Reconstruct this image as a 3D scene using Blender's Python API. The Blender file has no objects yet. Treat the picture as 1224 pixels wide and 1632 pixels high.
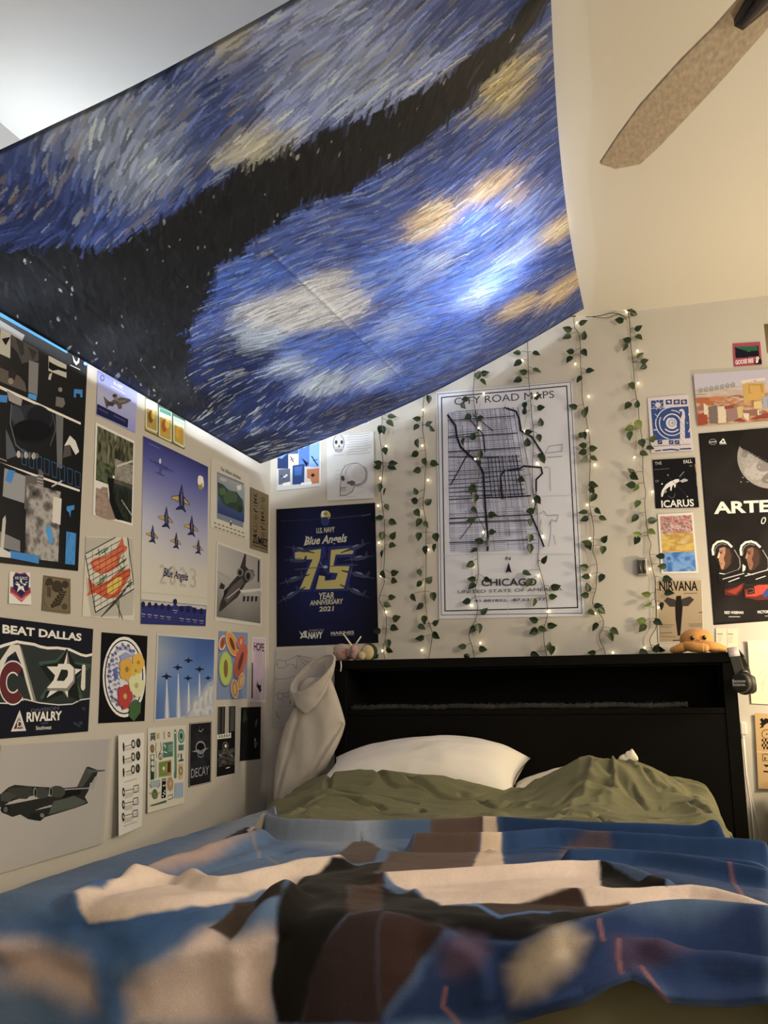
import bpy, bmesh, math, random
import numpy as np
from mathutils import Vector, Matrix, noise as mnoise
from mathutils.geometry import tessellate_polygon

SC = bpy.context.scene
COL = SC.collection

# ------------------------------------------------------------------ camera
cam_d = bpy.data.cameras.new('camera'); cam = bpy.data.objects.new('camera', cam_d); COL.objects.link(cam)
cam_d.sensor_fit = 'VERTICAL'; cam_d.sensor_height = 36.0; cam_d.lens = 36.0 * 1503.2 / 1632.0
cam_d.clip_start = .05
YAW, PITCH, ROLL = 0.28005958, 0.18677371, -0.01273163
_f = Vector((-math.sin(YAW), math.cos(YAW), 0)); _r = Vector((math.cos(YAW), math.sin(YAW), 0)); _u = Vector((0, 0, 1))
_f2 = _f * math.cos(PITCH) + _u * math.sin(PITCH); _u2 = -_f * math.sin(PITCH) + _u * math.cos(PITCH)
_r3 = _r * math.cos(ROLL) + _u2 * math.sin(ROLL); _u3 = -_r * math.sin(ROLL) + _u2 * math.cos(ROLL)
_m = Matrix((_r3, _u3, -_f2)).transposed().to_4x4(); _m.translation = Vector((1.6176, -3.8, .92))
cam.matrix_world = _m
SC.camera = cam

# ------------------------------------------------------------------ world, view
w = bpy.data.worlds.new('world'); SC.world = w; w.use_nodes = True
w.node_tree.nodes['Background'].inputs[0].default_value = (.9, .85, .75, 1); w.node_tree.nodes['Background'].inputs[1].default_value = .02
SC.view_settings.view_transform = 'Standard'; SC.view_settings.look = 'None'
SC.view_settings.exposure = 0.0; SC.view_settings.gamma = 1.0; SC.view_settings.use_curve_mapping = False

# ------------------------------------------------------------------ lights
def lamp(name, kind, loc, power, color, size=.1, rot=None, size_y=None, spread=None):
    d = bpy.data.lights.new(name, kind); d.energy = power; d.color = color
    if kind == 'AREA':
        d.size = size
        if size_y: d.shape = 'RECTANGLE'; d.size_y = size_y
        if spread: d.spread = spread
    else: d.shadow_soft_size = size
    o = bpy.data.objects.new(name, d); o.location = loc
    if rot: o.rotation_euler = rot
    COL.objects.link(o); return o
WARM = (1.0, .77, .47); SOFT = (1.0, .87, .68); COOL = (.86, .93, 1.0)
lamp('bedside_lamp_light', 'POINT', (2.42, -.42, 1.12), 28, WARM, .07)
lamp('room_fill_light', 'POINT', (3.6, -2.3, 1.9), 84, SOFT, .25)  # warm fill added from the unseen right side of the room
lamp('front_fill_light', 'POINT', (2.6, -4.4, 1.9), 28, SOFT, .25)  # soft ambient fill added behind the camera, no lamp modelled
for _y in (-.3, -.7, -1.1, -1.5, -1.9):
    lamp('led_strip_light', 'POINT', (.10, _y, 2.07), 3.3, COOL, .02)
lamp('canopy_spot_light', 'POINT', (1.08, -.80, 2.41), 4.6, (.80, .88, 1.0), .05)
lamp('canopy_puck_light', 'POINT', (1.12, -1.24, 2.372), 2.2, (.95, .97, 1.0), .02)

# ------------------------------------------------------------------ helpers
def lin(c):
    return c / 12.92 if c <= .04045 else ((c + .055) / 1.055) ** 2.4
def hexlin(h):
    return np.array([lin(int(h[i:i + 2], 16) / 255) for i in (0, 2, 4)])
_mats = {}
def mat(name, color, rough=.6, metal=0, noise=0, nscale=20, bump=0, bscale=60, sheen=0, emit=None, estr=0, spec=.5, stretch=None, coat=0, transl=0):
    if name in _mats: return _mats[name]
    m = bpy.data.materials.new(name); m.use_nodes = True; nt = m.node_tree; b = nt.nodes['Principled BSDF']
    b.inputs['Roughness'].default_value = rough; b.inputs['Metallic'].default_value = metal
    b.inputs['Specular IOR Level'].default_value = spec
    col = (*color, 1)
    b.inputs['Base Color'].default_value = col
    tc = nt.nodes.new('ShaderNodeTexCoord')
    if noise:
        mp = nt.nodes.new('ShaderNodeMapping'); nt.links.new(tc.outputs['Object'], mp.inputs[0])
        if stretch: mp.inputs['Scale'].default_value = stretch
        n = nt.nodes.new('ShaderNodeTexNoise'); n.inputs['Scale'].default_value = nscale; n.inputs['Detail'].default_value = 5
        nt.links.new(mp.outputs[0], n.inputs['Vector'])
        mx = nt.nodes.new('ShaderNodeMix'); mx.data_type = 'RGBA'
        mx.inputs[6].default_value = tuple(c * (1 - noise) for c in color) + (1,); mx.inputs[7].default_value = tuple(min(1, c * (1 + noise)) for c in color) + (1,)
        nt.links.new(n.outputs[0], mx.inputs[0]); nt.links.new(mx.outputs[2], b.inputs['Base Color'])
    if bump:
        n2 = nt.nodes.new('ShaderNodeTexNoise'); n2.inputs['Scale'].default_value = bscale; n2.inputs['Detail'].default_value = 4
        nt.links.new(tc.outputs['Object'], n2.inputs['Vector'])
        bp = nt.nodes.new('ShaderNodeBump'); bp.inputs['Strength'].default_value = bump; bp.inputs['Distance'].default_value = .004
        nt.links.new(n2.outputs[0], bp.inputs['Height']); nt.links.new(bp.outputs[0], b.inputs['Normal'])
    if sheen:
        b.inputs['Sheen Weight'].default_value = sheen; b.inputs['Sheen Roughness'].default_value = .4
    if coat: b.inputs['Coat Weight'].default_value = coat
    if emit: b.inputs['Emission Color'].default_value = (*emit, 1); b.inputs['Emission Strength'].default_value = estr
    _mats[name] = m; return m
def attr_mat(name, rough=.6, spec=.4, grain=.06, gscale=300, bump=0, bscale=400, sheen=0, transl=0):
    """colour read from the 'Col' attribute, with a little grain"""
    m = bpy.data.materials.new(name); m.use_nodes = True; nt = m.node_tree; b = nt.nodes['Principled BSDF']
    b.inputs['Roughness'].default_value = rough; b.inputs['Specular IOR Level'].default_value = spec
    a = nt.nodes.new('ShaderNodeAttribute'); a.attribute_name = 'Col'
    tc = nt.nodes.new('ShaderNodeTexCoord'); n = nt.nodes.new('ShaderNodeTexNoise'); n.inputs['Scale'].default_value = gscale; n.inputs['Detail'].default_value = 3
    nt.links.new(tc.outputs['Object'], n.inputs['Vector'])
    mr = nt.nodes.new('ShaderNodeMapRange'); mr.inputs[3].default_value = 1 - grain; mr.inputs[4].default_value = 1 + grain
    nt.links.new(n.outputs[0], mr.inputs[0])
    vm = nt.nodes.new('ShaderNodeVectorMath'); vm.operation = 'SCALE'
    nt.links.new(a.outputs['Color'], vm.inputs[0]); nt.links.new(mr.outputs[0], vm.inputs['Scale'])
    nt.links.new(vm.outputs[0], b.inputs['Base Color'])
    if sheen: b.inputs['Sheen Weight'].default_value = sheen; b.inputs['Sheen Roughness'].default_value = .45
    if bump:
        n2 = nt.nodes.new('ShaderNodeTexNoise'); n2.inputs['Scale'].default_value = bscale
        nt.links.new(tc.outputs['Object'], n2.inputs['Vector'])
        bp = nt.nodes.new('ShaderNodeBump'); bp.inputs['Strength'].default_value = bump; bp.inputs['Distance'].default_value = .002
        nt.links.new(n2.outputs[0], bp.inputs['Height']); nt.links.new(bp.outputs[0], b.inputs['Normal'])
    if transl:
        t = nt.nodes.new('ShaderNodeBsdfTranslucent'); nt.links.new(vm.outputs[0], t.inputs[0])
        ms = nt.nodes.new('ShaderNodeMixShader'); ms.inputs[0].default_value = transl
        out = nt.nodes['Material Output']
        nt.links.new(b.outputs[0], ms.inputs[1]); nt.links.new(t.outputs[0], ms.inputs[2]); nt.links.new(ms.outputs[0], out.inputs[0])
    return m
def link(name, me, parent=None, loc=None, **props):
    o = bpy.data.objects.new(name, me); COL.objects.link(o)
    if parent: o.parent = parent
    if loc is not None: o.location = loc
    for k, v in props.items(): o[k] = v
    return o
def thing(name, label, cat, loc=(0, 0, 0), group=None):
    o = link(name, None, None, loc, label=label, category=cat); o.empty_display_size = .05
    if group: o['group'] = group
    return o
def mesh_from(name, V, F, m, smooth=False, colors=None):
    me = bpy.data.meshes.new(name)
    me.from_pydata([tuple(map(float, v)) for v in V], [], [tuple(map(int, f)) for f in F])
    if m: me.materials.append(m)
    if smooth: me.polygons.foreach_set('use_smooth', [True] * len(me.polygons))
    if colors is not None:
        c = np.ones((len(V), 4), np.float32); c[:, :3] = colors
        at = me.color_attributes.new('Col', 'FLOAT_COLOR', 'POINT'); at.data.foreach_set('color', c.ravel())
    me.update(); return me
class B:
    """collects boxes, tubes, balls into one bmesh"""
    def __init__(s): s.bm = bmesh.new()
    def box(s, a, b, bevel=0, rot=None):
        c = [(a[i] + b[i]) / 2 for i in range(3)]; d = [abs(b[i] - a[i]) for i in range(3)]
        t = bmesh.new(); bmesh.ops.create_cube(t, size=1)
        bmesh.ops.scale(t, vec=d, verts=t.verts)
        if bevel: bmesh.ops.bevel(t, geom=t.edges[:], offset=bevel, segments=2, affect='EDGES', profile=.5)
        if rot: bmesh.ops.rotate(t, cent=(0, 0, 0), matrix=rot, verts=t.verts)
        bmesh.ops.translate(t, vec=c, verts=t.verts); s._add(t); return s
    def _add(s, t):
        me = bpy.data.meshes.new('tmp'); t.to_mesh(me); t.free(); s.bm.from_mesh(me); bpy.data.meshes.remove(me)
    def ball(s, c, r, seg=20, rot=None, fn=None):
        t = bmesh.new(); bmesh.ops.create_uvsphere(t, u_segments=seg, v_segments=max(6, seg * 2 // 3), radius=1)
        if fn:
            for v in t.verts: v.co = fn(v.co)
        bmesh.ops.scale(t, vec=r if hasattr(r, '__len__') else (r, r, r), verts=t.verts)
        if rot: bmesh.ops.rotate(t, cent=(0, 0, 0), matrix=rot, verts=t.verts)
        bmesh.ops.translate(t, vec=c, verts=t.verts); s._add(t); return s
    def tube(s, pts, r, seg=6, caps=True):
        pts = [Vector(p) for p in pts]; n = len(pts); rr = r if hasattr(r, '__len__') else [r] * n
        rings = []; up = None
        for i, p in enumerate(pts):
            d = (pts[min(i + 1, n - 1)] - pts[max(i - 1, 0)]).normalized()
            if up is None: up = d.orthogonal().normalized()
            up = (up - d * up.dot(d)); up = up.normalized() if up.length > 1e-6 else d.orthogonal().normalized()
            q = d.cross(up)
            rings.append([s.bm.verts.new(p + (up * math.cos(a) + q * math.sin(a)) * rr[i]) for a in (2 * math.pi * k / seg for k in range(seg))])
        for a, b in zip(rings, rings[1:]):
            for k in range(seg): s.bm.faces.new((a[k], a[(k + 1) % seg], b[(k + 1) % seg], b[k]))
        if caps: s.bm.faces.new(rings[0][::-1]); s.bm.faces.new(rings[-1])
        return s
    def cyl(s, a, b, r1, r2=None, seg=24):
        return s.tube([a, b], [r1, r1 if r2 is None else r2], seg)
    def lathe(s, prof, seg=24, mtx=None):
        """prof: (r, z) about local Z"""
        rings = []
        for r, z in prof:
            rings.append([s.bm.verts.new((mtx @ Vector((r * math.cos(a), r * math.sin(a), z))) if mtx else (r * math.cos(a), r * math.sin(a), z)) for a in (2 * math.pi * k / seg for k in range(seg))])
        for a, b in zip(rings, rings[1:]):
            for k in range(seg): s.bm.faces.new((a[k], a[(k + 1) % seg], b[(k + 1) % seg], b[k]))
        s.bm.faces.new(rings[0][::-1]); s.bm.faces.new(rings[-1]); return s
    def prism(s, poly, y0, y1, axis='z'):
        f = (lambda p, h: (p[0], p[1], h)) if axis == 'z' else (lambda p, h: (p[0], h, p[1]))
        a = [s.bm.verts.new(f(p, y0)) for p in poly]; b = [s.bm.verts.new(f(p, y1)) for p in poly]; n = len(poly)
        s.bm.faces.new(a[::-1]); s.bm.faces.new(b)
        for i in range(n): s.bm.faces.new((a[i], a[(i + 1) % n], b[(i + 1) % n], b[i]))
        return s
    def build(s, name, m, parent=None, smooth=False, loc=None, **props):
        bmesh.ops.recalc_face_normals(s.bm, faces=s.bm.faces)
        me = bpy.data.meshes.new(name); s.bm.to_mesh(me); s.bm.free()
        me.materials.append(m)
        if smooth: me.polygons.foreach_set('use_smooth', [True] * len(me.polygons))
        return link(name, me, parent, loc, **props)
def ints(s, k): 
    v = [int(x) / 1000 for x in s.split()]; return [tuple(v[i:i + k]) for i in range(0, len(v), k)]
def smoothstep(a, b, x):
    t = np.clip((x - a) / (b - a), 0, 1); return t * t * (3 - 2 * t)
def vnoise(x, y, seed=0):
    """smooth value noise on arrays, about -1..1"""
    xi = np.floor(x).astype(np.int64); yi = np.floor(y).astype(np.int64); fx = x - xi; fy = y - yi
    def hsh(i, j):
        h = (i * 374761393 + j * 668265263 + seed * 1442695041) & 0xffffffff
        h = ((h ^ (h >> 13)) * 1274126177) & 0xffffffff
        return ((h ^ (h >> 16)) & 0xffff) / 32767.5 - 1
    u = fx * fx * (3 - 2 * fx); v = fy * fy * (3 - 2 * fy)
    return (hsh(xi, yi) * (1 - u) + hsh(xi + 1, yi) * u) * (1 - v) + (hsh(xi, yi + 1) * (1 - u) + hsh(xi + 1, yi + 1) * u) * v
def fbm(x, y, seed=0, o=3):
    r = 0; a = 1; t = 0
    for k in range(o): r = r + a * vnoise(x * 2 ** k, y * 2 ** k, seed + k * 17); t += a; a *= .5
    return r / t
def seg_dist(X, Y, pts):
    """distance and nearest parameter side from points to a polyline"""
    d = np.full(X.shape, 9.)
    for (x0, y0), (x1, y1) in zip(pts, pts[1:]):
        dx, dy = x1 - x0, y1 - y0; L = dx * dx + dy * dy + 1e-12
        t = np.clip(((X - x0) * dx + (Y - y0) * dy) / L, 0, 1)
        d = np.minimum(d, np.hypot(X - x0 - t * dx, Y - y0 - t * dy))
    return d
def poly_sd(X, Y, pts):
    """signed distance to polygon, negative inside"""
    p = list(pts) + [pts[0]]; d = seg_dist(X, Y, p); ins = np.zeros(X.shape, bool)
    for (x0, y0), (x1, y1) in zip(p, p[1:]):
        if y0 == y1: continue
        c = ((y0 > Y) != (y1 > Y)) & (X < (x1 - x0) * (Y - y0) / (y1 - y0) + x0); ins ^= c
    return np.where(ins, -d, d)
def grid_faces(nu, nv):
    i = np.arange(nu - 1)[:, None] * nv + np.arange(nv - 1)[None, :]
    return np.stack([i, i + nv, i + nv + 1, i + 1], -1).reshape(-1, 4)
def grid_mesh(name, X, Y, Z, m, colors=None, flip=False):
    nu, nv = X.shape; V = np.stack([X, Y, Z], -1).reshape(-1, 3).astype(np.float32); F = grid_faces(nu, nv)
    if flip: F = F[:, ::-1]
    me = bpy.data.meshes.new(name); me.vertices.add(len(V)); me.vertices.foreach_set('co', V.ravel())
    me.loops.add(F.size); me.polygons.add(len(F)); me.loops.foreach_set('vertex_index', F.ravel().astype(np.int32))
    me.polygons.foreach_set('loop_start', np.arange(0, F.size, 4, dtype=np.int32))
    me.polygons.foreach_set('use_smooth', np.ones(len(F), bool)); me.update(calc_edges=True)
    if colors is not None:
        c = np.ones((len(V), 4), np.float32); c[:, :3] = colors.reshape(-1, 3)
        at = me.color_attributes.new('Col', 'FLOAT_COLOR', 'POINT'); at.data.foreach_set('color', c.ravel())
    me.materials.append(m); me.validate(); return me

def smooth_path(P, sub=4):
    out = []
    for i in range(len(P) - 1):
        p0, p1, p2, p3 = (Vector(P[max(0, min(len(P) - 1, i + k))]) for k in (-1, 0, 1, 2))
        for s in range(sub):
            t = s / sub; out.append(.5 * ((2 * p1) + (-p0 + p2) * t + (2 * p0 - 5 * p1 + 4 * p2 - p3) * t * t + (-p0 + 3 * p1 - 3 * p2 + p3) * t ** 3))
    out.append(Vector(P[-1])); return out

# ------------------------------------------------------------------ room shell
CEIL = 2.437; RX = 4.2; FY = -5.4
M_WALL = mat('wall_paint', (.60, .58, .535), .75, noise=.02, nscale=3, bump=.08, bscale=220, spec=.25)
M_CEIL = mat('ceiling_paint', (.84, .82, .76), .85, noise=.015, nscale=2, bump=.1, bscale=160, spec=.2)
M_FLOOR = mat('carpet', (.30, .26, .21), .95, noise=.25, nscale=180, bump=.5, bscale=300)
M_TRIM = mat('trim_paint', (.75, .73, .68), .45)
def struct(name, a, b, m, bevel=0):
    return B().box(a, b, bevel).build(name, m, kind='structure')
struct('floor', (0, FY, -.1), (RX, 0, 0), M_FLOOR)
struct('ceiling', (-.1, FY - .1, CEIL), (RX + .1, .1, CEIL + .1), M_CEIL)
struct('wall_left', (-.1, FY, 0), (0, 0, CEIL), M_WALL)
struct('wall_back', (-.1, 0, 0), (RX + .1, .1, CEIL), M_WALL)
struct('wall_right', (RX, FY, 0), (RX + .1, 0, CEIL), M_WALL)
struct('wall_front', (-.1, FY - .1, 0), (RX + .1, FY, CEIL), M_WALL)
struct('baseboard_back', (.013, -.013, 0), (RX - .013, 0, .09), M_TRIM, .004)
struct('baseboard_left', (0, FY, 0), (.013, -.013, .09), M_TRIM, .004)
BLANKET_PRINT = [
 ('p','8591a2',60,'615 -2100 617 -1816 616 -1489 692 -1526 876 -1678 990 -1654 910 -1377 309 -864 513 -1613'),
 ('p','3d5f90',90,'485 -2341 591 -2267 615 -2100 660 -2059 855 -2163 876 -2304 799 -2382 745 -2409 760 -2493 685 -2499 694 -2423 644 -2375 514 -2353'),
 ('p','6f86a6',60,'497 -2455 534 -2452 548 -2511 505 -2514'),
 ('p','c8b4ac',50,'479 -2368 542 -2364 653 -2393 679 -2425 688 -2467 647 -2470 565 -2449 495 -2444'),
 ('p','b8a29a',30,'602 -2072 575 -1959 569 -1897 559 -1765 576 -1639 635 -1588 640 -1705 657 -1867 639 -1970 629 -2066'),
 ('p','161a28',8,'562 -1627 525 -1383 561 -1340 618 -1462 604 -1584'),
 ('p','d8c8b8',6,'539 -1404 537 -1295 600 -1415 599 -1449'),
 ('p','d6c4bc',34,'760 -2493 754 -2440 775 -2412 822 -2380 850 -2341 866 -2313 885 -2296 914 -2337 984 -2299 990 -2422 997 -2474'),
 ('p','4a4038',6,'870 -2309 893 -2245 866 -2160 899 -2139 945 -2273 914 -2337'),
 ('p','2b2420',6,'945 -2273 899 -2139 889 -2070 918 -2018 980 -2233'),
 ('p','e4d3c6',10,'588 -2249 626 -2214 599 -2073 662 -2013 793 -2085 809 -2007 876 -1929 944 -1833 1000 -1969 954 -1995 1040 -2072 971 -2058 895 -2008 876 -2085 847 -2196 794 -2266 710 -2300 637 -2311'),
 ('p','564a44',6,'914 -1839 883 -1488 982 -1656 1012 -1810'),
 ('p','171615',8,'920 -2024 946 -1879 1034 -1806 1098 -2024 1046 -2079 1110 -2244 1073 -2373 1050 -2469 1005 -2473 987 -2422 986 -2324 974 -2188'),
 ('p','31272a',10,'1048 -2470 1062 -2374 1087 -2316 1105 -2267 1157 -2229 1181 -2458'),
 ('p','46352f',14,'1032 -2038 1089 -1996 1157 -2229 1108 -2268'),
 ('p','2a446e',30,'1192 -1321 1458 -1363 1867 -1301 1757 -2094 1643 -2007 1477 -1790 1285 -1806'),
 ('p','5f5560',16,'1378 -1539 1480 -1501 1506 -1687 1391 -1730'),
 ('p','60504a',8,'1062 -1648 1034 -1307 1157 -1295 1194 -1546 1223 -1773 1232 -1889 1086 -1940 1050 -1925 1019 -1703'),
 ('p','e2ccb6',5,'1152 -1296 1183 -1289 1241 -1568 1292 -1829 1235 -1895 1223 -1773 1200 -1567'),
 ('p','e4d2c6',8,'1071 -1975 1233 -1902 1362 -1814 1477 -1793 1490 -1983 1643 -2007 1756 -2100 1750 -2170 1648 -2166 1572 -2140 1504 -2156 1458 -2084 1297 -2145 1241 -2181 1166 -2057'),
 ('p','120f10',4,'1478 -1803 1558 -1928 1600 -1930 1600 -2037 1538 -2009 1491 -1988'),
 ('p','372a26',8,'1297 -2145 1457 -2071 1475 -2104 1504 -2156 1435 -2169 1347 -2224'),
 ('p','4a382c',6,'1471 -2113 1541 -2080 1569 -2130 1504 -2162'),
 ('p','131317',8,'1096 -2039 1164 -2072 1241 -2181 1302 -2168 1347 -2224 1436 -2171 1569 -2125 1570 -2195 1508 -2233 1445 -2286 1388 -2292 1271 -2287 1216 -2257 1155 -2240'),
 ('p','3b2c2a',14,'1155 -2240 1231 -2255 1273 -2285 1250 -2329 1209 -2405 1176 -2452'),
 ('p','273a64',24,'1271 -2286 1388 -2292 1445 -2286 1518 -2231 1748 -2180 1729 -2391 1616 -2391 1544 -2357 1426 -2438 1176 -2459 1228 -2383'),
 ('p','453c58',30,'1529 -2278 1600 -2248 1649 -2254 1625 -2293 1589 -2322 1567 -2341 1530 -2348'),
 ('p','574a62',30,'1264 -2322 1294 -2275 1325 -2281 1337 -2316 1324 -2353 1286 -2378 1267 -2369'),
 ('p','c8baa8',34,'1369 -2355 1398 -2307 1454 -2276 1482 -2289 1466 -2336 1423 -2383 1377 -2404'),
 ('l','4f7fc0',5,'1292 -2146 1347 -2224 1392 -2184 1417 -2182'),
 ('l','9a6a68',3,'1272 -2395 1268 -2425 1293 -2449'),
 ('l','9a6a68',3,'1563 -2334 1583 -2369 1596 -2389'),
 ('l','9a6a68',3,'1532 -2284 1531 -2324 1535 -2347'),
 ('l','9a6a68',3,'1718 -1757 1722 -1886 1727 -1993'),
 ('l','9a6a68',3,'1504 -2257 1510 -2294'),
 ('l','9a8f90',4,'614 -1542 739 -1770 845 -1901'),
 ('l','9a8f90',4,'836 -1810 895 -1890'),
]
BLANKET_FOLDS = [
 (26,18,'591 -1411 695 -1474 842 -1486 909 -1442 1056 -1402 1200 -1373 1462 -1431 1671 -1480 1828 -1515'),
 (22,15,'1060 -1640 1239 -1603 1368 -1510 1510 -1547 1668 -1576 1822 -1595'),
 (-24,12,'1215 -1461 1465 -1477 1670 -1514 1846 -1475'),
 (12,20,'592 -2255 671 -2031 798 -2096 883 -1945 953 -1860'),
 (-9,24,'639 -2319 797 -2273 888 -2114 912 -2035'),
 (12,20,'1089 -1996 1254 -1913 1478 -1816 1602 -1969'),
 (-10,16,'1109 -2064 1283 -2067 1456 -2054'),
 (12,18,'1168 -2065 1457 -2074 1642 -2025 1755 -2116'),
 (18,30,'1445 -2292 1509 -2251 1582 -2198 1670 -2178 1747 -2194'),
 (-14,24,'1464 -2311 1537 -2267 1645 -2238 1741 -2252'),
 (14,30,'1408 -2433 1473 -2363 1519 -2306 1582 -2279'),
 (-12,26,'1445 -2429 1509 -2360 1554 -2310'),
 (12,30,'751 -2408 853 -2360 925 -2322 963 -2191'),
 (10,26,'945 -2436 934 -2383 963 -2319 970 -2163'),
 (-9,22,'960 -2425 956 -2382 985 -2318'),
 (16,34,'484 -2387 556 -2400 656 -2410 687 -2456'),
 (-16,26,'490 -2416 551 -2403 653 -2427 676 -2467'),
 (14,26,'615 -2100 617 -1816 637 -1537'),
 (-8,22,'663 -2090 706 -1876 763 -1701'),
 (10,24,'1271 -2293 1324 -2341 1339 -2405'),
 (-8,24,'1297 -2298 1357 -2350 1363 -2412'),
 (-20,12,'1262 -1661 1379 -1616 1513 -1636 1664 -1672 1797 -1750'),
 (16,18,'1417 -1743 1541 -1698 1661 -1760 1782 -1866'),
]
BLANKET_HEM = '1132 -2489 1325 -2463 1427 -2422 1481 -2403 1517 -2375 1549 -2359 1574 -2370 1595 -2393 1637 -2392 1687 -2392 1730 -2382'
BLANKET_HEAD = '326 -1756 554 -1869 559 -1604 526 -1259 708 -1347 907 -1366 1034 -1307 1190 -1311 1458 -1363 1673 -1425 1766 -1534 1816 -1631'
CLOTH_TONES = '2f4274 100 324 953 2f4274 100 222 911 2f4274 100 497 954 2f4274 100 599 937 2f4274 100 692 940 2f4274 100 422 800 2f4274 100 785 890 2f4274 100 794 702 2f4274 100 971 679 2f4274 100 999 772 2f4274 100 964 485 2f4274 100 947 256 3a4f86 90 484 998 3a4f86 90 677 811 3a4f86 90 707 718 3a4f86 90 620 675 3a4f86 90 516 664 3a4f86 90 849 640 4a6cb8 90 645 479 4a6cb8 90 683 335 4a6cb8 90 541 297 4a6cb8 90 799 422 4a6cb8 90 890 450 4a6cb8 90 826 286 4a6cb8 90 649 135 35579f 90 452 315 35579f 90 507 135 35579f 90 384 370 35579f 90 655 253 35579f 90 418 604 93a4d4 60 718 443 93a4d4 60 764 290 93a4d4 60 873 362 93a4d4 60 582 317 93a4d4 60 920 464 93a4d4 60 456 183 8a98c8 70 670 969 8a98c8 70 707 933 8a98c8 70 753 908 8a98c8 70 764 825 8a98c8 70 773 787 8a98c8 70 639 865 8a96a4 70 370 950 8a96a4 70 379 901 8a96a4 70 369 992 8a96a4 70 434 958 8a96a4 70 707 887 8a96a4 70 704 968 8a96a4 70 734 853 8a96a4 70 650 928 b3ad8a 55 586 993 b3ad8a 55 543 855 b3ad8a 55 561 833 b5a04e 50 929 749 b5a04e 50 914 714 b9b5a6 65 441 526 b9b5a6 65 444 478 b9b5a6 65 490 512 b9b5a6 65 403 508 b9b5a6 65 392 539 b9b5a6 65 486 446 c2a470 45 860 573 c2a470 45 898 497 c2a470 45 741 559 c2a470 45 965 151 c2a470 45 927 129 c2a470 45 833 174 c2a470 45 968 350 9aa4a8 60 321 471 9aa4a8 60 328 356 9aa4a8 60 348 244 16203f 80 172 412 16203f 80 166 287 16203f 80 192 191 16203f 80 263 90 16203f 80 244 447 0d0f16 110 90 410 0d0f16 110 59 259 0d0f16 110 42 105 0d0f16 110 59 43 0d0f16 110 66 514 0d0f16 110 37 611 0d0f16 110 33 704 0d0f16 110 33 764 0d0f16 110 36 384 0d0f16 110 89 345 1b2444 70 329 71 1b2444 70 408 78 1b2444 70 194 925 1b2444 70 181 893'
CLOTH_BAND = '72 894 207 829 306 811 442 829 601 828 723 823 811 809 914 820 975 858 1026 833 916 768 824 734 734 728 630 699 518 712 371 673 236 578 150 486 73 324 16 400 -4 613 -9 826'
CLOTH_CREASES = ['458 670 482 438 507 136', '791 599 781 436 754 162', '148 838 110 613 49 439']
DUVET_CREASES = [
 '554 -814 413 -227 710 -718 828 -785 917 -815 1001 -839',
 '545 -887 580 -827 635 -843 694 -876 760 -889 817 -900 874 -916',
 '763 -702 865 -770 944 -820 1026 -829 1087 -881 1135 -901 1184 -831',
 '544 -1014 594 -928 683 -947 798 -1021',
 '991 -788 1031 -789 1088 -731 1153 -614',
 '614 -1245 654 -1097 790 -1121 931 -1187 1035 -1123',
 '901 -973 978 -1133 992 -1036 1056 -1164 1084 -1067 1142 -1191',
 '1130 -854 1203 -812 1266 -776 1340 -785 1400 -803 1464 -841',
 '1224 -924 1296 -945 1328 -879 1375 -814 1432 -807',
 '1507 -779 1526 -837 1550 -902 1586 -876',
 '1537 -649 1569 -731 1599 -751',
 '1423 -1192 1472 -1074 1516 -1020 1574 -1010 1630 -1045',
 '1562 -915 1622 -863 1668 -895 1718 -972',
 '1675 -653 1721 -806 1798 -671',
 '1599 -762 1654 -767 1695 -802 1752 -849',
 '1525 -1311 1576 -1224 1638 -1251 1702 -1313 1795 -1200',
 '1329 -1311 1372 -1181 1423 -1192 1463 -1323',
 '1435 -710 1488 -779 1514 -843',
]
# ------------------------------------------------------------------ bed
M_BLACK = mat('black_wood', (.0034, .0032, .0028), .6, noise=.45, nscale=9, bump=.06, bscale=60, stretch=(1, 6, 30), spec=.09)
M_BLACK2 = mat('black_wood_inner', (.003, .0029, .0028), .6, noise=.3, nscale=12, stretch=(1, 6, 30), spec=.06)
HX0, HX1, HY, HZ = .385, 1.868, -.25, 1.037
bed = thing('bed', 'black wooden bed with bookcase headboard against the back wall', 'bed', (1.12, -.25, 0))
def bpart(b, name, m=M_BLACK, parent=bed, smooth=False, **k):
    o = b.build(name, m, None, smooth, **k); o.parent = parent; o.matrix_parent_inverse = parent.matrix_world.inverted() if False else Matrix.Translation(-Vector(parent.location)); return o
bpart(B().box((HX0 - .004, HY - .004, HZ - .036), (HX1 + .003, -.016, HZ), .003), 'top_board')
bpart(B().box((HX0, HY, 0), (HX0 + .05, -.016, HZ - .037), .002), 'side_panel')
bpart(B().box((HX1 - .045, HY, 0), (HX1, -.016, HZ - .037), .002), 'side_panel')
bpart(B().box((HX0 + .051, HY + .002, .825), (HX1 - .046, -.03, .846), .002), 'shelf_board')
bpart(B().box((HX0 + .051, HY + .003, .20), (HX1 - .046, HY + .022, .824), .002), 'front_panel')
bpart(B().box((HX0 + .051, -.029, .10), (HX1 - .046, -.017, HZ - .037)), 'back_panel', M_BLACK2)
for xx in (.43, 1.745): bpart(B().box((xx, -2.2, .14), (xx + .03, HY - .001, .30), .004), 'side_rail')
bpart(B().box((.43, -2.235, .14), (1.775, -2.203, .30), .004), 'foot_rail')
for i in range(9): bpart(B().box((.461, -.45 - i * .2, .255), (1.744, -.36 - i * .2, .275)), 'slat')
for xx in (.435, 1.715):
    bpart(B().box((xx, -2.23, 0), (xx + .055, -2.18, .139), .004), 'leg')
M_SHEET = mat('khaki_sheet', (.19, .18, .11), .85, noise=.08, nscale=40, bump=.15, bscale=300)
mt = B().box((.41, -2.19, .278), (1.77, -.255, .50), .045).build('mattress', M_SHEET, smooth=True, label='khaki sheeted mattress under the blanket, seen below its hem at the foot', category='mattress')

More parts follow.
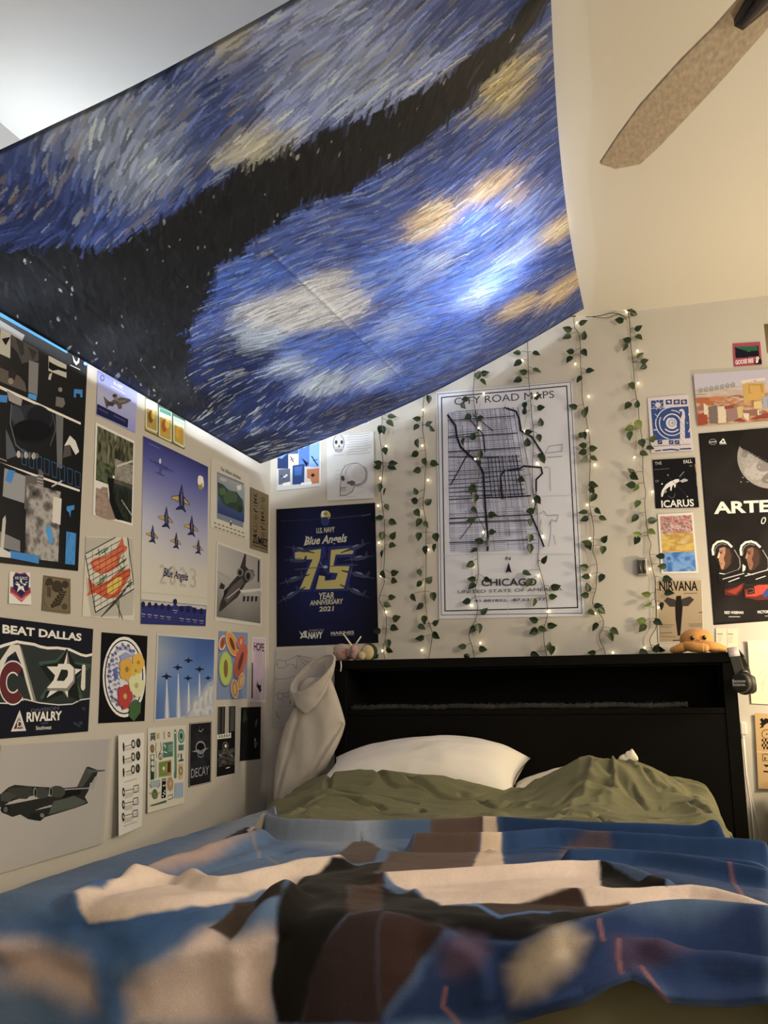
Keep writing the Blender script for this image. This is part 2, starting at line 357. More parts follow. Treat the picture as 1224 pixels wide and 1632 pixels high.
# ---- pillows
M_PIL = mat('white_cotton', (.88, .84, .76), .85, noise=.03, nscale=8, bump=.12, bscale=120)
M_PIL2 = mat('cream_cotton', (.86, .81, .66), .85, noise=.03, nscale=8, bump=.12, bscale=120)
def pillow(name, c, half, rot, label, m, seed, k=.9, corners=0):
    n = 56; s = np.linspace(-1, 1, n); U, Vv = np.meshgrid(s, s, indexing='ij')
    t = np.clip((1 - np.abs(U) ** 2.6) * (1 - np.abs(Vv) ** 2.6), 0, 1) ** .5
    t = t * (1 - .38 * np.clip((.25 - U) / 1.25, 0, 1) ** 1.2)
    edge = 1 - .10 * (1 - np.abs(U) ** 2) * np.abs(Vv) ** 4 ; edge2 = 1 - .10 * (1 - np.abs(Vv) ** 2) * np.abs(U) ** 4
    X = U * half[0] * edge2; Y = Vv * half[1] * edge
    wr = .009 * fbm(U * 3 + 4, Vv * 3, seed) + .010 * np.maximum(0, fbm(U * 5, Vv * 1.6 + 3, seed + 3)) * (1 - t)
    top = half[2] * t + wr * t; bot = -half[2] * .8 * t
    V = np.concatenate([np.stack([X, Y, top], -1).reshape(-1, 3), np.stack([X, Y, bot - .002], -1).reshape(-1, 3)])
    R = Matrix.Rotation(rot[2], 3, 'Z') @ Matrix.Rotation(rot[1], 3, 'Y') @ Matrix.Rotation(rot[0], 3, 'X')
    V = V @ np.array(R).T
    F = grid_faces(n, n); FF = np.concatenate([F, F[:, ::-1] + n * n]).tolist()
    ring = [i * n for i in range(n)] + [(n - 1) * n + j for j in range(1, n)] + [i * n + n - 1 for i in range(n - 2, -1, -1)] + [j for j in range(n - 2, 0, -1)]
    for a, b in zip(ring, ring[1:] + ring[:1]): FF.append((a, b, b + n * n, a + n * n))
    me = mesh_from(name, V, FF, m, True)
    return link(name, me, None, c, label=label, category='pillow')
pillow('pillow', (.775, -.47, .61), (.37, .21, .135), (.30, .0, .02), 'plump white pillow leaning on the headboard, left of the two', M_PIL, 4)
pillow('pillow', (1.33, -.46, .575), (.255, .19, .085), (.10, -.05, -.04), 'cream pillow almost covered by the green duvet, right of the two', M_PIL2, 9)

_p = bpy.data.objects['pillow.001']
o = B().ball((1.50 - 1.33, -.365 + .46, .688 - .575), (.022, .012, .022), 16, fn=lambda c: Vector((c.x * (1 - .35 * c.z), c.y, c.z + .15 * math.sin(5 * c.x)))).ball((1.485 - 1.33, -.36 + .46, .675 - .575), (.03, .014, .02), 14).build('corner', M_PIL2, _p, True)
# ---- duvet
def softedge(X, e0, e1, r=.09):
    eL = np.maximum(0, e0 - X); eR = np.maximum(0, X - e1)
    hl = r * (1 - np.exp(-eL / r)); hr = r * (1 - np.exp(-eR / r))
    return X + eL - hl - eR + hr, -(eL - hl) - (eR - hr)
nu, nv = 420, 330
A_, Tt = np.meshgrid(np.linspace(.12, 2.06, nu), np.linspace(0, 1, nv), indexing='ij')
prof_x = [.12, .30, .36, .42, .54, .64, .72, .86, .99, 1.10, 1.16, 1.22, 1.28, 1.35, 1.42, 1.50, 1.56, 1.62, 1.68, 1.76, 1.85, 2.06]
prof_z = [.575, .575, .585, .60, .645, .66, .665, .656, .628, .604, .60, .618, .645, .683, .690, .680, .650, .617, .60, .585, .575, .57]
back_x = [.12, .36, .54, .72, .9, 1.04, 1.13, 1.2, 1.3, 1.42, 1.5, 1.62, 2.06]
back_y = [-.48, -.52, -.62, -.64, -.63, -.60, -.53, -.44, -.36, -.335, -.34, -.335, -.33]
yb = np.interp(A_, back_x, back_y); yb = yb + .010 * fbm(A_ * 9, A_ * 0 + 2, 3)
Yd = yb + (-1.50 - yb) * Tt
Xd, dz = softedge(A_, .42, 1.70, .085)
zp = np.interp(A_, prof_x, prof_z)
fade = smoothstep(-1.02, -.62, Yd)
zd = .578 + (zp - .578) * fade
hump = np.exp(-((A_ - 1.43) / .17) ** 2 - ((Yd + .50) / .18) ** 2)
zd += .008 * hump
wx = A_ + .05 * fbm(A_ * 5, Yd * 5, 5); wy = Yd + .06 * fbm(A_ * 4 + 9, Yd * 4, 6)
def ridge(v): return 1 - np.abs(v)
# long folds running across the bed, plus folds radiating from the hump
f1 = ridge(fbm(wx * 1.7, wy * 7.5, 11, 2)) ** 2.5
f2 = ridge(fbm(wx * 4.5 + 3, wy * 11, 21, 2)) ** 3
ang = np.arctan2(A_ - 1.44, -(Yd + .36)); rad = np.hypot(A_ - 1.44, Yd + .36)
f3 = ridge(fbm(ang * 4.2 + .4 * fbm(A_ * 6, Yd * 6, 8), rad * 1.6, 31, 2)) ** 3
kr = smoothstep(.75, 1.15, A_)
fold = (.026 * f1 + .012 * f2) * (1 - .75 * kr) + .030 * f3 * kr * smoothstep(.06, .34, rad) + .010 * f2 * kr * smoothstep(.0, .3, rad)
big = .012 * fbm(A_ * 3, Yd * 4, 41) - .004 * np.abs(fbm(wx * 12, wy * 26, 51))
cr = np.zeros(A_.shape); cwx = A_ + .008 * fbm(A_ * 14, Yd * 14, 61); cwy = Yd + .010 * fbm(A_ * 14, Yd * 14, 62)
for s in DUVET_CREASES:
    d = seg_dist(cwx, cwy, [(q.x, q.y) for q in smooth_path([(a, b, 0) for a, b in ints(s, 2)], 4)]); cr = np.minimum(cr, -.016 * np.exp(-(d / .012) ** 2)) + .006 * np.exp(-((d - .032) / .016) ** 2)
big = big + cr
edgefade = smoothstep(0, .08, Tt)
Zd = zd + dz + (fold - .018) * (.25 + .75 * edgefade) + big * edgefade
# rolled lip at the pillow edge
lip = np.exp(-((Tt) / .03) ** 2)
Zd -= .022 * lip
Zd -= .055 * smoothstep(.80, .97, Tt)
Zd -= .07 * smoothstep(-.80, -1.0, Yd) * smoothstep(.60, .44, A_)
Zd = np.where((A_ > .46) & (A_ < 1.78), np.maximum(Zd, .512), Zd)
M_DUVET = mat('olive_cotton', (.165, .163, .092), .85, noise=.08, nscale=14, bump=.2, bscale=500, sheen=.04, spec=.2)
dv = grid_mesh('duvet', Xd, Yd, Zd, M_DUVET, flip=True)
dvo = link('duvet', dv, None, None, label='rumpled olive green duvet pulled up over the pillows', category='duvet')
md = dvo.modifiers.new('thickness', 'SOLIDIFY'); md.thickness = .012; md.offset = -1

# ---- blanket
def _h(e, r): e = np.maximum(e, 0); return r * (1 - np.exp(-e / r))
def blanket_base(a, b):
    eL = np.maximum(0, .42 - a); eR = np.maximum(0, a - 1.76); eF = np.maximum(0, -2.22 - b)
    x = a + eL - _h(eL, .09) - eR + _h(eR, .09); y = b + eF - _h(eF, .11)
    z = .565 - (eL - _h(eL, .09)) - (eR - _h(eR, .09)) - (eF - _h(eF, .11)); return x, y, z
nu, nv = 560, 440
aa, tt = np.meshgrid(np.linspace(.10, 2.10, nu), np.linspace(0, 1, nv), indexing='ij')
hd = [(.10, -.72), (.36, -.80), (.45, -.98), (.52, -1.14), (.60, -1.27), (.708, -1.347), (.907, -1.366), (1.034, -1.307), (1.19, -1.311), (1.458, -1.363), (1.673, -1.425), (1.766, -1.534), (1.9, -1.62), (2.1, -1.66)]
hm = [(.10, -2.62), (1.0, -2.58), (1.132, -2.52), (1.25, -2.485), (1.325, -2.463), (1.427, -2.422), (1.481, -2.403), (1.517, -2.375), (1.549, -2.359), (1.574, -2.370), (1.595, -2.393), (1.637, -2.394), (1.687, -2.392), (1.73, -2.382), (2.1, -2.36)]
b_hd = np.interp(aa, *zip(*hd)); b_hm = np.interp(aa, *zip(*hm))
bb = b_hd + (b_hm - b_hd) * tt
X, Y, Z = blanket_base(aa, bb)
ef = np.maximum(0, -2.22 - bb); nrm_y = -np.clip(ef / .15, 0, 1)
disp = .010 * fbm(aa * 3, bb * 3.5, 71) + .004 * fbm(aa * 9, bb * 12, 75)
for hgt, wid, s in BLANKET_FOLDS:
    d = seg_dist(aa, bb, [(q.x, q.y) for q in smooth_path([(a, b, 0) for a, b in ints(s, 2)], 4)]); disp = disp + (1.55 * hgt / 1000 * np.exp(-(d / (wid / 1000)) ** 2) - .35 * hgt / 1000 * np.exp(-((d - 2.1 * wid / 1000) / (wid / 1100)) ** 2))
lipd = (bb - b_hm); disp = disp + .018 * np.exp(-((lipd - .014) / .014) ** 2) + .012 * np.exp(-((b_hd - bb - .02) / .02) ** 2) - .015 * np.exp(-((b_hd - bb) / .006) ** 2)
disp = disp * (.35 + .65 * smoothstep(.28, .52, aa)); disp = disp - .012 * smoothstep(.5, .3, aa)
# hanging waves at the foot
hang = np.clip(ef / .12, 0, 1); disp = disp + hang * (.018 * np.sin(aa * 17 + 1.2) + .012 * fbm(aa * 6, bb * 2, 77))
Y2 = Y + disp * nrm_y; Z2 = Z + disp * (1 - .75 * hang)
G_BED = 1.0
base = hexlin('587092')
C = np.ones(X.shape + (3,)) * base
tone = fbm(aa * 2.5, bb * 3, 91); tone2 = fbm(aa * 60, bb * 25, 95)
C = C * (1 + .35 * tone[..., None])
wa = aa + .006 * fbm(aa * 25, bb * 25, 97); wb = bb + .006 * fbm(aa * 25, bb * 25, 98)
for kind, colr, soft, s in BLANKET_PRINT:
    P = ints(s, 2)
    if kind == 'p':
        sd = poly_sd(wa, wb, P); k = smoothstep(soft / 1000 * .7, -soft / 1000 * .7, sd)
    else: k = .6 * smoothstep(soft / 550, soft / 2200, seg_dist(aa, bb, P))
    c = hexlin(colr) * (1 + .18 * fbm(aa * 5, bb * 6, 99)[..., None]); C = C * (1 - k[..., None]) + c * k[..., None]
C = np.clip(C * (1 + .07 * tone2[..., None]) * np.array([1.0, 1.0, 1.04]) * 1.0, .003, .9)
M_BLK = attr_mat('fleece_print', .85, .12, .11, 180, .5, 500, sheen=.06)
bl = grid_mesh('throw_blanket', X, Y2, Z2, M_BLK, C, flip=True)
blo = link('throw_blanket', bl, None, None, label='blue, cream and black printed fleece blanket across the foot of the bed', category='blanket')
md = blo.modifiers.new('thickness', 'SOLIDIFY'); md.thickness = .011; md.offset = -1

# ---- hoodie
HOOD_ROWS = [(.972, .300, .388), (.956, .280, .398), (.922, .266, .412), (.88, .258, .427), (.837, .237, .441), (.81, .222, .449), (.796, .212, .451), (.754, .197, .438), (.712, .185, .418), (.67, .177, .394), (.628, .170, .375), (.587, .167, .329), (.546, .165, .300), (.505, .167, .275), (.472, .170, .25), (.44, .172, .225)]
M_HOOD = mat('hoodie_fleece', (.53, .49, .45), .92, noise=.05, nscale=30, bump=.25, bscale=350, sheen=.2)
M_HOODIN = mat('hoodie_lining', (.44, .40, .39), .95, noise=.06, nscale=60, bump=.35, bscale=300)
M_CORD = mat('white_cord', (.8, .78, .75), .7)
hoodie = thing('hoodie', 'pale grey hoodie hung by its hood from the headboard corner', 'hoodie', (.36, -.31, HZ))
n = 60; zz = np.array([r[0] for r in HOOD_ROWS]); zs = np.linspace(zz[0], zz[-1], 70)
xl = np.interp(-zs, -zz, [r[1] for r in HOOD_ROWS]); xr = np.interp(-zs, -zz, [r[2] for r in HOOD_ROWS])
th = np.linspace(0, 2 * np.pi, n, endpoint=False); V = []
for i, z in enumerate(zs):
    cx, hw = (xl[i] + xr[i]) / 2, (xr[i] - xl[i]) / 2
    dep = .036 * (.75 + .25 * math.sin((z - .44) * 6))
    for t in th:
        c, s = math.cos(t), math.sin(t)
        px_ = cx + hw * math.copysign(abs(c) ** .8, c); py = -.318 + dep * math.copysign(abs(s) ** .7, s)
        u = (px_ - cx) / max(hw, .01)
        # sleeve seam down the right side and a fold at the left
        seam = .33 + (.72 - z) * -.55 if z < .80 else 9
        py += (.013 * math.exp(-((px_ - (.445 - (.80 - z) * .66)) / .008) ** 2) if .58 < z < .80 else 0) * (1 if s < 0 else 0)
        py += (.010 * math.exp(-((px_ - (.285 - (.87 - z) * .30)) / .008) ** 2) if z < .87 else 0) * (1 if s < 0 else 0)
        py -= .006 * mnoise.noise(Vector((px_ * 22, z * 9, 3))) * (1 if s < 0 else .3)
        V.append((px_, py, z))
nr = len(zs); F = [(i * n + k, i * n + (k + 1) % n, (i + 1) * n + (k + 1) % n, (i + 1) * n + k) for i in range(nr - 1) for k in range(n)]
F.append(tuple(range(n))[::-1]); F.append(tuple((nr - 1) * n + k for k in range(n)))
OFF = Matrix.Translation(-Vector(hoodie.location))
def hpart(me, name, parent=hoodie): 
    o = link(name, me, parent); o.matrix_parent_inverse = OFF; return o
hpart(mesh_from('hoodie_body', V, F, M_HOOD, True), 'body')
# hood: tilted open bag. rim ellipse, then wall down to the pointed low tip
rim_c = np.array([.330, -.345, .985]); rim_a = np.array([.088, 0, .060]); rim_b = np.array([-.022, .035, .040])
rimpts = [rim_c + rim_a * math.cos(t) + rim_b * math.sin(t) for t in np.linspace(0, 2 * np.pi, 48, endpoint=False)]
low = [(.402, .965), (.385, .916), (.349, .866), (.309, .836), (.274, .862), (.253, .900), (.243, .935)]
lowx = np.array([p[0] for p in low][::-1]); lowz = np.array([p[1] for p in low][::-1])
V = []; K = 14
for j in range(K):
    f = j / (K - 1)
    for i, p in enumerate(rimpts):
        t = 2 * math.pi * i / 48; front = .5 - .5 * math.sin(t)      # 1 on the lower/front half
        x = .322 + (p[0] - .322) * (1 - .18 * f * f)
        zl = float(np.interp(x, lowx, lowz)) if front > .5 else p[2] - .06
        zl = zl * smoothstep(.35, .65, front) + (p[2] - .07) * (1 - smoothstep(.35, .65, front))
        z = p[2] + (zl - p[2]) * f
        y = p[1] + (-.371 + .010 * abs(x - .32) / .08 - p[1]) * front * min(1, 1.7 * f) + (.004 if f > .97 else 0) + (1 - front) * .012 * f
        y -= .004 * mnoise.noise(Vector((x * 30, z * 30, 1)))
        V.append((x, min(y, -.262), z))
F = [(j * 48 + i, j * 48 + (i + 1) % 48, (j + 1) * 48 + (i + 1) % 48, (j + 1) * 48 + i) for j in range(K - 1) for i in range(48)]
o = hpart(mesh_from('hood', V, F, M_HOOD, True), 'hood'); md = o.modifiers.new('thickness', 'SOLIDIFY'); md.thickness = .005
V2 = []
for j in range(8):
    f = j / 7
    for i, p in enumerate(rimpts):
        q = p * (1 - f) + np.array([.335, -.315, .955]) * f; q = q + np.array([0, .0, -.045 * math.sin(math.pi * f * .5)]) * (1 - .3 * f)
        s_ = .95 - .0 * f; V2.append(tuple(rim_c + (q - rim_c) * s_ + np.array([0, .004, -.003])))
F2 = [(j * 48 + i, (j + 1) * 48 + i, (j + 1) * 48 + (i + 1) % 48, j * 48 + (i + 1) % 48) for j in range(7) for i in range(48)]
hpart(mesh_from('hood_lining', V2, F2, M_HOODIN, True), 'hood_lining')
b = B(); rp = rimpts + [rimpts[0]]; b.tube(rp, [.0048 + .0010 * (i % 3 == 0) for i in range(len(rp))], 8, caps=False); o = b.build('hem_rim', M_HOOD, hoodie, True); o.matrix_parent_inverse = OFF
b = B(); b.tube([(.416, -.262, 1.034), (.419, -.264, 1.015), (.416, -.264, .994)], .0028, 6); o = b.build('drawstring', M_CORD, hoodie, True); o.matrix_parent_inverse = OFF

# ---- things on the headboard
M_PINK = mat('pink_plush', (.50, .33, .29), .95, noise=.12, nscale=60, bump=.4, bscale=500, sheen=.3)
M_PINKD = mat('rose_plush', (.40, .17, .15), .95, noise=.15, nscale=60, bump=.4, bscale=500)
M_CREAM = mat('cream_plush', (.58, .48, .30), .95, noise=.12, nscale=50, bump=.4, bscale=500)
M_IVORY = mat('ivory_felt', (.85, .80, .66), .8)
M_DKGRN = mat('dark_green_felt', (.03, .045, .02), .9)
M_EYE = mat('black_bead', (.01, .008, .008), .15)
def wpart(b, name, m, parent, smooth=True, **k):
    o = b.build(name, m, parent, smooth, **k); o.matrix_parent_inverse = Matrix.Translation(-Vector(parent.location)); return o
pk = thing('plush_toy', 'soft pink plush lump at the left end of the headboard', 'plush toy', (.39, -.15, HZ))
lump = lambda c: Vector((c.x * (1 + .12 * c.z), c.y, c.z * (1 - .08 * math.sin(3 * c.x))))
wpart(B().ball((.392, -.15, 1.064), (.047, .032, .0275), 24, fn=lump), 'body', M_PINK, pk)
wpart(B().ball((.378, -.14, 1.088), (.034, .024, .02), 20), 'back', mat('pale_plush', (.52, .43, .38), .95, bump=.4, bscale=500), pk)
for i in range(4): wpart(B().tube([(.375 + i * .011, -.171, 1.078 + .003 * (i % 2)), (.378 + i * .011, -.178, 1.070), (.374 + i * .011, -.176, 1.060)], [.004, .006, .003], 8), 'fold', M_PINKD if i > 1 else M_PINK, pk)
wpart(B().tube([(.412, -.178, 1.070), (.420, -.182, 1.058), (.426, -.180, 1.050)], [.003, .0035, .002], 8), 'stitch', M_PINKD, pk)
sn = thing('plush_snail', 'small plush snail with two white feelers and a cream shell', 'plush toy', (.465, -.16, HZ))
wpart(B().ball((.492, -.155, 1.069), (.028, .02, .0315), 24), 'shell', M_CREAM, sn)
wpart(B().lathe([(.0, -.008), (.031, -.008), (.034, -.002), (.034, .004), (.031, .008), (0, .008)], 28, Matrix.Translation((.498, -.146, 1.0725)) @ Matrix.Rotation(math.pi / 2, 4, 'X')), 'shell_rim', M_DKGRN, sn)
wpart(B().ball((.445, -.185, 1.083), (.0165, .016, .018), 20), 'head', M_PINK, sn)
wpart(B().ball((.448, -.178, 1.060), (.02, .018, .021), 18), 'body', M_PINK, sn)
wpart(B().ball((.478, -.187, 1.0555), (.0165, .016, .017), 20), 'foot', M_CREAM, sn)
for s, t in (((.437, -.188, 1.098), (.404, -.192, 1.144)), ((.452, -.188, 1.099), (.478, -.192, 1.132))):
    wpart(B().tube([s, [(a + c) / 2 for a, c in zip(s, t)], t], [.0034, .0033, .0024], 8), 'feeler', M_IVORY, sn)
wpart(B().ball((.4405, -.2, 1.087), .0026, 10), 'eye', M_EYE, sn)

M_ORANGE = mat('orange_plush', (.62, .30, .085), .95, noise=.08, nscale=50, bump=.35, bscale=500, sheen=.3)
oc = thing('plush_octopus', 'orange plush octopus with a tiny smile on the headboard', 'plush toy', (1.75, -.16, HZ))
wpart(B().ball((1.748, -.150, 1.090), (.0585, .048, .038), 32, fn=lambda c: Vector((c.x * (1 + .10 * max(0, -c.z)), c.y, c.z))), 'head', M_ORANGE, oc)
for pts, rr in ((((1.722, -.175, 1.066), (1.695, -.19, 1.0585), (1.664, -.185, 1.0505)), (.017, .0175, .0120)), (((1.705, -.19, 1.064), (1.735, -.212, 1.0575), (1.772, -.222, 1.0535)), (.015, .0185, .0155)), (((1.772, -.185, 1.067), (1.805, -.185, 1.0585), (1.838, -.165, 1.0505)), (.017, .0185, .0125)), (((1.76, -.195, 1.066), (1.79, -.205, 1.058), (1.815, -.20, 1.052)), (.013, .016, .0135)), (((1.72, -.13, 1.066), (1.69, -.11, 1.057), (1.672, -.09, 1.051)), (.016, .017, .013)), (((1.775, -.13, 1.066), (1.805, -.11, 1.057), (1.82, -.09, 1.051)), (.016, .017, .013))):
    wpart(B().tube(smooth_path(pts, 5), np.interp(np.linspace(0, 2, 11), [0, 1, 2], rr).tolist(), 14).ball(pts[-1], rr[2], 14).ball(pts[0], rr[0], 12), 'tentacle', M_ORANGE, oc)
for ex in (1.7330, 1.7745): wpart(B().ball((ex, -.1975, 1.0915), (.0072, .0045, .0086), 16), 'eye', M_EYE, oc); wpart(B().ball((ex + .002, -.2022, 1.0950), .0018, 8), 'eye_glint', M_IVORY, oc)
wpart(B().tube([(1.7535 + .0055 * math.cos(t), -.2000, 1.0865 + .0045 * math.sin(t)) for t in np.linspace(-math.pi + .2, -.2, 7)], .0010, 6), 'smile', M_EYE, oc)

M_HP = mat('black_plastic', (.012, .0115, .010), .38, noise=.1, nscale=30)
M_HPC = mat('black_leatherette', (.016, .015, .013), .55, bump=.2, bscale=200)
hp = thing('headphones', 'black headphones hung over the right end of the headboard', 'headphones', (1.86, -.2, HZ))
def strap(path, wdir, hw, th, nrm):
    """flat strap along path: half width hw along wdir, thickness th along the normals"""
    bb_ = B(); rows = []
    for p, n_ in zip(path, nrm):
        p = Vector(p); w__ = Vector(wdir).normalized() * hw; n_ = Vector(n_).normalized() * th
        rows.append([bb_.bm.verts.new(q) for q in (p - w__, p + w__, p + w__ * .92 + n_, p - w__ * .92 + n_)])
    for r0, r1 in zip(rows, rows[1:]):
        for k in range(4): bb_.bm.faces.new((r0[k], r0[(k + 1) % 4], r1[(k + 1) % 4], r1[k]))
    bb_.bm.faces.new(rows[0][::-1]); bb_.bm.faces.new(rows[-1]); return bb_
# strap: up the front of the corner, over the top board, down behind the side
front = [(1.880, -.283, .945), (1.872, -.280, .985), (1.866, -.276, 1.018), (1.862, -.262, 1.040), (1.862, -.235, 1.0435), (1.864, -.20, 1.0435), (1.872, -.165, 1.040), (1.888, -.14, 1.02), (1.900, -.13, .985), (1.905, -.13, .95)]
nrm = [(0, -1, .1), (0, -1, .1), (0, -1, .25), (0, -.7, .7), (0, 0, 1), (0, 0, 1), (.4, .3, .8), (.9, .3, .3), (1, .2, 0), (1, .2, 0)]
wpart(strap(front, (1, .0, .12), .0175, .007, nrm), 'headband', M_HP, hp, smooth=False)
M_PATCH = mat('grey_patch', (.55, .50, .52), .6, noise=.45, nscale=90)
wpart(strap([(1.8655, -.2838, 1.020), (1.8625, -.2700, 1.0432), (1.862, -.235, 1.0510), (1.864, -.21, 1.0510)], (1, 0, .12), .0182, .003, [(0, -1, .25), (0, -.7, .7), (0, 0, 1), (0, 0, 1)]), 'headband_patch', M_PATCH, hp, label='pale marbled patch on the band')
mx = Matrix.Translation((1.876, -.312, .929)) @ Matrix.Rotation(math.radians(-30), 4, 'Z') @ Matrix.Rotation(math.radians(86), 4, 'X')
wpart(B().lathe([(0, .012), (.027, .012), (.0325, .009), (.034, .002), (.034, -.010), (.030, -.014), (0, -.014)], 40, mx), 'ear_cup', M_HP, hp, False)
wpart(B().lathe([(.012, -.014), (.031, -.014), (.037, -.020), (.0385, -.028), (.036, -.036), (.029, -.041), (.012, -.038)], 36, mx), 'ear_cushion', M_HPC, hp)
mx2 = Matrix.Translation((1.925, -.135, .925)) @ Matrix.Rotation(math.radians(95), 4, 'Z') @ Matrix.Rotation(math.radians(88), 4, 'X')
wpart(B().lathe([(0, .012), (.028, .012), (.034, .002), (.034, -.010), (0, -.014)], 28, mx2), 'ear_cup', M_HP, hp, False)
wpart(B().tube(smooth_path([(1.878, -.292, .958), (1.888, -.295, .968), (1.902, -.285, .962), (1.908, -.272, .945)], 4), .0075, 10), 'hinge', M_HP, hp)
HP_MX = mx

M_FUZZ = mat('dark_grey_fuzz', (.028, .027, .025), 1, noise=.5, nscale=120, bump=.8, bscale=200)
b = B(); pts = [(x, -.236 + .004 * math.sin(x * 31), .8555 + .002 * math.sin(x * 23)) for x in np.linspace(.45, 1.70, 120)]
b.tube(pts, [.0075 + .003 * mnoise.noise(Vector((x * 40, 0, 0))) + .0015 * ((i * 7) % 3) for i, x in enumerate(np.linspace(.45, 1.70, 120))], 10)
fz = b.build('fuzzy_trim', M_FUZZ, smooth=True, label='dark grey fuzzy strip lying along the front of the headboard shelf', category='fabric strip')
tuft = random.Random(2); b = B()
for i in range(520):
    x = .45 + tuft.random() * 1.25; a = tuft.random() * 3.14; l_ = .006 + tuft.random() * .006
    p0 = Vector((x, -.236 - .007 * math.cos(a), .8555 + .007 * math.sin(a))); p1 = p0 + Vector((tuft.uniform(-.004, .004), -l_ * math.cos(a), l_ * math.sin(a)))
    s = Vector((.0016, 0, 0)); b.bm.faces.new([b.bm.verts.new(p0 - s), b.bm.verts.new(p0 + s), b.bm.verts.new(p1)])
o = b.build('fuzz', M_FUZZ, fz, kind='stuff')
kb = B().ball((.905, -.2, 1.0455), (.012, .012, .0095), 16).build('cable_clip', M_HP, smooth=True, label='small round black knob lying on top of the headboard middle', category='knob')

# charger and cables beside the headboard
M_WHITE = mat('white_plastic', (.78, .76, .72), .35)
ch = B().box((1.882, -.034, .742), (1.905, -.001, .79), .005).box((1.886, -.031, .736), (1.899, -.01, .742)).build('charger', M_WHITE, label='white plug charger on the wall right of the headboard', category='charger')
b = B(); b.tube([(1.8905, -.03, .738), (1.889, -.03, .68), (1.890, -.03, .60), (1.898, -.03, .49), (1.899, -.03, .39), (1.899, -.03, .30), (1.895, -.03, .05)], .0028, 8)
b.build('charging_cable', M_WHITE, smooth=True, label='thick white cable dropping straight down from the charger', category='cable')
b = B(); b.tube([(1.894, -.022, .738), (1.893, -.022, .61), (1.903, -.022, .514), (1.914, -.022, .449), (1.921, -.022, .395), (1.912, -.022, .345), (1.905, -.022, .05)], .0017, 8)
b.build('charging_cable', M_WHITE, smooth=True, label='thin white cable bowing out to the right below the charger', category='cable')

# nightstand and lamp added right of the bed for warm light, mostly unseen; bottle
M_NS = mat('walnut', (.09, .05, .03), .5, noise=.3, nscale=8, stretch=(1, 8, 8))
ns = thing('nightstand', 'added low walnut nightstand, mostly unseen, right of the bed', 'nightstand', (2.3, -.3, 0))
wpart(B().box((1.97, -.50, .50), (2.60, -.03, .525), .004), 'top', M_NS, ns, False); wpart(B().box((1.98, -.49, .12), (2.59, -.04, .499), .003), 'body', M_NS, ns, False)
wpart(B().box((2.0, -.505, .32), (2.57, -.491, .48), .003), 'drawer', M_NS, ns, False)
for x in (1.99, 2.555):
    for y in (-.48, -.075): wpart(B().box((x, y, 0), (x + .03, y + .03, .119), .002), 'leg', M_NS, ns, False)
lm = thing('table_lamp', 'added bedside lamp on the nightstand, out of view', 'lamp', (2.42, -.42, .526))
M_BRASS = mat('brass', (.5, .36, .15), .3, 1)
wpart(B().lathe([(0, 0), (.07, 0), (.07, .012), (.012, .02), (.010, .48), (.022, .49), (.022, .51), (0, .51)], 24, Matrix.Translation((2.42, -.42, .526))), 'base', M_BRASS, lm)
bt = B().lathe([(0, 0), (.03, 0), (.032, .004), (.032, .055), (.027, .068), (.012, .074), (.012, .085), (0, .085)], 20, Matrix.Translation((2.005, -.085, .526))).build('bottle', M_HP, smooth=True, label='small black bottle on the nightstand at the right edge', category='bottle')
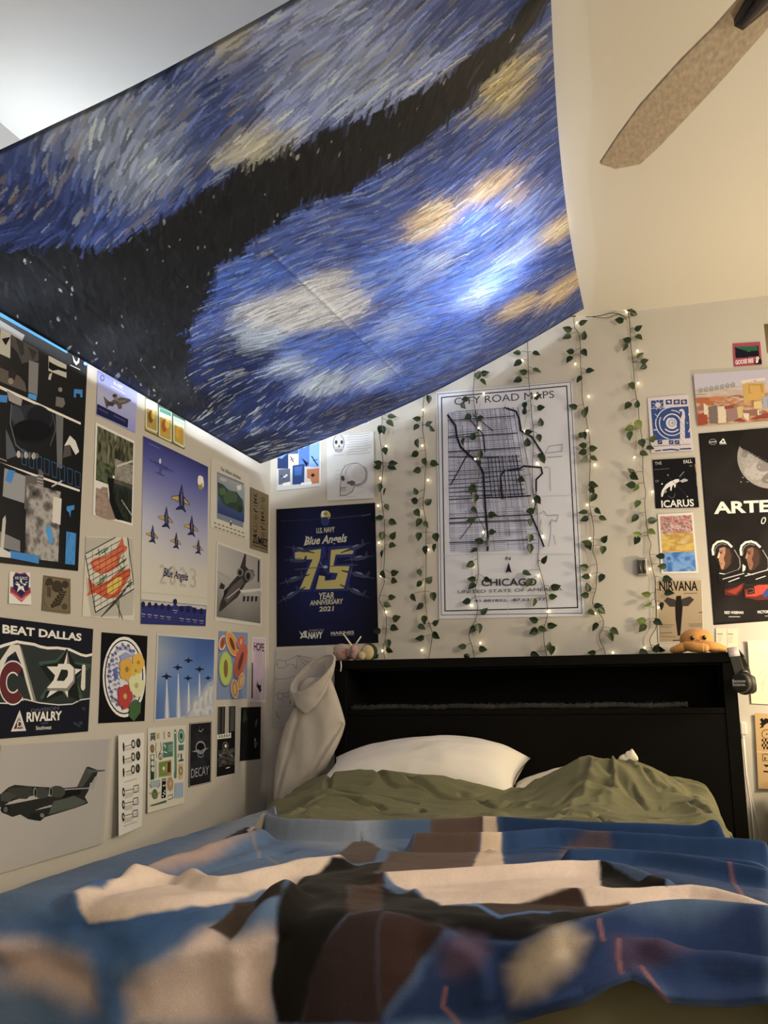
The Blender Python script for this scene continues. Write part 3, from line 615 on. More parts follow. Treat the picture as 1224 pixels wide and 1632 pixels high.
VINES = {
 'A':('519 2121 525 2060 514 2001 520 1940 526 1880 522 1813 515 1754 520 1695 528 1628 530 1562 528 1480 523 1399 524 1358 501 1295 523 1254 532 1205 528 1142 518 1095 523 1047',
  '576 2078 0 569 2044 45 517 2022 100 531 2020 75 540 1926 80 506 1878 200 501 1860 180 579 1869 -5 573 1850 20 515 1765 95 537 1746 110 545 1679 60 504 1638 180 571 1616 25 520 1557 90 572 1562 -50 571 1516 10 520 1481 100 528 1393 60 580 1401 -10 574 1367 20 565 1299 0 545 1266 20 583 1213 -20 574 1170 20 544 1106 80 551 1082 30 494 1162 180 480 1060 180',
  '541 1953 514 1813 502 1694 504 1534 511 1393 532 1240 514 1081'),
 'B':('732 2229 711 2137 707 2068 704 2018 711 1958 716 1882 711 1815 707 1749 699 1683 712 1609 709 1552 709 1487 707 1439 705 1374 700 1319 703 1255 710 1200 726 1152 722 1105 709 1044',
  '755 2185 10 737 2135 90 680 2058 185 740 2030 -20 679 2017 130 751 2004 40 685 1945 80 670 1900 160 715 1863 70 758 1855 20 678 1830 170 670 1745 -110 665 1702 200 729 1694 -40 679 1646 60 681 1605 120 714 1595 60 683 1544 100 756 1538 80 747 1495 100 709 1487 90 682 1394 70 724 1368 -50 679 1347 140 655 1292 60 740 1292 80 677 1254 150 749 1190 -40 700 1198 90 689 1170 30 749 1134 40 673 1128 170',
  '709 2099 701 1941 723 1789 683 1655 717 1494 685 1351 694 1210 682 1079'),
 'C':('939 2284 933 2208 928 2149 933 2081 943 1996 950 1929 947 1863 941 1797 931 1733 920 1669 931 1619 959 1553 929 1507 924 1444 925 1380 909 1302 919 1247 906 1193 885 1155 880 1125 894 1078 897 1040',
  '903 2269 0 979 2309 10 986 2231 0 957 2226 -60 977 2187 50 891 2124 180 888 2095 60 901 2043 150 952 2032 130 882 1936 100 925 1962 -70 953 1885 -80 948 1836 90 911 1744 150 918 1732 45 925 1691 90 921 1644 45 900 1602 180 997 1620 10 994 1550 0 931 1517 200 970 1503 100 911 1476 150 891 1419 150 897 1361 180 967 1354 30 897 1329 140 873 1268 180 950 1230 -45 895 1154 130 923 1157 80 849 1089 190 941 1076 10',
  '972 2145 945 1997 927 1864 913 1697 952 1553 901 1419 892 1254 925 1102'),
 'D':('1165 2361 1164 2242 1164 2175 1168 2091 1170 2016 1174 1959 1170 1894 1166 1845 1161 1781 1163 1700 1175 1651 1174 1572 1176 1493 1169 1424 1179 1376 1190 1322 1197 1260 1198 1207 1182 1154 1180 1101 1190 1033',
  '1099 2344 100 1118 2303 180 1204 2289 20 1120 2254 150 1204 2214 20 1140 2220 200 1117 2181 160 1205 2105 -40 1145 2070 90 1145 2051 -90 1213 2057 0 1206 1998 -90 1160 1957 0 1198 1925 80 1149 1917 -90 1206 1852 10 1209 1833 70 1120 1759 30 1183 1667 60 1146 1626 180 1146 1576 90 1143 1513 100 1141 1470 90 1201 1427 -60 1128 1371 20 1129 1333 120 1240 1315 -10 1227 1277 0 1146 1254 100 1140 1189 200 1219 1162 0 1138 1140 150 1180 1148 20 1201 1085 -80 1210 1063 100 1147 1049 20',
  '1141 2272 1189 2115 1139 1965 1183 1825 1161 1670 1193 1522 1168 1363 1201 1219 1213 1067'),
 'E':('1362 2462 1362 2396 1376 2368 1381 2322 1380 2270 1378 2225 1380 2166 1378 2089 1386 2025 1392 1968 1398 1910 1398 1860 1395 1805 1390 1749 1390 1700 1384 1645 1390 1589 1395 1546 1391 1484 1387 1447 1397 1418 1400 1380 1395 1348 1391 1301 1377 1260 1378 1237 1399 1204 1413 1176 1407 1144 1395 1122 1398 1094 1410 1067 1413 1039',
  '1358 2442 40 1403 2402 -20 1330 2382 200 1327 2346 160 1399 2352 -75 1338 2284 200 1333 2249 130 1399 2269 60 1419 2192 5 1369 2158 130 1337 2049 200 1383 2010 95 1393 2031 -60 1358 1924 150 1380 1919 80 1368 1882 190 1366 1853 170 1369 1823 150 1414 1866 0 1415 1822 30 1407 1715 20 1400 1691 60 1399 1662 130 1355 1606 180 1359 1579 160 1418 1606 50 1436 1577 25 1438 1498 -50 1362 1484 200 1375 1470 70 1427 1449 100 1347 1389 200 1353 1349 180 1414 1339 120 1360 1311 -100 1345 1277 180 1401 1234 0 1411 1212 40 1373 1206 30 1380 1149 130 1456 1131 40 1441 1108 70 1360 1054 180',
  '1372 2411 1357 2233 1404 2089 1392 1945 1413 1801 1375 1639 1379 1503 1371 1356 1383 1204 1442 1052'),
 'F':('1574 2451 1583 2408 1584 2343 1583 2279 1587 2214 1588 2131 1588 2087 1596 2030 1596 1967 1602 1905 1602 1843 1599 1788 1598 1727 1603 1673 1598 1642 1597 1595 1600 1533 1601 1501 1610 1467 1603 1435 1607 1398 1611 1361 1619 1315 1612 1265 1614 1224 1610 1179 1608 1143 1586 1107 1583 1085 1592 1053',
  '1592 2448 -40 1604 2417 20 1541 2395 195 1620 2354 -30 1619 2312 45 1566 2309 210 1557 2275 110 1619 2234 -40 1635 2212 -10 1623 2186 150 1578 2110 70 1594 2035 -80 1554 2028 130 1553 1935 170 1557 1901 100 1594 1946 60 1648 1889 -60 1634 1847 20 1609 1825 20 1602 1867 80 1551 1762 225 1567 1737 45 1545 1704 190 1564 1691 120 1568 1625 120 1553 1569 130 1626 1558 -10 1619 1512 30 1558 1507 200 1557 1479 130 1639 1416 190 1643 1377 180 1666 1325 10 1669 1273 10 1635 1220 100 1577 1272 190 1581 1231 150 1553 1171 190 1556 1141 130 1620 1160 30 1608 1068 -60 1625 1059 20 1561 1049 20',
  '1575 2431 1607 2261 1602 2124 1580 1962 1569 1819 1629 1674 1601 1370 1624 1220 1562 1067'),
}
POSTERS = [
 ('air_force_poster','big dark military collage poster with blue tape stripe along its top edge','poster','l','23211f',((-2.077,1.92),(-1.423,1.915),(-1.42,1.273),(-2.006,1.241)),None,0,[
  ('g',(('55504a','2a2826','1c1b1b'),('2a2725','201f1e','161616'),('2c2826','1f1d1d','151515'),('38322e','2a2624','171616')),0,.02,1,1,20,24),'p 2f86c8 0 9 843 5 842 20 0 27;p 8b857c 0 28 543 45 527 77 0 76;p b0a692 391 75 454 74 454 174 385 176;p 1a1917 399 112 424 99 453 85 425 130 416 125;p 4b4641 457 73 638 79 640 123 576 147 531 171 503 137 459 119;p 35312e 483 75 536 79 543 125 521 142;p 35312e 563 86 629 88 603 134;p 77736f 575 142 641 133 639 273 577 278;p 2f86c8 578 282 637 275 632 300 576 303;p 5a4f45 379 231 516 229 553 246 564 282 380 288;p 2f2723 492 231 492 236 490 241 488 246 486 251 482 256 478 259 473 262 469 264 464 264 459 264 455 263 451 261 448 258 446 254 444 249 444 244 444 239 445 234 447 229 450 224 453 219 457 216 462 213 467 211 471 210 476 211 480 212 484 214 487 217 490 221 491 226;p 8a7763 477 261 476 266 474 271 469 275 464 278 458 280 452 280 447 278 444 275 443 271 444 266 447 261 451 257 457 254 463 252 468 252 473 254 476 257;p b7ad9a 708 77 839 75 843 135 710 144;p 151413 712 101 747 102 788 101 841 95 840 110 779 118 739 135 711 132;p b7ad9a 718 156 738 144 727 182 710 182;p 7d746a 816 198 815 202 813 206 809 209 804 212 798 213 793 213 789 212 786 210 785 206 786 202 788 199 792 195 797 193 802 191 808 191 812 192 815 195;p 6a6259 772 242 829 233 841 256 822 279 769 286;p 2477b0 903 168 969 151 970 188 954 192 953 177 919 184 921 205 903 206;p d8cdb8 0 300 968 310 966 321 0 314;p 2477b0 224 380 441 330 439 360 225 405;p 8f877d 436 310 538 321 530 351 485 351 450 349;p 15161a 764 370 762 387 754 406 739 425 719 442 695 458 667 472 637 483 607 491 576 495 548 496 521 494 498 488 480 480 466 468 457 455 454 440 456 423 463 406 476 389 494 373 515 357 541 343 569 332 598 323 629 317 659 314 687 315 712 320 733 328 750 339 760 353;p 2b2d33 753 355 751 369 743 384 730 399 712 414 690 427 665 439 638 449 610 456 582 460 556 462 532 461 511 457 494 451 481 442 473 432 470 420 472 406 479 392 491 378 507 365 527 351 550 340 576 330 603 322 631 316 658 313 683 313 706 316 725 322 740 331 749 342;p 1b1c21 743 351 742 362 737 374 729 385 718 396 705 406 690 414 674 421 657 426 640 428 623 429 608 427 595 423 584 417 576 410 571 401 569 391 570 381 574 370 581 359 591 348 604 339 618 330 634 323 651 318 668 315 684 314 700 315 714 319 726 324 734 332 740 341;p 3b3c40 543 378 547 385 550 393 551 400 550 408 548 415 544 421 538 427 531 431 523 433 515 434 506 434 497 432 489 429 481 424 474 419 468 412 464 405 461 397 460 390 461 383 463 376 467 370 473 364 479 360 487 358 495 356 504 356 513 358 522 361 530 366 537 371;p 111215 746 403 744 413 736 424 724 434 707 445 686 455 662 464 637 472 611 478 585 483 561 485 538 486 519 484 503 481 491 476 484 469 481 461 483 452 490 442 501 432 516 422 535 412 557 403 581 395 606 388 632 383 658 380 681 379 703 380 720 383 734 388 743 395;l 54565a 5.36 468 360 462 438 501 518 566 539;l 4a4b4d 4.29 751 326 776 391 740 470;p 4e5257 433 466 474 512 512 560 442 590;p 63605d 772 321 830 319 835 555 798 555;p b5a890 534 551 533 556 531 561 528 565 524 567 519 568 515 567 511 564 509 560 508 556 509 550 511 546 514 542 518 539 522 538 527 539 530 542 533 546;p 6b6156 554 553 554 557 552 561 549 564 545 567 542 567 538 566 535 564 533 561 532 557 532 552 534 548 537 545 540 543 544 542 548 543 551 545 553 548;p b5a890 585 544 584 549 582 554 579 558 574 561 570 561 566 560 562 558 560 554 559 549 559 544 561 539 564 535 569 532 573 531 577 532 581 535 584 539;p 6b6156 606 543 605 547 603 551 600 555 597 557 593 558 589 557 586 555 584 551 583 547 583 543 585 539 588 535 592 533 596 532 599 533 602 535 605 539;p b5a890 637 537 637 542 635 547 631 551 627 554 622 555 618 554 614 551 611 547 610 542 611 537 613 532 616 528 621 525 625 524 630 525 634 528 636 532;p 6b6156 659 533 658 537 656 542 653 545 650 547 646 548 642 547 638 545 636 541 635 537 636 533 638 529 640 525 644 523 648 522 652 523 655 525 658 529;l 24506e 2.68 538 527 545 588 574 589 574 529 538 527;l 24506e 2.68 590 530 597 592 626 593 626 531 590 530;l 24506e 2.68 643 532 651 595 681 596 681 534 643 532;l 24506e 2.68 698 535 706 599 737 600 737 537 698 535;l 24506e 2.68 754 538 764 603 795 604 794 540 754 538;l 24506e 2.68 813 541 822 607 855 608 854 542 813 541;l 24506e 2.68 873 543 883 611 917 612 916 545 873 543;l 24506e 2.68 935 546 946 615 981 616 979 549 935 546;p c9c0b0 884 392 930 407 962 450 935 471 887 434 844 449;p 4c4742 844 449 887 434 902 481 837 505;l 99928a 2.68 82 572 442 596;p d8cdb8 0 561 408 608 982 626 978 636 638 625 0 580;p 8a8783 430 626 576 635 567 747 421 739;p 2477b0 456 627 501 625 476 680 436 675;p 5d5650 571 630 657 621 665 585 696 597 707 704 674 745 568 771;l 9b9084 3.75 652 616 692 615;l 9b9084 3.75 653 629 693 628;l 9b9084 3.75 654 642 694 641;l 9b9084 3.75 654 655 694 654;l 9b9084 3.75 655 668 695 667;l 9b9084 3.75 656 681 696 680;l 9b9084 3.75 656 694 697 693',('n',('2b2725','6b625a','a39a8d','4a443f'),.58,.66,.83,.97,30,40,5,8,3,0),'p c4b9a5 774 688 839 689 836 806 773 801;l b9ad9c 4.29 761 647 834 611;p 2477b0 880 718 941 703 941 723 915 733 912 765 898 741 881 737;p 77736f 399 877 545 903 547 948 401 939;p b5aa98 411 962 424 828 441 812 446 832 433 960;p 2477b0 473 948 686 955 682 987 478 977;p c5bba9 401 939 482 956 483 977 402 977;p 2f86c8 730 824 766 820 787 887 761 902 726 843',('n',('1f6ea3','2a80b8','1a5a86'),.885,.83,.965,.975,14,14,9,9,5,0),'p e8e2d4 878 16 899 34 908 37 920 27 923 8 932 9 930 33 909 53 889 44;l cfc8ba 2.68 865 67 939 64;p 2f86c8 999 14 998 18 995 22 991 26 985 29 979 31 973 31 968 30 964 28 963 25 964 21 967 17 971 13 977 10 983 8 989 8 994 9 998 11;l e8e2d4 2.68 970 23 992 16;l e8e2d4 2.68 980 14 981 25']),
 ('attack_jet_poster','small lilac poster of a single grey attack jet banking','poster','l','8484b8',((-1.366,1.905),(-1.133,1.907),(-1.138,1.763),(-1.364,1.762)),None,0,[
  ('g',(('6d6fae','8080b4','8a8ac0'),('a9a6bd','9a98bd','9795c4'),('8a88b0','8482b4','8280b8')),0,0,1,1,24,24),'p 5a5a78 161 97 159 125 151 153 137 177 120 194 101 204 83 203 68 193 58 175 54 151 56 123 64 96 78 72 95 54 114 45 132 45 147 55 157 73;p 8886b0 133 112 132 125 128 139 121 151 113 159 105 164 96 163 89 158 84 149 82 137 83 123 87 109 93 97 101 89 110 85 119 85 126 90 131 99',('t','d9d7e4','A-10C',(.378,.136),(.628,.155),.095,1,0),'l c4c2da 2.68 324 199 683 207;p 5a4f4a 149 504 257 561 324 567 388 485 586 331 811 267 848 294 730 406 611 492 616 584 532 638 486 549 327 616 233 757 195 651;p 7c6f68 381 349 474 305 523 454 404 477;p 3f3734 258 576 425 546 395 637 229 682;p 3a3432 470 354 467 368 459 383 445 398 428 410 409 419 392 423 377 421 368 415 364 404 366 390 375 375 389 360 406 348 424 339 442 335 456 336 466 343;p 77695f 522 439 725 329 694 397 525 493;p 1a1c40 10 751 793 762 790 964 6 982;l 3b3d66 6.43 55 837 270 849;l 3b3d66 6.43 421 829 719 842']),
 ('bamboo_path_photo','portrait photo of a boardwalk beside a bamboo fence with white border','photo','l','cdc3b0',((-1.365,1.738),(-1.14,1.735),(-1.133,1.453),(-1.358,1.45)),None,0,[
  ('n',('14140e','2e2f1c','6b6748','1f2014','8a8468'),.04,.03,.97,.5,34,40,16,2.2,11,0),('n',('1c2015','39402a','5f6142','242a1a'),.04,.4,.45,.62,20,18,7,5,12,0),('n',('5c564b','8d8573','6e6658','a59b86'),.5,.3,.97,.55,24,18,3,14,13,-30),'p b8ac94 549 370 956 233 958 257 543 394',('n',('2a2822','55503f','3a362b'),.42,.53,.97,.62,18,8,12,2,14,0),('n',('12140f','1e221a','2c3226','10120e'),.38,.58,.97,.97,24,26,9,3,15,0),'p 8a7160 199 669 329 656 378 789 472 896 552 983 352 1007 62 992 68 862 107 741',('n',('7d6655','9a7f6b','6d5748'),.05,.7,.33,.97,10,20,2,12,16,0),'p 0f1110 322 545 490 532 465 687 577 822 797 964 586 978 406 815;l a59b86 4.29 695 744 994 890;l 3c4434 2.68 682 531 973 532;l 2e372c 2.14 718 541 726 862;l 2e372c 2.14 789 530 797 853;l 2e372c 2.14 861 518 869 844;l 2e372c 2.14 935 506 942 834']),
 ('preserve_jars_print','small print of three yellow glass preserve jars under the canopy edge','print','l','b0a070',((-1.081,1.938),(-.801,1.926),(-.798,1.791),(-1.077,1.788)),None,0,[
  ('g',(('2f6a58','2b6050','28584a'),('9a8a3c','8f8038','84763a')),0,0,1,1,4,6),'p c9c4a0 -1 258 284 188 297 891 263 938 38 937 11 908;p a98a3a 24 466 270 402 273 882 37 900;p 6e4f1f 187 577 186 608 183 639 178 668 170 696 161 720 150 740 138 755 126 765 113 769 102 767 90 759 81 746 73 728 66 705 62 679 61 651 61 621 64 591 70 562 77 535 86 511 96 490 108 475 120 464 133 459 145 461 156 468 166 481 174 499 181 522 185 548;p c9a94a 238 502 238 525 235 549 231 572 225 593 218 611 209 627 200 639 190 647 180 650 170 649 162 643 154 634 147 620 142 603 139 583 138 562 138 539 141 516 145 494 151 473 158 454 167 439 176 426 186 418 195 414 205 415 214 420 222 430 229 443 234 461 237 480;p e3c9bd 15 265 267 211 269 304 17 347;p c9c4a0 318 273 641 200 655 950 616 1000 360 996 330 965;p b8922f 345 494 625 428 628 940 360 957;p a5561f 530 614 529 647 525 679 519 711 510 740 500 766 488 787 474 803 460 814 446 818 433 815 420 807 409 793 400 773 393 749 388 722 387 691 387 660 391 628 397 597 405 568 415 542 427 521 440 504 454 493 468 488 482 490 495 497 506 511 516 531 523 555 528 583;p d6b648 589 535 588 559 585 584 580 608 573 631 565 651 555 667 544 680 533 688 522 692 511 690 501 684 492 674 485 659 479 641 476 620 474 597 475 573 478 549 482 525 489 503 497 483 507 466 517 453 529 444 540 440 551 441 561 447 570 457 578 472 583 490 587 511;p 3f8a70 335 280 621 224 623 323 337 368;p c9c4a0 679 274 982 233 995 927 952 980 725 949 691 917;p b4902f 710 481 964 445 965 917 724 907;p c99a28 873 613 873 643 869 674 863 703 855 731 845 755 834 774 821 789 808 798 795 802 783 799 771 791 761 777 752 759 745 736 741 710 739 681 740 651 743 621 749 592 757 565 766 542 777 522 790 506 803 497 816 492 829 494 841 502 851 516 860 534 867 557 872 584;p c08a2a 943 527 943 550 940 573 935 596 929 617 921 635 912 650 902 662 891 669 881 672 871 671 861 665 853 655 846 641 841 624 837 604 836 582 836 559 839 536 844 514 850 493 858 475 867 459 877 448 887 440 897 436 908 437 917 443 926 453 933 467 938 484 942 504;p 9ab49c 699 282 960 259 962 364 701 375;p c8b83a 42 143 268 123 269 183 43 214;l 1d3028 2.94 0 994 992 996;l 1d3028 3.43 299 209 307 991;l 1d3028 3.43 658 238 668 976']),
 ('jet_diamond_poster','tall poster of six blue fighter jets climbing under one propeller plane','poster','l','b0a590',((-1.087,1.767),(-.61,1.768),(-.589,1.163),(-1.062,1.142)),None,0,[
  ('g',(('2b2c66','2a2b60','24265a'),('4a4c86','50528a','44477e'),('7d7c9c','70708f','6d6d90'),('a39fa8','8e8b99','8f8c9c'),('b5ac9f','a8a09c','a49c98'),('bbb098','b8ad97','b4a993'),('bcb198','baaf96','b6ab92'),('bcb198','baaf96','b6ab92')),0,0,1,1,20,40),'l 6a6c98 1.96 77 27 230 26;p 3c3f74 60 105 233 119 440 119 440 128 268 139 252 164 305 170 301 177 174 173 177 166 231 161 220 138 97 122;p b9b4b8 253 95 252 100 250 105 246 109 241 112 235 113 230 112 226 109 223 105 222 100 223 95 225 90 229 86 234 83 240 82 245 83 249 85 252 90;l 26294f 2.94 147 113 357 119;l 26294f 1.96 289 116 297 136;l 26294f 1.96 339 115 347 135;p 20233f 562 175 580 201 596 243 686 273 693 288 612 286 604 308 636 333 627 340 576 328 561 330 480 342 476 334 532 309 526 290 406 286 403 274 520 250 545 206;p b08a3e 412 275 516 255 521 285 412 283;p b08a3e 603 255 675 276 679 285 608 281;p 3d4270 556 208 571 206 582 303 548 307;p 8a6d3a 559 241 570 239 568 280 560 281;p 20233f 336 337 350 357 362 390 428 414 434 426 374 423 368 440 392 459 385 464 348 454 336 456 276 464 273 458 315 439 310 424 220 419 218 410 306 394 324 360;p b08a3e 225 411 303 397 307 420 225 417;p b08a3e 367 399 420 416 424 423 371 419;p 3d4270 332 362 343 361 352 435 326 438;p 8a6d3a 334 387 343 386 342 417 335 418;p 20233f 729 342 743 362 756 395 827 420 833 432 769 429 762 446 787 465 780 470 740 460 728 462 663 469 659 464 705 445 700 430 603 425 601 416 695 399 715 365;p b08a3e 608 416 692 403 696 426 608 423;p b08a3e 761 404 818 422 822 429 765 425;p 3d4270 724 367 736 366 745 441 717 444;p 8a6d3a 726 392 735 391 734 423 727 424;p 20233f 144 462 155 479 165 506 217 526 221 536 175 533 170 546 188 562 183 566 154 558 145 559 97 564 95 559 128 545 124 533 53 527 51 520 120 508 135 481;p b08a3e 56 520 118 510 121 529 56 526;p b08a3e 169 513 211 528 213 534 172 530;p 3d4270 141 483 150 482 157 542 137 544;p 8a6d3a 143 503 149 502 149 528 144 528;p 20233f 487 469 497 484 507 510 559 530 564 539 517 536 512 549 530 564 525 568 496 560 487 561 439 566 436 561 470 548 466 536 394 531 393 524 462 512 477 487;p b08a3e 398 524 460 515 463 533 398 529;p b08a3e 511 517 553 531 556 537 514 533;p 3d4270 483 488 492 487 499 545 479 547;p 8a6d3a 485 507 492 507 491 531 486 532;p 20233f 842 474 852 489 862 514 915 533 920 542 872 539 867 551 885 566 880 570 850 562 841 563 792 568 789 563 824 550 819 539 746 534 745 527 816 516 831 491;p b08a3e 750 528 814 519 817 536 750 533;p b08a3e 866 521 909 534 912 540 869 536;p 3d4270 838 493 847 492 854 548 833 549;p 8a6d3a 840 512 846 511 845 534 840 535;p d8cfb0 922 108 924 115 925 123 923 131 919 138 913 145 906 150 898 155 888 157 878 158 867 158 857 156 847 153 838 148 831 142 825 136 820 128 818 120 818 113 819 105 823 98 828 91 835 86 844 82 853 79 864 78 874 78 885 80 895 83 904 87 911 93 917 100;p 8a7a3a 906 143 903 150 897 156 887 161 874 165 861 167 848 167 838 164 831 160 829 155 831 149 837 143 848 138 860 134 873 132 886 132 896 134 903 138;p f0ead8 913 92 912 98 907 104 901 109 892 112 883 113 875 113 868 110 863 106 862 100 863 94 868 88 874 84 883 80 892 79 900 79 907 82 912 87;p c7a93f 910 124 909 126 906 129 901 132 895 133 889 134 884 134 879 133 876 131 875 129 876 126 879 123 884 121 889 119 895 118 901 118 905 119 909 121',('t','a59a82','2',(.248,.777),(.335,.778),.106,0,0),('t','a59a82','0',(.393,.776),(.485,.777),.108,0,0),('t','a59a82','2',(.547,.775),(.643,.777),.111,0,0),('t','a59a82','3',(.708,.774),(.81,.776),.114,0,0),('t','1b1c44','Blue Angels',(.297,.732),(.677,.74),.045,1,.35),'l 1b1c44 3.06 297 740 418 676;l a79d86 1.53 -24 834 971 829;l a8a090 1.23 475 637 492 839;p 23265c -19 874 985 875 966 1008 -21 1000;p a9a192 -15 877 977 878 975 897 813 901 710 884 493 893 184 897 -14 909;p 17193c 51 898 49 903 45 908 38 912 30 914 21 914 13 913 6 909 1 905 -1 899 1 894 5 889 12 885 20 883 29 882 37 884 44 887 49 892;p 23265c -28 942 6 918 45 917 82 940 80 988 -23 988;l 9a958c 2.45 -1 947 54 949;l 8a867e 1.84 11 960 47 961;p 17193c 136 899 135 904 130 910 123 913 114 916 105 916 97 914 89 911 85 906 83 901 84 895 89 890 96 886 104 884 113 883 122 885 129 888 134 893;p 23265c 54 944 90 920 130 919 168 942 166 990 60 991;l 9a958c 2.45 83 949 140 951;l 8a867e 1.84 95 962 132 963;p 17193c 224 900 222 906 218 911 211 915 202 917 192 917 183 916 176 912 171 907 169 902 171 896 175 891 182 887 191 885 201 884 210 886 217 890 222 894;p 23265c 139 946 176 921 218 920 257 944 254 993 145 993;l 9a958c 2.45 169 952 228 953;l 8a867e 1.84 182 964 219 965;p 17193c 315 901 313 907 308 912 301 916 292 919 282 919 273 917 265 914 260 909 258 903 260 897 264 892 272 888 281 886 291 885 300 887 308 891 313 896;p 23265c 227 948 265 923 309 922 349 946 346 996 233 996;l 9a958c 2.45 257 954 318 956;l 8a867e 1.84 271 967 310 968;p 17193c 408 903 407 909 402 914 394 918 384 920 374 921 365 919 357 915 352 910 350 905 352 899 356 893 364 889 373 887 384 887 393 888 401 892 406 897;p 23265c 318 950 357 925 402 924 444 949 440 999 324 999;l 9a958c 2.45 349 956 412 958;l 8a867e 1.84 363 969 403 970;p 17193c 504 869 502 875 497 881 489 885 479 887 469 887 459 886 451 882 446 877 444 871 446 865 451 860 458 856 468 853 479 853 489 854 497 858 502 863;p 23265c 411 911 451 886 497 884 540 909 537 961 417 961;l 9a958c 2.45 443 917 508 919;l 8a867e 1.84 457 931 499 932;p 17193c 605 906 603 912 598 917 590 921 580 924 569 924 559 922 550 919 545 913 543 907 544 901 550 896 558 892 568 889 579 889 589 891 597 894 603 900;p 23265c 509 954 550 928 598 927 643 953 639 1005 515 1005;l 9a958c 2.45 542 960 609 963;l 8a867e 1.84 556 974 599 975;p 17193c 708 907 707 913 701 919 693 923 682 926 671 926 660 924 652 920 646 915 644 909 646 903 651 897 660 893 670 890 681 890 692 892 701 896 706 901;p 23265c 609 956 652 930 701 929 747 955 743 1008 615 1008;l 9a958c 2.45 643 963 712 965;l 8a867e 1.84 658 977 702 978;p 17193c 815 909 814 915 808 921 799 925 788 928 777 928 766 926 757 922 751 917 749 911 751 904 756 899 765 894 776 892 787 891 798 893 807 897 813 902;p 23265c 712 959 757 932 808 931 856 958 851 1012 718 1011;l 9a958c 2.45 747 965 819 968;l 8a867e 1.84 763 980 809 981;p 17193c 926 910 924 917 918 923 909 927 898 929 886 930 875 928 865 924 859 918 857 912 859 906 865 900 874 896 885 893 897 893 908 895 918 898 924 904;p 23265c 819 961 866 934 919 933 968 960 963 1015 825 1015;l 9a958c 2.45 856 968 930 970;l 8a867e 1.84 872 983 920 984']),
 ('grilled_fish_print','sketchy print of two orange fish on a wire grill rack','print','l','c0b49a',((-1.388,1.38),(-1.13,1.415),(-1.1,1.15),(-1.388,1.143)),None,0,[
  'p a49b86 -23 10 1014 9 992 215 1018 582 965 936 569 968 153 993 46 615;p bdb39c -7 221 673 -22 873 -16 1011 614 229 938 36 482;p c0552e 96 325 193 270 419 229 644 134 759 -14 800 95 876 111 855 156 728 221 672 361 480 434 315 465 173 427;p d06a3a 167 323 420 264 645 241 589 329 368 404 227 391;p c04a22 55 743 105 677 66 514 211 609 482 534 645 430 918 371 944 404 902 488 752 623 646 737 434 761 216 698 109 733;p d0a83a 429 602 645 488 754 493 726 592 566 693 446 705;l 3f5a30 4.82 205 225 275 197 337 163;l 4a6838 3.75 245 161 291 232;l 3f5a30 4.82 318 205 389 176 451 142;l 4a6838 3.75 359 141 404 211;l 3f5a30 4.82 631 354 700 326 761 294;l 4a6838 3.75 672 292 714 360;l 3f5a30 4.82 714 317 783 290 845 257;l 4a6838 3.75 756 256 797 324;l 3f5a30 4.82 304 532 372 505 431 473;l 4a6838 3.75 343 472 386 537;l 3f5a30 4.82 252 599 319 573 378 541;l 4a6838 3.75 290 541 334 605;l 3f5a30 4.82 846 595 913 569 972 538;l 4a6838 3.75 887 538 925 601;l 3f5a30 4.82 686 420 755 393 815 361;l 4a6838 3.75 727 360 768 426;l 35332b 2.14 -7 221 673 -22;l 35332b 2.14 16 292 706 41;l 35332b 2.14 38 362 739 102;l 35332b 2.14 59 430 771 162;l 35332b 2.14 81 497 802 222;l 35332b 2.14 102 563 834 280;l 35332b 2.14 123 628 864 338;l 35332b 2.14 143 692 895 395;l 35332b 2.14 163 755 924 451;l 35332b 2.14 183 817 954 506;l 35332b 2.14 202 878 983 560;l 35332b 2.14 221 938 1011 614;l 2a2822 3.22 -7 221 229 938;l 2a2822 3.22 -7 221 229 938;l 2a2822 3.22 -7 221 673 -22 873 -16 1011 614 229 938;l 4a473c 1.34 129 164 213 893;l 4a473c 1.34 258 137 331 857;l 4a473c 1.34 387 109 449 821;l 4a473c 1.34 516 82 567 785;l 4a473c 1.34 644 55 685 750;l 4a473c 1.34 773 27 804 714;l 4a473c 1.34 901 0 922 678;l 3a382f 2.68 336 985 646 784;l 3a382f 2.68 336 985 704 735;l 3a382f 2.68 336 985 762 686;l 3a382f 2.68 336 985 821 636;l 3a382f 2.68 336 985 880 586;l 3a382f 2.68 336 985 940 536;l 3a382f 2.68 620 785 748 989;l 3a382f 2.68 672 767 685 978']),
 ('crest_sticker_card','white card with red and navy shield crest on the left wall','sticker','l','cfc5b2',((-1.722,1.236),(-1.639,1.243),(-1.631,1.157),(-1.72,1.153)),(.002,.002,.006,.004),0,[
  'p 8f2b33 54 471 987 461 1000 627 553 936 49 659;p c96a6a 110 636 549 833 962 629 962 682 551 896 102 698;p 1f2348 165 187 288 26 522 62 753 18 954 159 891 527 547 777 186 530;l 8f3a42 3.22 165 187 288 26 521 53 753 18 954 159',('t','c8bfae','AIR FORCE',(.252,.227),(.855,.228),.088,1,0),'p d8d0bf 539 173 610 345 824 360 651 451 720 624 538 518 351 628 419 450 247 371 467 350;p 23285a 604 389 601 406 592 422 577 434 558 440 538 441 519 436 503 425 492 410 488 392 491 375 500 359 515 347 534 340 555 339 574 345 590 356 600 371;l b8b0a4 2.68 303 313 401 331;l b8b0a4 2.68 759 319 856 298']),
 ('kraft_label_card','small brown kraft card with dark stamped marks below the military collage','card','l','6f5f44',((-1.579,1.243),(-1.456,1.246),(-1.452,1.146),(-1.579,1.146)),(.002,.003,.006,.004),0,[
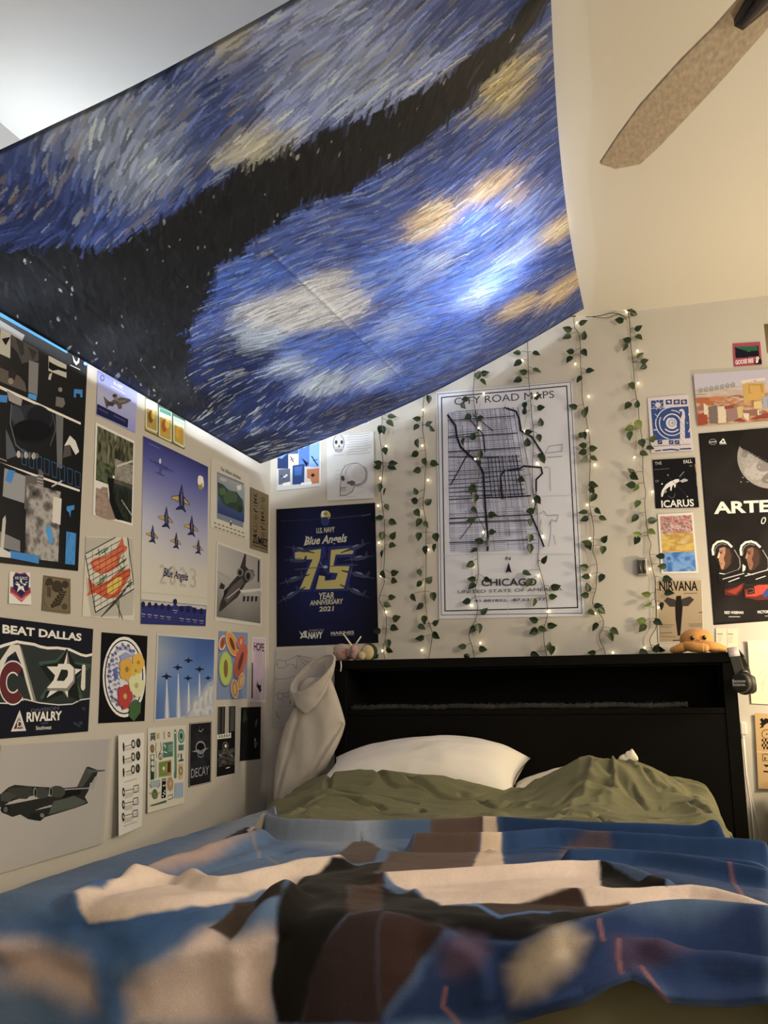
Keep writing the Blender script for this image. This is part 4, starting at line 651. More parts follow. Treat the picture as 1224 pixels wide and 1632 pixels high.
  'p 3a3022 341 151 340 173 333 195 323 216 308 234 289 250 267 262 243 271 218 276 193 277 169 273 146 265 126 254 108 239 95 221 87 201 83 179 84 158 89 136 100 115 115 97 133 81 155 68 179 59 204 54 230 53 254 57 277 65 298 77 315 92 328 110 337 130;p 3a3022 694 251 691 284 681 317 664 349 641 377 611 401 578 420 541 434 502 441 463 442 426 436 391 424 359 406 333 383 313 356 300 326 294 293 296 259 305 226 322 195 345 166 374 142 408 122 445 108 484 100 523 99 562 105 597 117 629 135 655 159 675 187 688 218;p 3a3022 924 167 922 189 916 211 904 232 888 250 869 266 847 279 822 288 797 293 771 293 746 290 723 282 703 270 686 255 673 237 664 217 661 195 662 173 669 151 680 131 695 112 715 96 737 83 762 74 787 69 813 68 838 72 861 80 882 92 899 107 912 125 921 145;p 3a3022 220 223 217 247 204 269 184 286 159 297 132 300 105 295 83 282 68 263 62 240 65 216 77 194 97 177 123 166 150 163 177 168 199 181 214 200;l 2f281c 4.82 306 879 618 756;p 2a2319 290 862 367 840 353 774 276 797;l 2f281c 4.82 379 791 659 684;p 2a2319 358 774 435 751 422 685 344 708;l 2f281c 4.82 452 701 701 612;p 2a2319 427 685 504 662 491 595 413 618;l 2f281c 4.82 526 610 742 539;p 2a2319 496 595 574 572 561 504 482 527;l 2f281c 4.82 601 519 784 466;p 2a2319 566 504 644 480 631 412 552 436;l 2f281c 4.82 677 427 826 392;p 2a2319 636 412 715 388 702 320 623 344;p 4a3d2b 121 311 270 311 274 602 141 600;p 4a3c2a 878 806 873 838 855 866 827 889 792 903 755 906 719 899 689 882 669 857 661 827 666 796 684 767 712 744 747 730 785 726 821 734 851 751 871 776;l 544733 1.5 50 40 950 40 950 960 50 960 50 40;l 544733 2.14 29 739 187 909']),
 ('hockey_rivalry_poster','wide dark hockey poster with torn paper band and two team emblems','poster','l','15161f',((-1.834,1.117),(-1.329,1.11),(-1.332,.813),(-1.804,.811)),None,0,[
  ('t','d3c9b4','BEAT DALLAS',(.189,.127),(.884,.129),.066,3,0),'p 2c302c 0 268 167 244 304 190 497 213 644 225 772 216 939 267 1010 250 1008 683 849 726 636 733 392 696 172 697 0 725;l d8cfba 7.5 0 273 167 247 209 228 304 192 370 197 450 202 497 217 569 225 656 216 772 222 883 262 939 271 1010 250;l c8bfac 3.22 0 725 172 708 258 713 380 680 511 714 688 737 822 732 904 694 1008 683;p c9bea8 143 408 256 221 326 215 480 698 439 697 389 537 352 400 294 273 231 327 180 451 149 507;p 16202a 200 422 247 315 262 298 284 326 300 284 341 400 371 503 231 371;p 7d7464 326 215 343 242 480 698 456 697;p d0c6b2 361 407 346 387 329 371 311 359 292 353 273 352 255 355 237 364 220 377 204 394 191 415 180 439 172 466 166 495 163 525 164 555 167 585 173 614 182 641 194 666 208 687 224 704 241 717 260 726 279 729 299 727 318 720 335 708 352 691 366 669 314 592 306 603 297 611 288 616 277 617 267 615 258 610 249 602 241 591 235 578 231 563 229 547 229 531 230 515 234 500 240 487 247 476 256 468 265 463 275 460 285 462 295 466 304 474 312 484;p 5d2325 355 416 341 397 326 382 309 371 291 365 274 364 256 367 239 375 223 387 209 403 197 423 186 446 178 471 173 497 171 525 171 554 174 582 180 609 188 634 199 657 212 677 227 694 244 706 261 714 279 717 297 715 315 708 332 697 347 681 360 661 320 601 311 613 301 623 289 628 278 630 266 628 255 622 244 612 236 599 229 584 224 567 221 548 221 530 223 511 227 494 234 479 242 466 252 457 263 450 275 448 286 449 298 454 308 463 318 476;l 38503c 7.5 501 364 648 339 746 230 805 344 987 361 839 494 917 675 735 596 522 668 628 498 501 364;p 1a1e1b 502 388 674 350 746 218 832 355 945 375 852 481 891 707 737 634 535 705 604 523;p cfc4ae 723 362 751 242 779 362;p 6f675a 751 242 779 362 752 361;p cfc4ae 823 399 900 403 821 466;p cfc4ae 565 391 677 386 642 467;p cfc4ae 712 602 772 594 773 675;p cfc4ae 604 602 683 602 571 672;p 6f675a 712 602 735 600 773 675;p 7d7464 669 377 786 372 835 408 835 526 773 611 572 606 631 517;p cfc4ae 669 362 778 357 820 391 820 507 759 583 571 584 631 510;p 20241f 699 412 754 413 765 430 762 473 729 518 659 517;p c9bea8 902 364 918 353 936 365 944 583 928 609 906 596 898 570',('t','575a62','DIVISION',(.435,.796),(.69,.778),.029,1,0),('t','d6ccb8','RIVALRY',(.396,.871),(.72,.872),.075,3,0),('t','b9b0a0','Southwest',(.481,.948),(.624,.951),.032,2,0),'l 39415f 3.22 528 895 591 893;p c9bfad 265 947 336 770 395 950;p 4d2024 288 927 337 812 371 930;l c9bfad 2.68 354 890 354 898 350 905 346 910 340 913 333 912 327 909 323 903 319 896 318 888 319 880 322 873 327 868 333 865 339 866 345 869 350 874 353 882 354 890;l c9bfad 2.68 316 923 337 818 362 924;p 34363c 878 928 875 931 870 932 863 932 855 929 848 925 843 920 839 914 837 909 838 904 842 901 847 900 854 900 861 903 868 907 874 912 878 918 880 923;p 34363c 936 925 932 928 927 929 920 929 912 926 905 922 899 917 895 911 894 905 895 901 898 898 904 896 911 897 918 900 925 904 931 909 935 915 937 920;p 34363c 915 951 912 954 906 955 899 954 892 951 885 947 879 942 875 936 874 931 875 926 878 923 884 922 890 923 898 925 905 929 911 935 915 940 916 946;p 34363c 958 792 954 795 949 796 942 796 934 793 927 789 921 784 917 779 916 773 917 769 920 766 926 764 933 765 940 767 947 771 953 776 957 782 959 787']),
 ('flower_plate_print','square black print of a white plate with yellow and red flowers','print','l','0f0e10',((-1.283,1.103),(-1.015,1.105),(-1.016,.832),(-1.28,.834)),None,0,[
  'p d2c8b6 986 484 983 576 961 665 921 747 864 817 794 874 713 916 625 941 534 948 442 937 354 910 272 866 200 809 139 741 93 664 62 580 48 493 50 406 69 322 105 244 156 174 220 116 296 71 380 42 471 30 563 35 654 58 741 98 818 153 884 223 936 303 970 391;p 1e1e38 933 484 931 570 911 652 875 727 824 792 761 846 688 884 608 907 525 914 442 904 362 879 288 839 222 786 167 723 125 651 97 573 83 493 86 412 103 334 136 261 182 197 240 143 309 102 385 75 467 64 551 69 633 90 711 127 782 179 841 243 888 317 919 399;p d0c7ba 905 485 903 567 885 646 851 718 804 781 745 832 677 870 602 892 524 899 446 889 371 865 301 827 239 776 188 715 148 645 121 570 108 493 110 415 127 339 157 269 200 207 255 155 320 115 391 90 468 79 547 84 624 105 697 140 763 190 819 252 862 324 892 403;p 9a98a8 844 480 842 552 826 621 797 685 756 740 705 785 646 818 582 837 515 843 447 836 382 815 321 781 267 737 222 683 187 622 164 556 153 488 154 419 169 353 195 291 233 237 280 191 337 157 399 134 465 125 533 130 600 148 664 180 721 223 769 278 806 340 832 409;p c4bcb4 795 486 793 547 779 605 753 659 717 706 672 744 620 772 562 789 503 794 442 788 384 770 330 742 282 704 242 658 211 606 191 550 181 492 183 433 196 377 219 324 253 278 296 239 346 210 401 191 461 183 521 187 580 203 636 230 687 267 729 313 762 367 785 425;l 33386a 3.75 782 469 833 490;l 4a4f7a 2.68 790 497 819 465;l 33386a 3.75 817 537 867 558;l 4a4f7a 2.68 825 565 853 533;l 33386a 3.75 769 589 819 611;l 4a4f7a 2.68 777 617 805 586;l 33386a 3.75 778 664 828 686;l 4a4f7a 2.68 786 692 814 661;l 33386a 3.75 714 694 763 715;l 4a4f7a 2.68 722 721 750 691;l 33386a 3.75 696 764 746 786;l 4a4f7a 2.68 704 792 732 761;l 33386a 3.75 625 766 674 788;l 4a4f7a 2.68 633 794 661 763;l 33386a 3.75 584 823 633 845;l 4a4f7a 2.68 592 851 620 820;l 33386a 3.75 516 798 565 820;l 4a4f7a 2.68 524 826 551 795;l 33386a 3.75 458 833 506 856;l 4a4f7a 2.68 466 861 493 831;l 33386a 3.75 402 786 450 807;l 4a4f7a 2.68 410 813 437 783;l 33386a 3.75 335 795 383 817;l 4a4f7a 2.68 343 823 370 793;l 33386a 3.75 299 731 346 753;l 4a4f7a 2.68 306 759 333 729;l 33386a 3.75 232 715 278 736;l 4a4f7a 2.68 239 742 265 712;l 33386a 3.75 218 643 265 665;l 4a4f7a 2.68 226 670 252 640;l 33386a 3.75 160 603 206 624;l 4a4f7a 2.68 168 630 194 600;l 33386a 3.75 171 533 218 554;l 4a4f7a 2.68 179 560 205 530;l 33386a 3.75 129 475 176 495;l 4a4f7a 2.68 137 502 163 471;l 33386a 3.75 164 416 210 436;l 4a4f7a 2.68 171 442 197 412;l 33386a 3.75 143 346 190 366;l 4a4f7a 2.68 151 373 177 342;l 33386a 3.75 196 305 243 325;l 4a4f7a 2.68 204 332 230 301;l 33386a 3.75 200 233 247 253;l 4a4f7a 2.68 208 260 234 229;l 33386a 3.75 265 216 312 236;l 4a4f7a 2.68 272 243 299 212;l 33386a 3.75 293 151 341 171;l 4a4f7a 2.68 301 178 327 147;l 33386a 3.75 361 160 409 180;l 4a4f7a 2.68 369 187 396 156;l 33386a 3.75 411 111 459 131;l 4a4f7a 2.68 419 139 446 107;l 33386a 3.75 474 146 522 166;l 4a4f7a 2.68 481 173 509 142;l 33386a 3.75 538 120 587 140;l 4a4f7a 2.68 546 147 574 116;l 33386a 3.75 587 176 636 196;l 4a4f7a 2.68 594 204 622 172;l 33386a 3.75 658 177 707 197;l 4a4f7a 2.68 666 205 694 173;l 33386a 3.75 684 247 734 268;l 4a4f7a 2.68 692 275 720 243;l 33386a 3.75 752 276 802 296;l 4a4f7a 2.68 760 304 789 272;l 33386a 3.75 753 350 803 371;l 4a4f7a 2.68 761 378 789 347;l 33386a 3.75 808 402 858 424;l 4a4f7a 2.68 816 430 844 399;l 55598a 2.68 105 276 137 255 166 281;l 55598a 2.68 215 365 247 344 277 370;l 55598a 2.68 326 456 359 434 390 461;l 55598a 2.68 168 549 200 528 230 554;l 55598a 2.68 279 640 311 619 342 646;l 55598a 2.68 391 733 424 712 455 739;l 55598a 2.68 197 313 229 291 259 318;l 55598a 2.68 308 403 341 381 372 408;l 55598a 2.68 150 497 183 475 213 502;l 55598a 2.68 261 587 294 566 324 593;l 55598a 2.68 373 679 406 658 437 686;l 55598a 2.68 214 770 247 750 277 777;l 55598a 2.68 290 350 323 328 353 355;l 55598a 2.68 133 445 165 423 195 450;l 55598a 2.68 243 535 276 514 306 540;l 55598a 2.68 355 626 388 605 419 632;l 55598a 2.68 196 718 229 697 259 724;l 55598a 2.68 272 298 305 276 335 302;l 55598a 2.68 115 393 147 371 177 398;l 55598a 2.68 225 482 258 461 288 488;l 55598a 2.68 337 574 370 552 401 579;l 55598a 2.68 179 665 211 645 241 672;l 55598a 2.68 290 758 322 737 353 764;l 55598a 2.68 367 335 400 313 431 340;l 55598a 2.68 208 430 240 409 270 435;l 55598a 2.68 319 521 352 499 383 526;p 4a5596 246 408 315 377 351 483 297 528;p 8088a8 364 255 506 205 658 247 427 329;p c9922a 710 401 709 415 705 427 698 439 688 450 676 459 661 465 645 469 629 471 612 470 596 466 581 460 567 451 556 441 548 430 542 417 539 404 540 391 544 378 551 366 561 355 573 347 587 340 603 336 619 334 636 335 652 339 668 345 681 353 693 363 701 375 707 388;p c9922a 652 471 651 484 647 497 640 509 630 519 618 528 604 534 588 538 571 540 555 538 539 535 524 529 510 520 499 510 491 498 485 486 483 473 483 460 487 447 494 435 504 425 516 416 530 409 546 405 562 404 579 405 595 409 610 415 623 423 635 433 643 445 649 458;p c9922a 550 446 549 459 545 472 538 484 528 494 516 503 502 509 486 513 470 514 454 513 438 510 423 503 410 495 399 485 391 474 385 461 383 448 383 435 387 422 394 411 404 400 416 392 430 385 445 381 461 379 477 380 493 384 508 390 522 398 533 408 541 420 547 433;p c9922a 544 361 543 375 539 388 532 399 522 410 510 418 496 425 481 429 465 431 448 429 432 426 418 420 404 412 393 402 385 390 379 378 377 365 378 351 381 339 388 327 398 317 410 308 424 301 439 297 455 296 472 297 488 300 503 306 516 314 527 324 536 336 541 348;p c9922a 642 333 642 347 638 360 631 372 621 382 608 391 594 397 578 401 562 403 545 402 529 398 514 392 501 384 490 374 481 363 476 350 473 337 474 324 478 311 485 299 495 288 507 280 521 273 536 269 553 267 569 268 585 272 601 277 614 286 625 296 634 307 640 320;p 8a6a20 575 403 573 414 567 424 557 432 544 436 530 436 516 432 505 425 497 416 494 404 496 393 502 383 512 376 525 372 539 372 553 375 564 382 572 392;p d09a2c 932 319 931 330 928 341 922 351 913 360 903 367 891 373 877 376 863 377 849 376 836 373 823 368 811 362 802 353 795 343 790 333 788 322 788 311 792 300 798 290 806 281 816 274 828 268 842 265 855 263 870 264 883 267 896 272 908 279 917 287 925 297 930 308;p d09a2c 883 377 882 389 879 399 873 409 864 418 854 425 842 431 829 434 815 435 801 435 787 431 775 426 763 420 754 411 747 401 742 391 740 380 740 369 744 358 750 348 758 339 768 332 780 327 793 323 807 322 821 323 835 325 848 330 859 337 868 346 876 356 881 366;p d09a2c 796 357 796 368 792 379 787 389 778 397 768 405 756 410 743 414 729 415 715 414 702 411 689 406 678 399 669 391 662 381 657 371 655 360 656 349 659 338 665 328 673 319 683 312 695 307 708 303 721 302 735 303 749 305 762 310 773 317 782 326 789 335 794 346;p d09a2c 792 286 791 297 788 308 782 318 773 327 763 334 751 340 738 343 724 345 711 344 697 341 685 336 673 329 664 321 657 311 652 301 650 290 651 279 654 268 660 258 668 249 678 242 690 236 703 233 717 231 731 232 744 235 757 240 768 247 777 255 785 265 789 275;p d09a2c 875 262 874 274 871 284 865 294 857 303 846 311 834 316 821 320 807 321 793 320 779 317 767 312 755 305 746 297 739 287 734 277 732 266 733 255 736 244 742 234 750 225 760 218 772 212 785 209 799 207 813 208 827 211 840 216 851 223 861 231 868 241 873 251;p a07420 818 321 817 331 811 339 802 345 791 349 780 349 768 346 759 340 752 332 750 323 751 313 756 305 765 299 776 295 788 295 799 298 809 304 815 312;p c8a030 860 414 857 428 847 441 830 450 810 455 788 455 767 451 750 442 738 430 733 416 736 402 746 390 762 381 782 376 804 375 826 380 843 388 855 401;p c8a030 816 456 813 470 803 482 787 491 767 496 745 497 724 492 706 483 695 471 690 457 693 444 703 431 719 422 739 417 761 417 782 421 799 430 811 442;p c8a030 740 441 737 455 727 468 711 477 691 482 669 482 649 477 632 469 620 457 615 443 618 429 628 417 644 408 664 403 686 402 706 407 724 416 736 428;p c8a030 737 391 734 405 724 417 708 427 688 432 666 432 645 427 628 419 617 407 612 393 615 379 625 367 641 358 661 353 682 352 703 357 720 365 732 377;p c8a030 811 374 808 388 797 401 781 410 761 415 739 415 718 411 701 402 689 390 684 376 687 363 697 350 713 341 734 336 755 335 776 340 794 348 806 360;p a07a28 760 416 758 423 753 429 746 433 736 435 726 436 716 433 707 429 702 423 699 417 701 410 705 404 713 400 723 397 733 397 743 399 752 404 757 409;p c8bf8a 953 587 953 600 948 613 940 625 928 636 914 644 898 651 880 655 862 656 843 655 825 651 808 644 793 636 780 625 771 614 765 601 762 587 763 574 767 561 775 549 786 538 800 530 816 523 834 519 852 518 871 519 889 523 906 529 922 538 934 548 944 560 951 573;p c8bf8a 888 657 887 670 882 683 874 695 863 705 849 714 833 720 815 724 797 725 778 724 760 720 743 713 729 705 716 694 707 683 700 670 698 656 699 643 703 630 711 618 722 608 736 599 751 593 769 589 787 588 806 589 824 593 841 599 856 608 869 618 879 630 885 643;p c8bf8a 773 630 772 643 768 656 760 668 749 679 735 687 719 693 702 697 683 698 665 697 647 693 631 687 616 678 604 668 595 656 588 643 586 630 587 617 591 604 599 592 610 582 623 573 639 567 656 563 674 562 692 563 710 567 727 573 742 581 754 592 764 604 770 617;p c8bf8a 767 544 766 558 762 571 754 583 743 593 729 602 713 608 696 612 678 613 659 612 642 608 625 602 610 594 598 583 589 572 583 559 580 546 581 532 585 520 593 508 604 497 617 489 633 482 650 478 668 477 687 478 704 481 721 488 736 496 748 506 758 518 764 531;p c8bf8a 878 517 877 531 873 544 865 556 853 566 839 575 823 581 806 585 787 587 769 585 751 582 734 575 719 567 707 557 697 545 691 532 688 519 689 505 694 492 701 480 712 470 726 461 742 455 759 450 778 449 796 450 815 454 832 460 847 468 859 479 869 491 875 504;p a59a5a 802 587 800 598 793 608 781 616 766 620 751 620 736 616 723 609 715 599 711 587 713 576 720 566 732 559 746 555 762 555 777 558 790 566 798 576;p a8302a 686 711 685 725 681 737 674 749 664 759 652 768 638 774 622 778 605 779 589 777 573 773 558 767 544 759 533 748 524 736 519 724 516 710 517 697 521 685 528 673 538 663 550 654 564 648 580 644 596 643 613 644 629 648 644 654 658 663 669 673 678 685 683 698;p a8302a 628 780 628 793 624 806 617 817 607 827 594 836 580 842 565 845 548 847 532 845 516 841 501 834 488 826 476 816 468 804 462 791 460 778 461 765 464 752 471 741 481 730 493 722 507 716 523 712 539 711 555 712 572 716 587 723 600 731 611 742 620 753 626 766;p a8302a 526 753 526 766 522 778 515 790 505 800 493 808 479 815 464 818 448 819 431 818 415 814 401 807 388 799 377 789 368 777 363 764 360 751 361 738 365 726 372 714 381 704 393 696 407 690 422 686 438 685 455 686 471 690 485 696 499 705 510 715 518 727 524 739;p a8302a 521 668 520 682 516 694 509 706 499 716 487 725 473 731 458 734 442 736 426 734 410 730 395 724 382 716 371 705 363 694 357 681 355 668 355 655 359 643 366 631 375 621 387 612 401 606 416 602 433 601 449 602 465 606 480 612 493 621 504 631 513 643 518 655;p a8302a 619 642 618 656 614 669 607 680 597 691 585 699 571 705 555 709 539 710 522 709 506 705 491 699 478 690 467 680 459 668 453 656 451 642 451 629 455 617 462 605 472 595 484 586 498 580 513 576 530 575 546 576 562 580 577 586 591 594 602 605 611 616 616 629;p b09a40 552 711 550 722 544 732 534 739 521 743 507 742 493 738 482 731 474 721 471 710 473 699 479 689 489 682 502 678 516 678 530 682 541 690 549 700;p 3d5a30 621 803 752 743 877 791 869 900 724 998 616 942;p a8302a 428 771 550 849 478 863']),
 ('formation_smoke_photo','square photo of six jets in formation trailing white smoke on blue sky','photo','l','b7ac98',((-.954,1.116),(-.516,1.121),(-.518,.837),(-.955,.829)),None,0,[
  ('g',(('6f7d90','4a6288','33507f','2f4c7c'),('8a8f96','5b6f8e','36548a','3a5686'),('7a8798','56709a','436394','47689a'),('4f6c94','4f6e9c','4f6e9a','6a7f9e'),('3d5c8a','5e7698','8a8f9a','a39d94'),('3a5a8a','5a7296','a09a94','aaa295')),.02,.02,.98,.98,28,28),'p 8794a4 167 532 176 532 221 839 237 983 155 977 154 835;p a9a8a6 167 532 176 532 206 838 222 982 170 978 168 836;p c5beb0 167 532 176 532 194 837 210 981 182 979 180 837;p 8794a4 347 461 357 461 406 849 423 997 337 990 336 845;p a9a8a6 347 461 357 461 391 848 407 996 352 992 351 846;p c5beb0 347 461 357 461 378 847 395 995 365 992 363 847;p 8794a4 524 574 535 574 580 858 597 1010 507 1003 507 854;p a9a8a6 524 574 535 574 564 857 581 1009 523 1004 522 855;p c5beb0 524 574 535 574 551 857 568 1008 536 1005 535 856;p 8794a4 708 461 719 461 771 869 788 1024 694 1017 694 864;p a9a8a6 708 461 719 461 754 868 772 1023 711 1018 710 865;p c5beb0 708 461 719 461 741 867 758 1022 724 1019 724 866;p 8f959f 469 1009 556 913 617 766 683 730 725 761 791 656 874 580 932 571 991 512 1001 1030;p a8a49f 521 1008 609 898 658 796 727 789 807 705 890 619 948 631 988 582 998 1024;p b8b1a6 705 884 705 899 703 913 700 926 695 938 688 947 681 953 673 957 665 958 656 956 648 951 640 943 633 934 627 922 623 908 620 894 619 879 619 865 621 850 624 838 629 826 635 817 642 811 650 807 659 805 667 807 676 812 683 820 690 829 696 841 701 855 704 869;p 9a9a9f 705 907 705 918 704 928 703 937 701 945 699 951 696 956 693 959 689 959 686 958 682 955 679 950 676 943 674 935 672 925 670 915 670 905 670 895 670 885 671 876 673 868 676 861 679 856 682 853 685 853 689 854 692 857 695 862 698 869 701 877 703 886 704 897;p b8b1a6 798 841 798 858 796 874 793 889 788 902 782 913 775 920 768 925 759 926 751 924 743 918 736 910 729 899 723 885 719 870 716 854 715 837 715 820 716 804 720 789 724 776 730 766 737 758 745 753 753 752 761 754 769 759 777 768 783 779 789 792 794 807 797 824;p 9a9a9f 799 864 799 876 799 888 798 898 796 907 794 915 791 920 788 923 785 924 781 923 778 919 775 914 772 906 770 897 768 886 766 874 765 863 765 851 766 839 767 829 769 820 771 812 774 807 777 803 780 802 783 804 787 807 790 813 792 821 795 830 797 841 798 852;p b8b1a6 890 777 890 796 888 814 885 831 881 846 876 858 870 867 863 872 856 873 849 871 842 865 835 856 829 843 824 828 820 811 817 793 815 774 815 755 817 737 820 720 824 705 829 693 835 684 842 679 849 677 856 680 863 685 870 695 876 707 881 722 886 739 888 758;p 9a9a9f 894 801 894 814 894 827 893 839 891 849 890 858 887 864 885 868 882 869 879 867 876 863 873 857 870 848 868 838 866 826 865 813 864 799 864 786 864 773 865 761 867 751 869 743 871 736 874 733 877 731 880 733 882 737 885 743 888 752 890 762 892 774 893 787;p b8b1a6 970 741 970 762 969 782 967 801 963 817 959 831 954 841 948 847 942 848 935 846 929 839 923 829 918 815 913 799 910 780 907 759 906 738 906 717 907 697 909 678 912 662 917 648 922 638 928 632 934 630 940 633 946 639 952 649 958 663 962 680 966 699 969 719;p 9a9a9f 978 765 978 780 978 794 977 807 976 819 974 828 972 835 970 839 968 841 965 839 963 835 960 827 958 818 956 806 954 793 953 779 952 764 952 749 952 735 953 721 954 710 955 700 957 693 960 689 962 688 965 689 967 694 970 701 972 710 974 722 976 735 977 750;p b8b1a6 816 949 815 958 811 967 803 975 793 981 780 986 766 990 751 991 734 991 718 989 703 985 688 980 676 973 665 965 657 957 652 947 650 938 652 929 656 920 663 912 673 906 685 901 699 897 715 895 731 895 747 897 763 901 777 906 790 913 801 921 809 930 814 939;p 9a9a9f 792 970 790 982 785 991 776 998 765 1002 754 1001 743 996 734 988 728 977 725 966 727 954 732 945 741 938 751 934 763 935 774 940 783 948 789 958;p b8b1a6 983 940 982 951 978 962 970 972 960 980 948 986 934 991 919 993 904 993 888 991 873 987 858 980 846 972 836 963 828 952 823 941 821 930 822 918 826 908 833 898 843 890 855 883 868 878 883 876 899 876 915 878 930 882 945 888 957 896 968 906 976 916 981 928;p 9a9a9f 961 962 960 976 954 988 946 997 935 1001 924 1000 913 994 904 985 898 972 896 958 897 944 902 932 911 923 921 919 932 919 943 925 952 935 959 948;p 161a28 160 442 172 474 244 496 244 505 178 503 194 522 164 525 134 521 148 503 84 500 83 493 152 474;p 161a28 334 339 345 369 414 387 414 396 351 395 366 412 338 416 309 413 323 395 261 394 261 387 326 369;p 161a28 511 253 522 282 590 299 590 308 527 307 542 324 514 328 486 325 499 308 438 307 438 301 503 282;p 161a28 710 359 721 388 793 407 793 416 727 414 743 432 713 435 683 432 697 415 633 413 633 406 701 388;p 161a28 512 473 522 500 586 518 586 526 528 524 542 540 515 543 488 540 501 524 443 522 443 515 504 500;p 161a28 870 480 879 504 937 519 937 526 884 525 897 539 872 541 848 538 860 524 808 522 807 517 863 504']),
 ('fruit_halves_print','print of halved green and pink fruits on a blue ground','print','l','6c7a94',((-.487,1.151),(-.222,1.158),(-.223,.895),(-.495,.893)),None,0,[
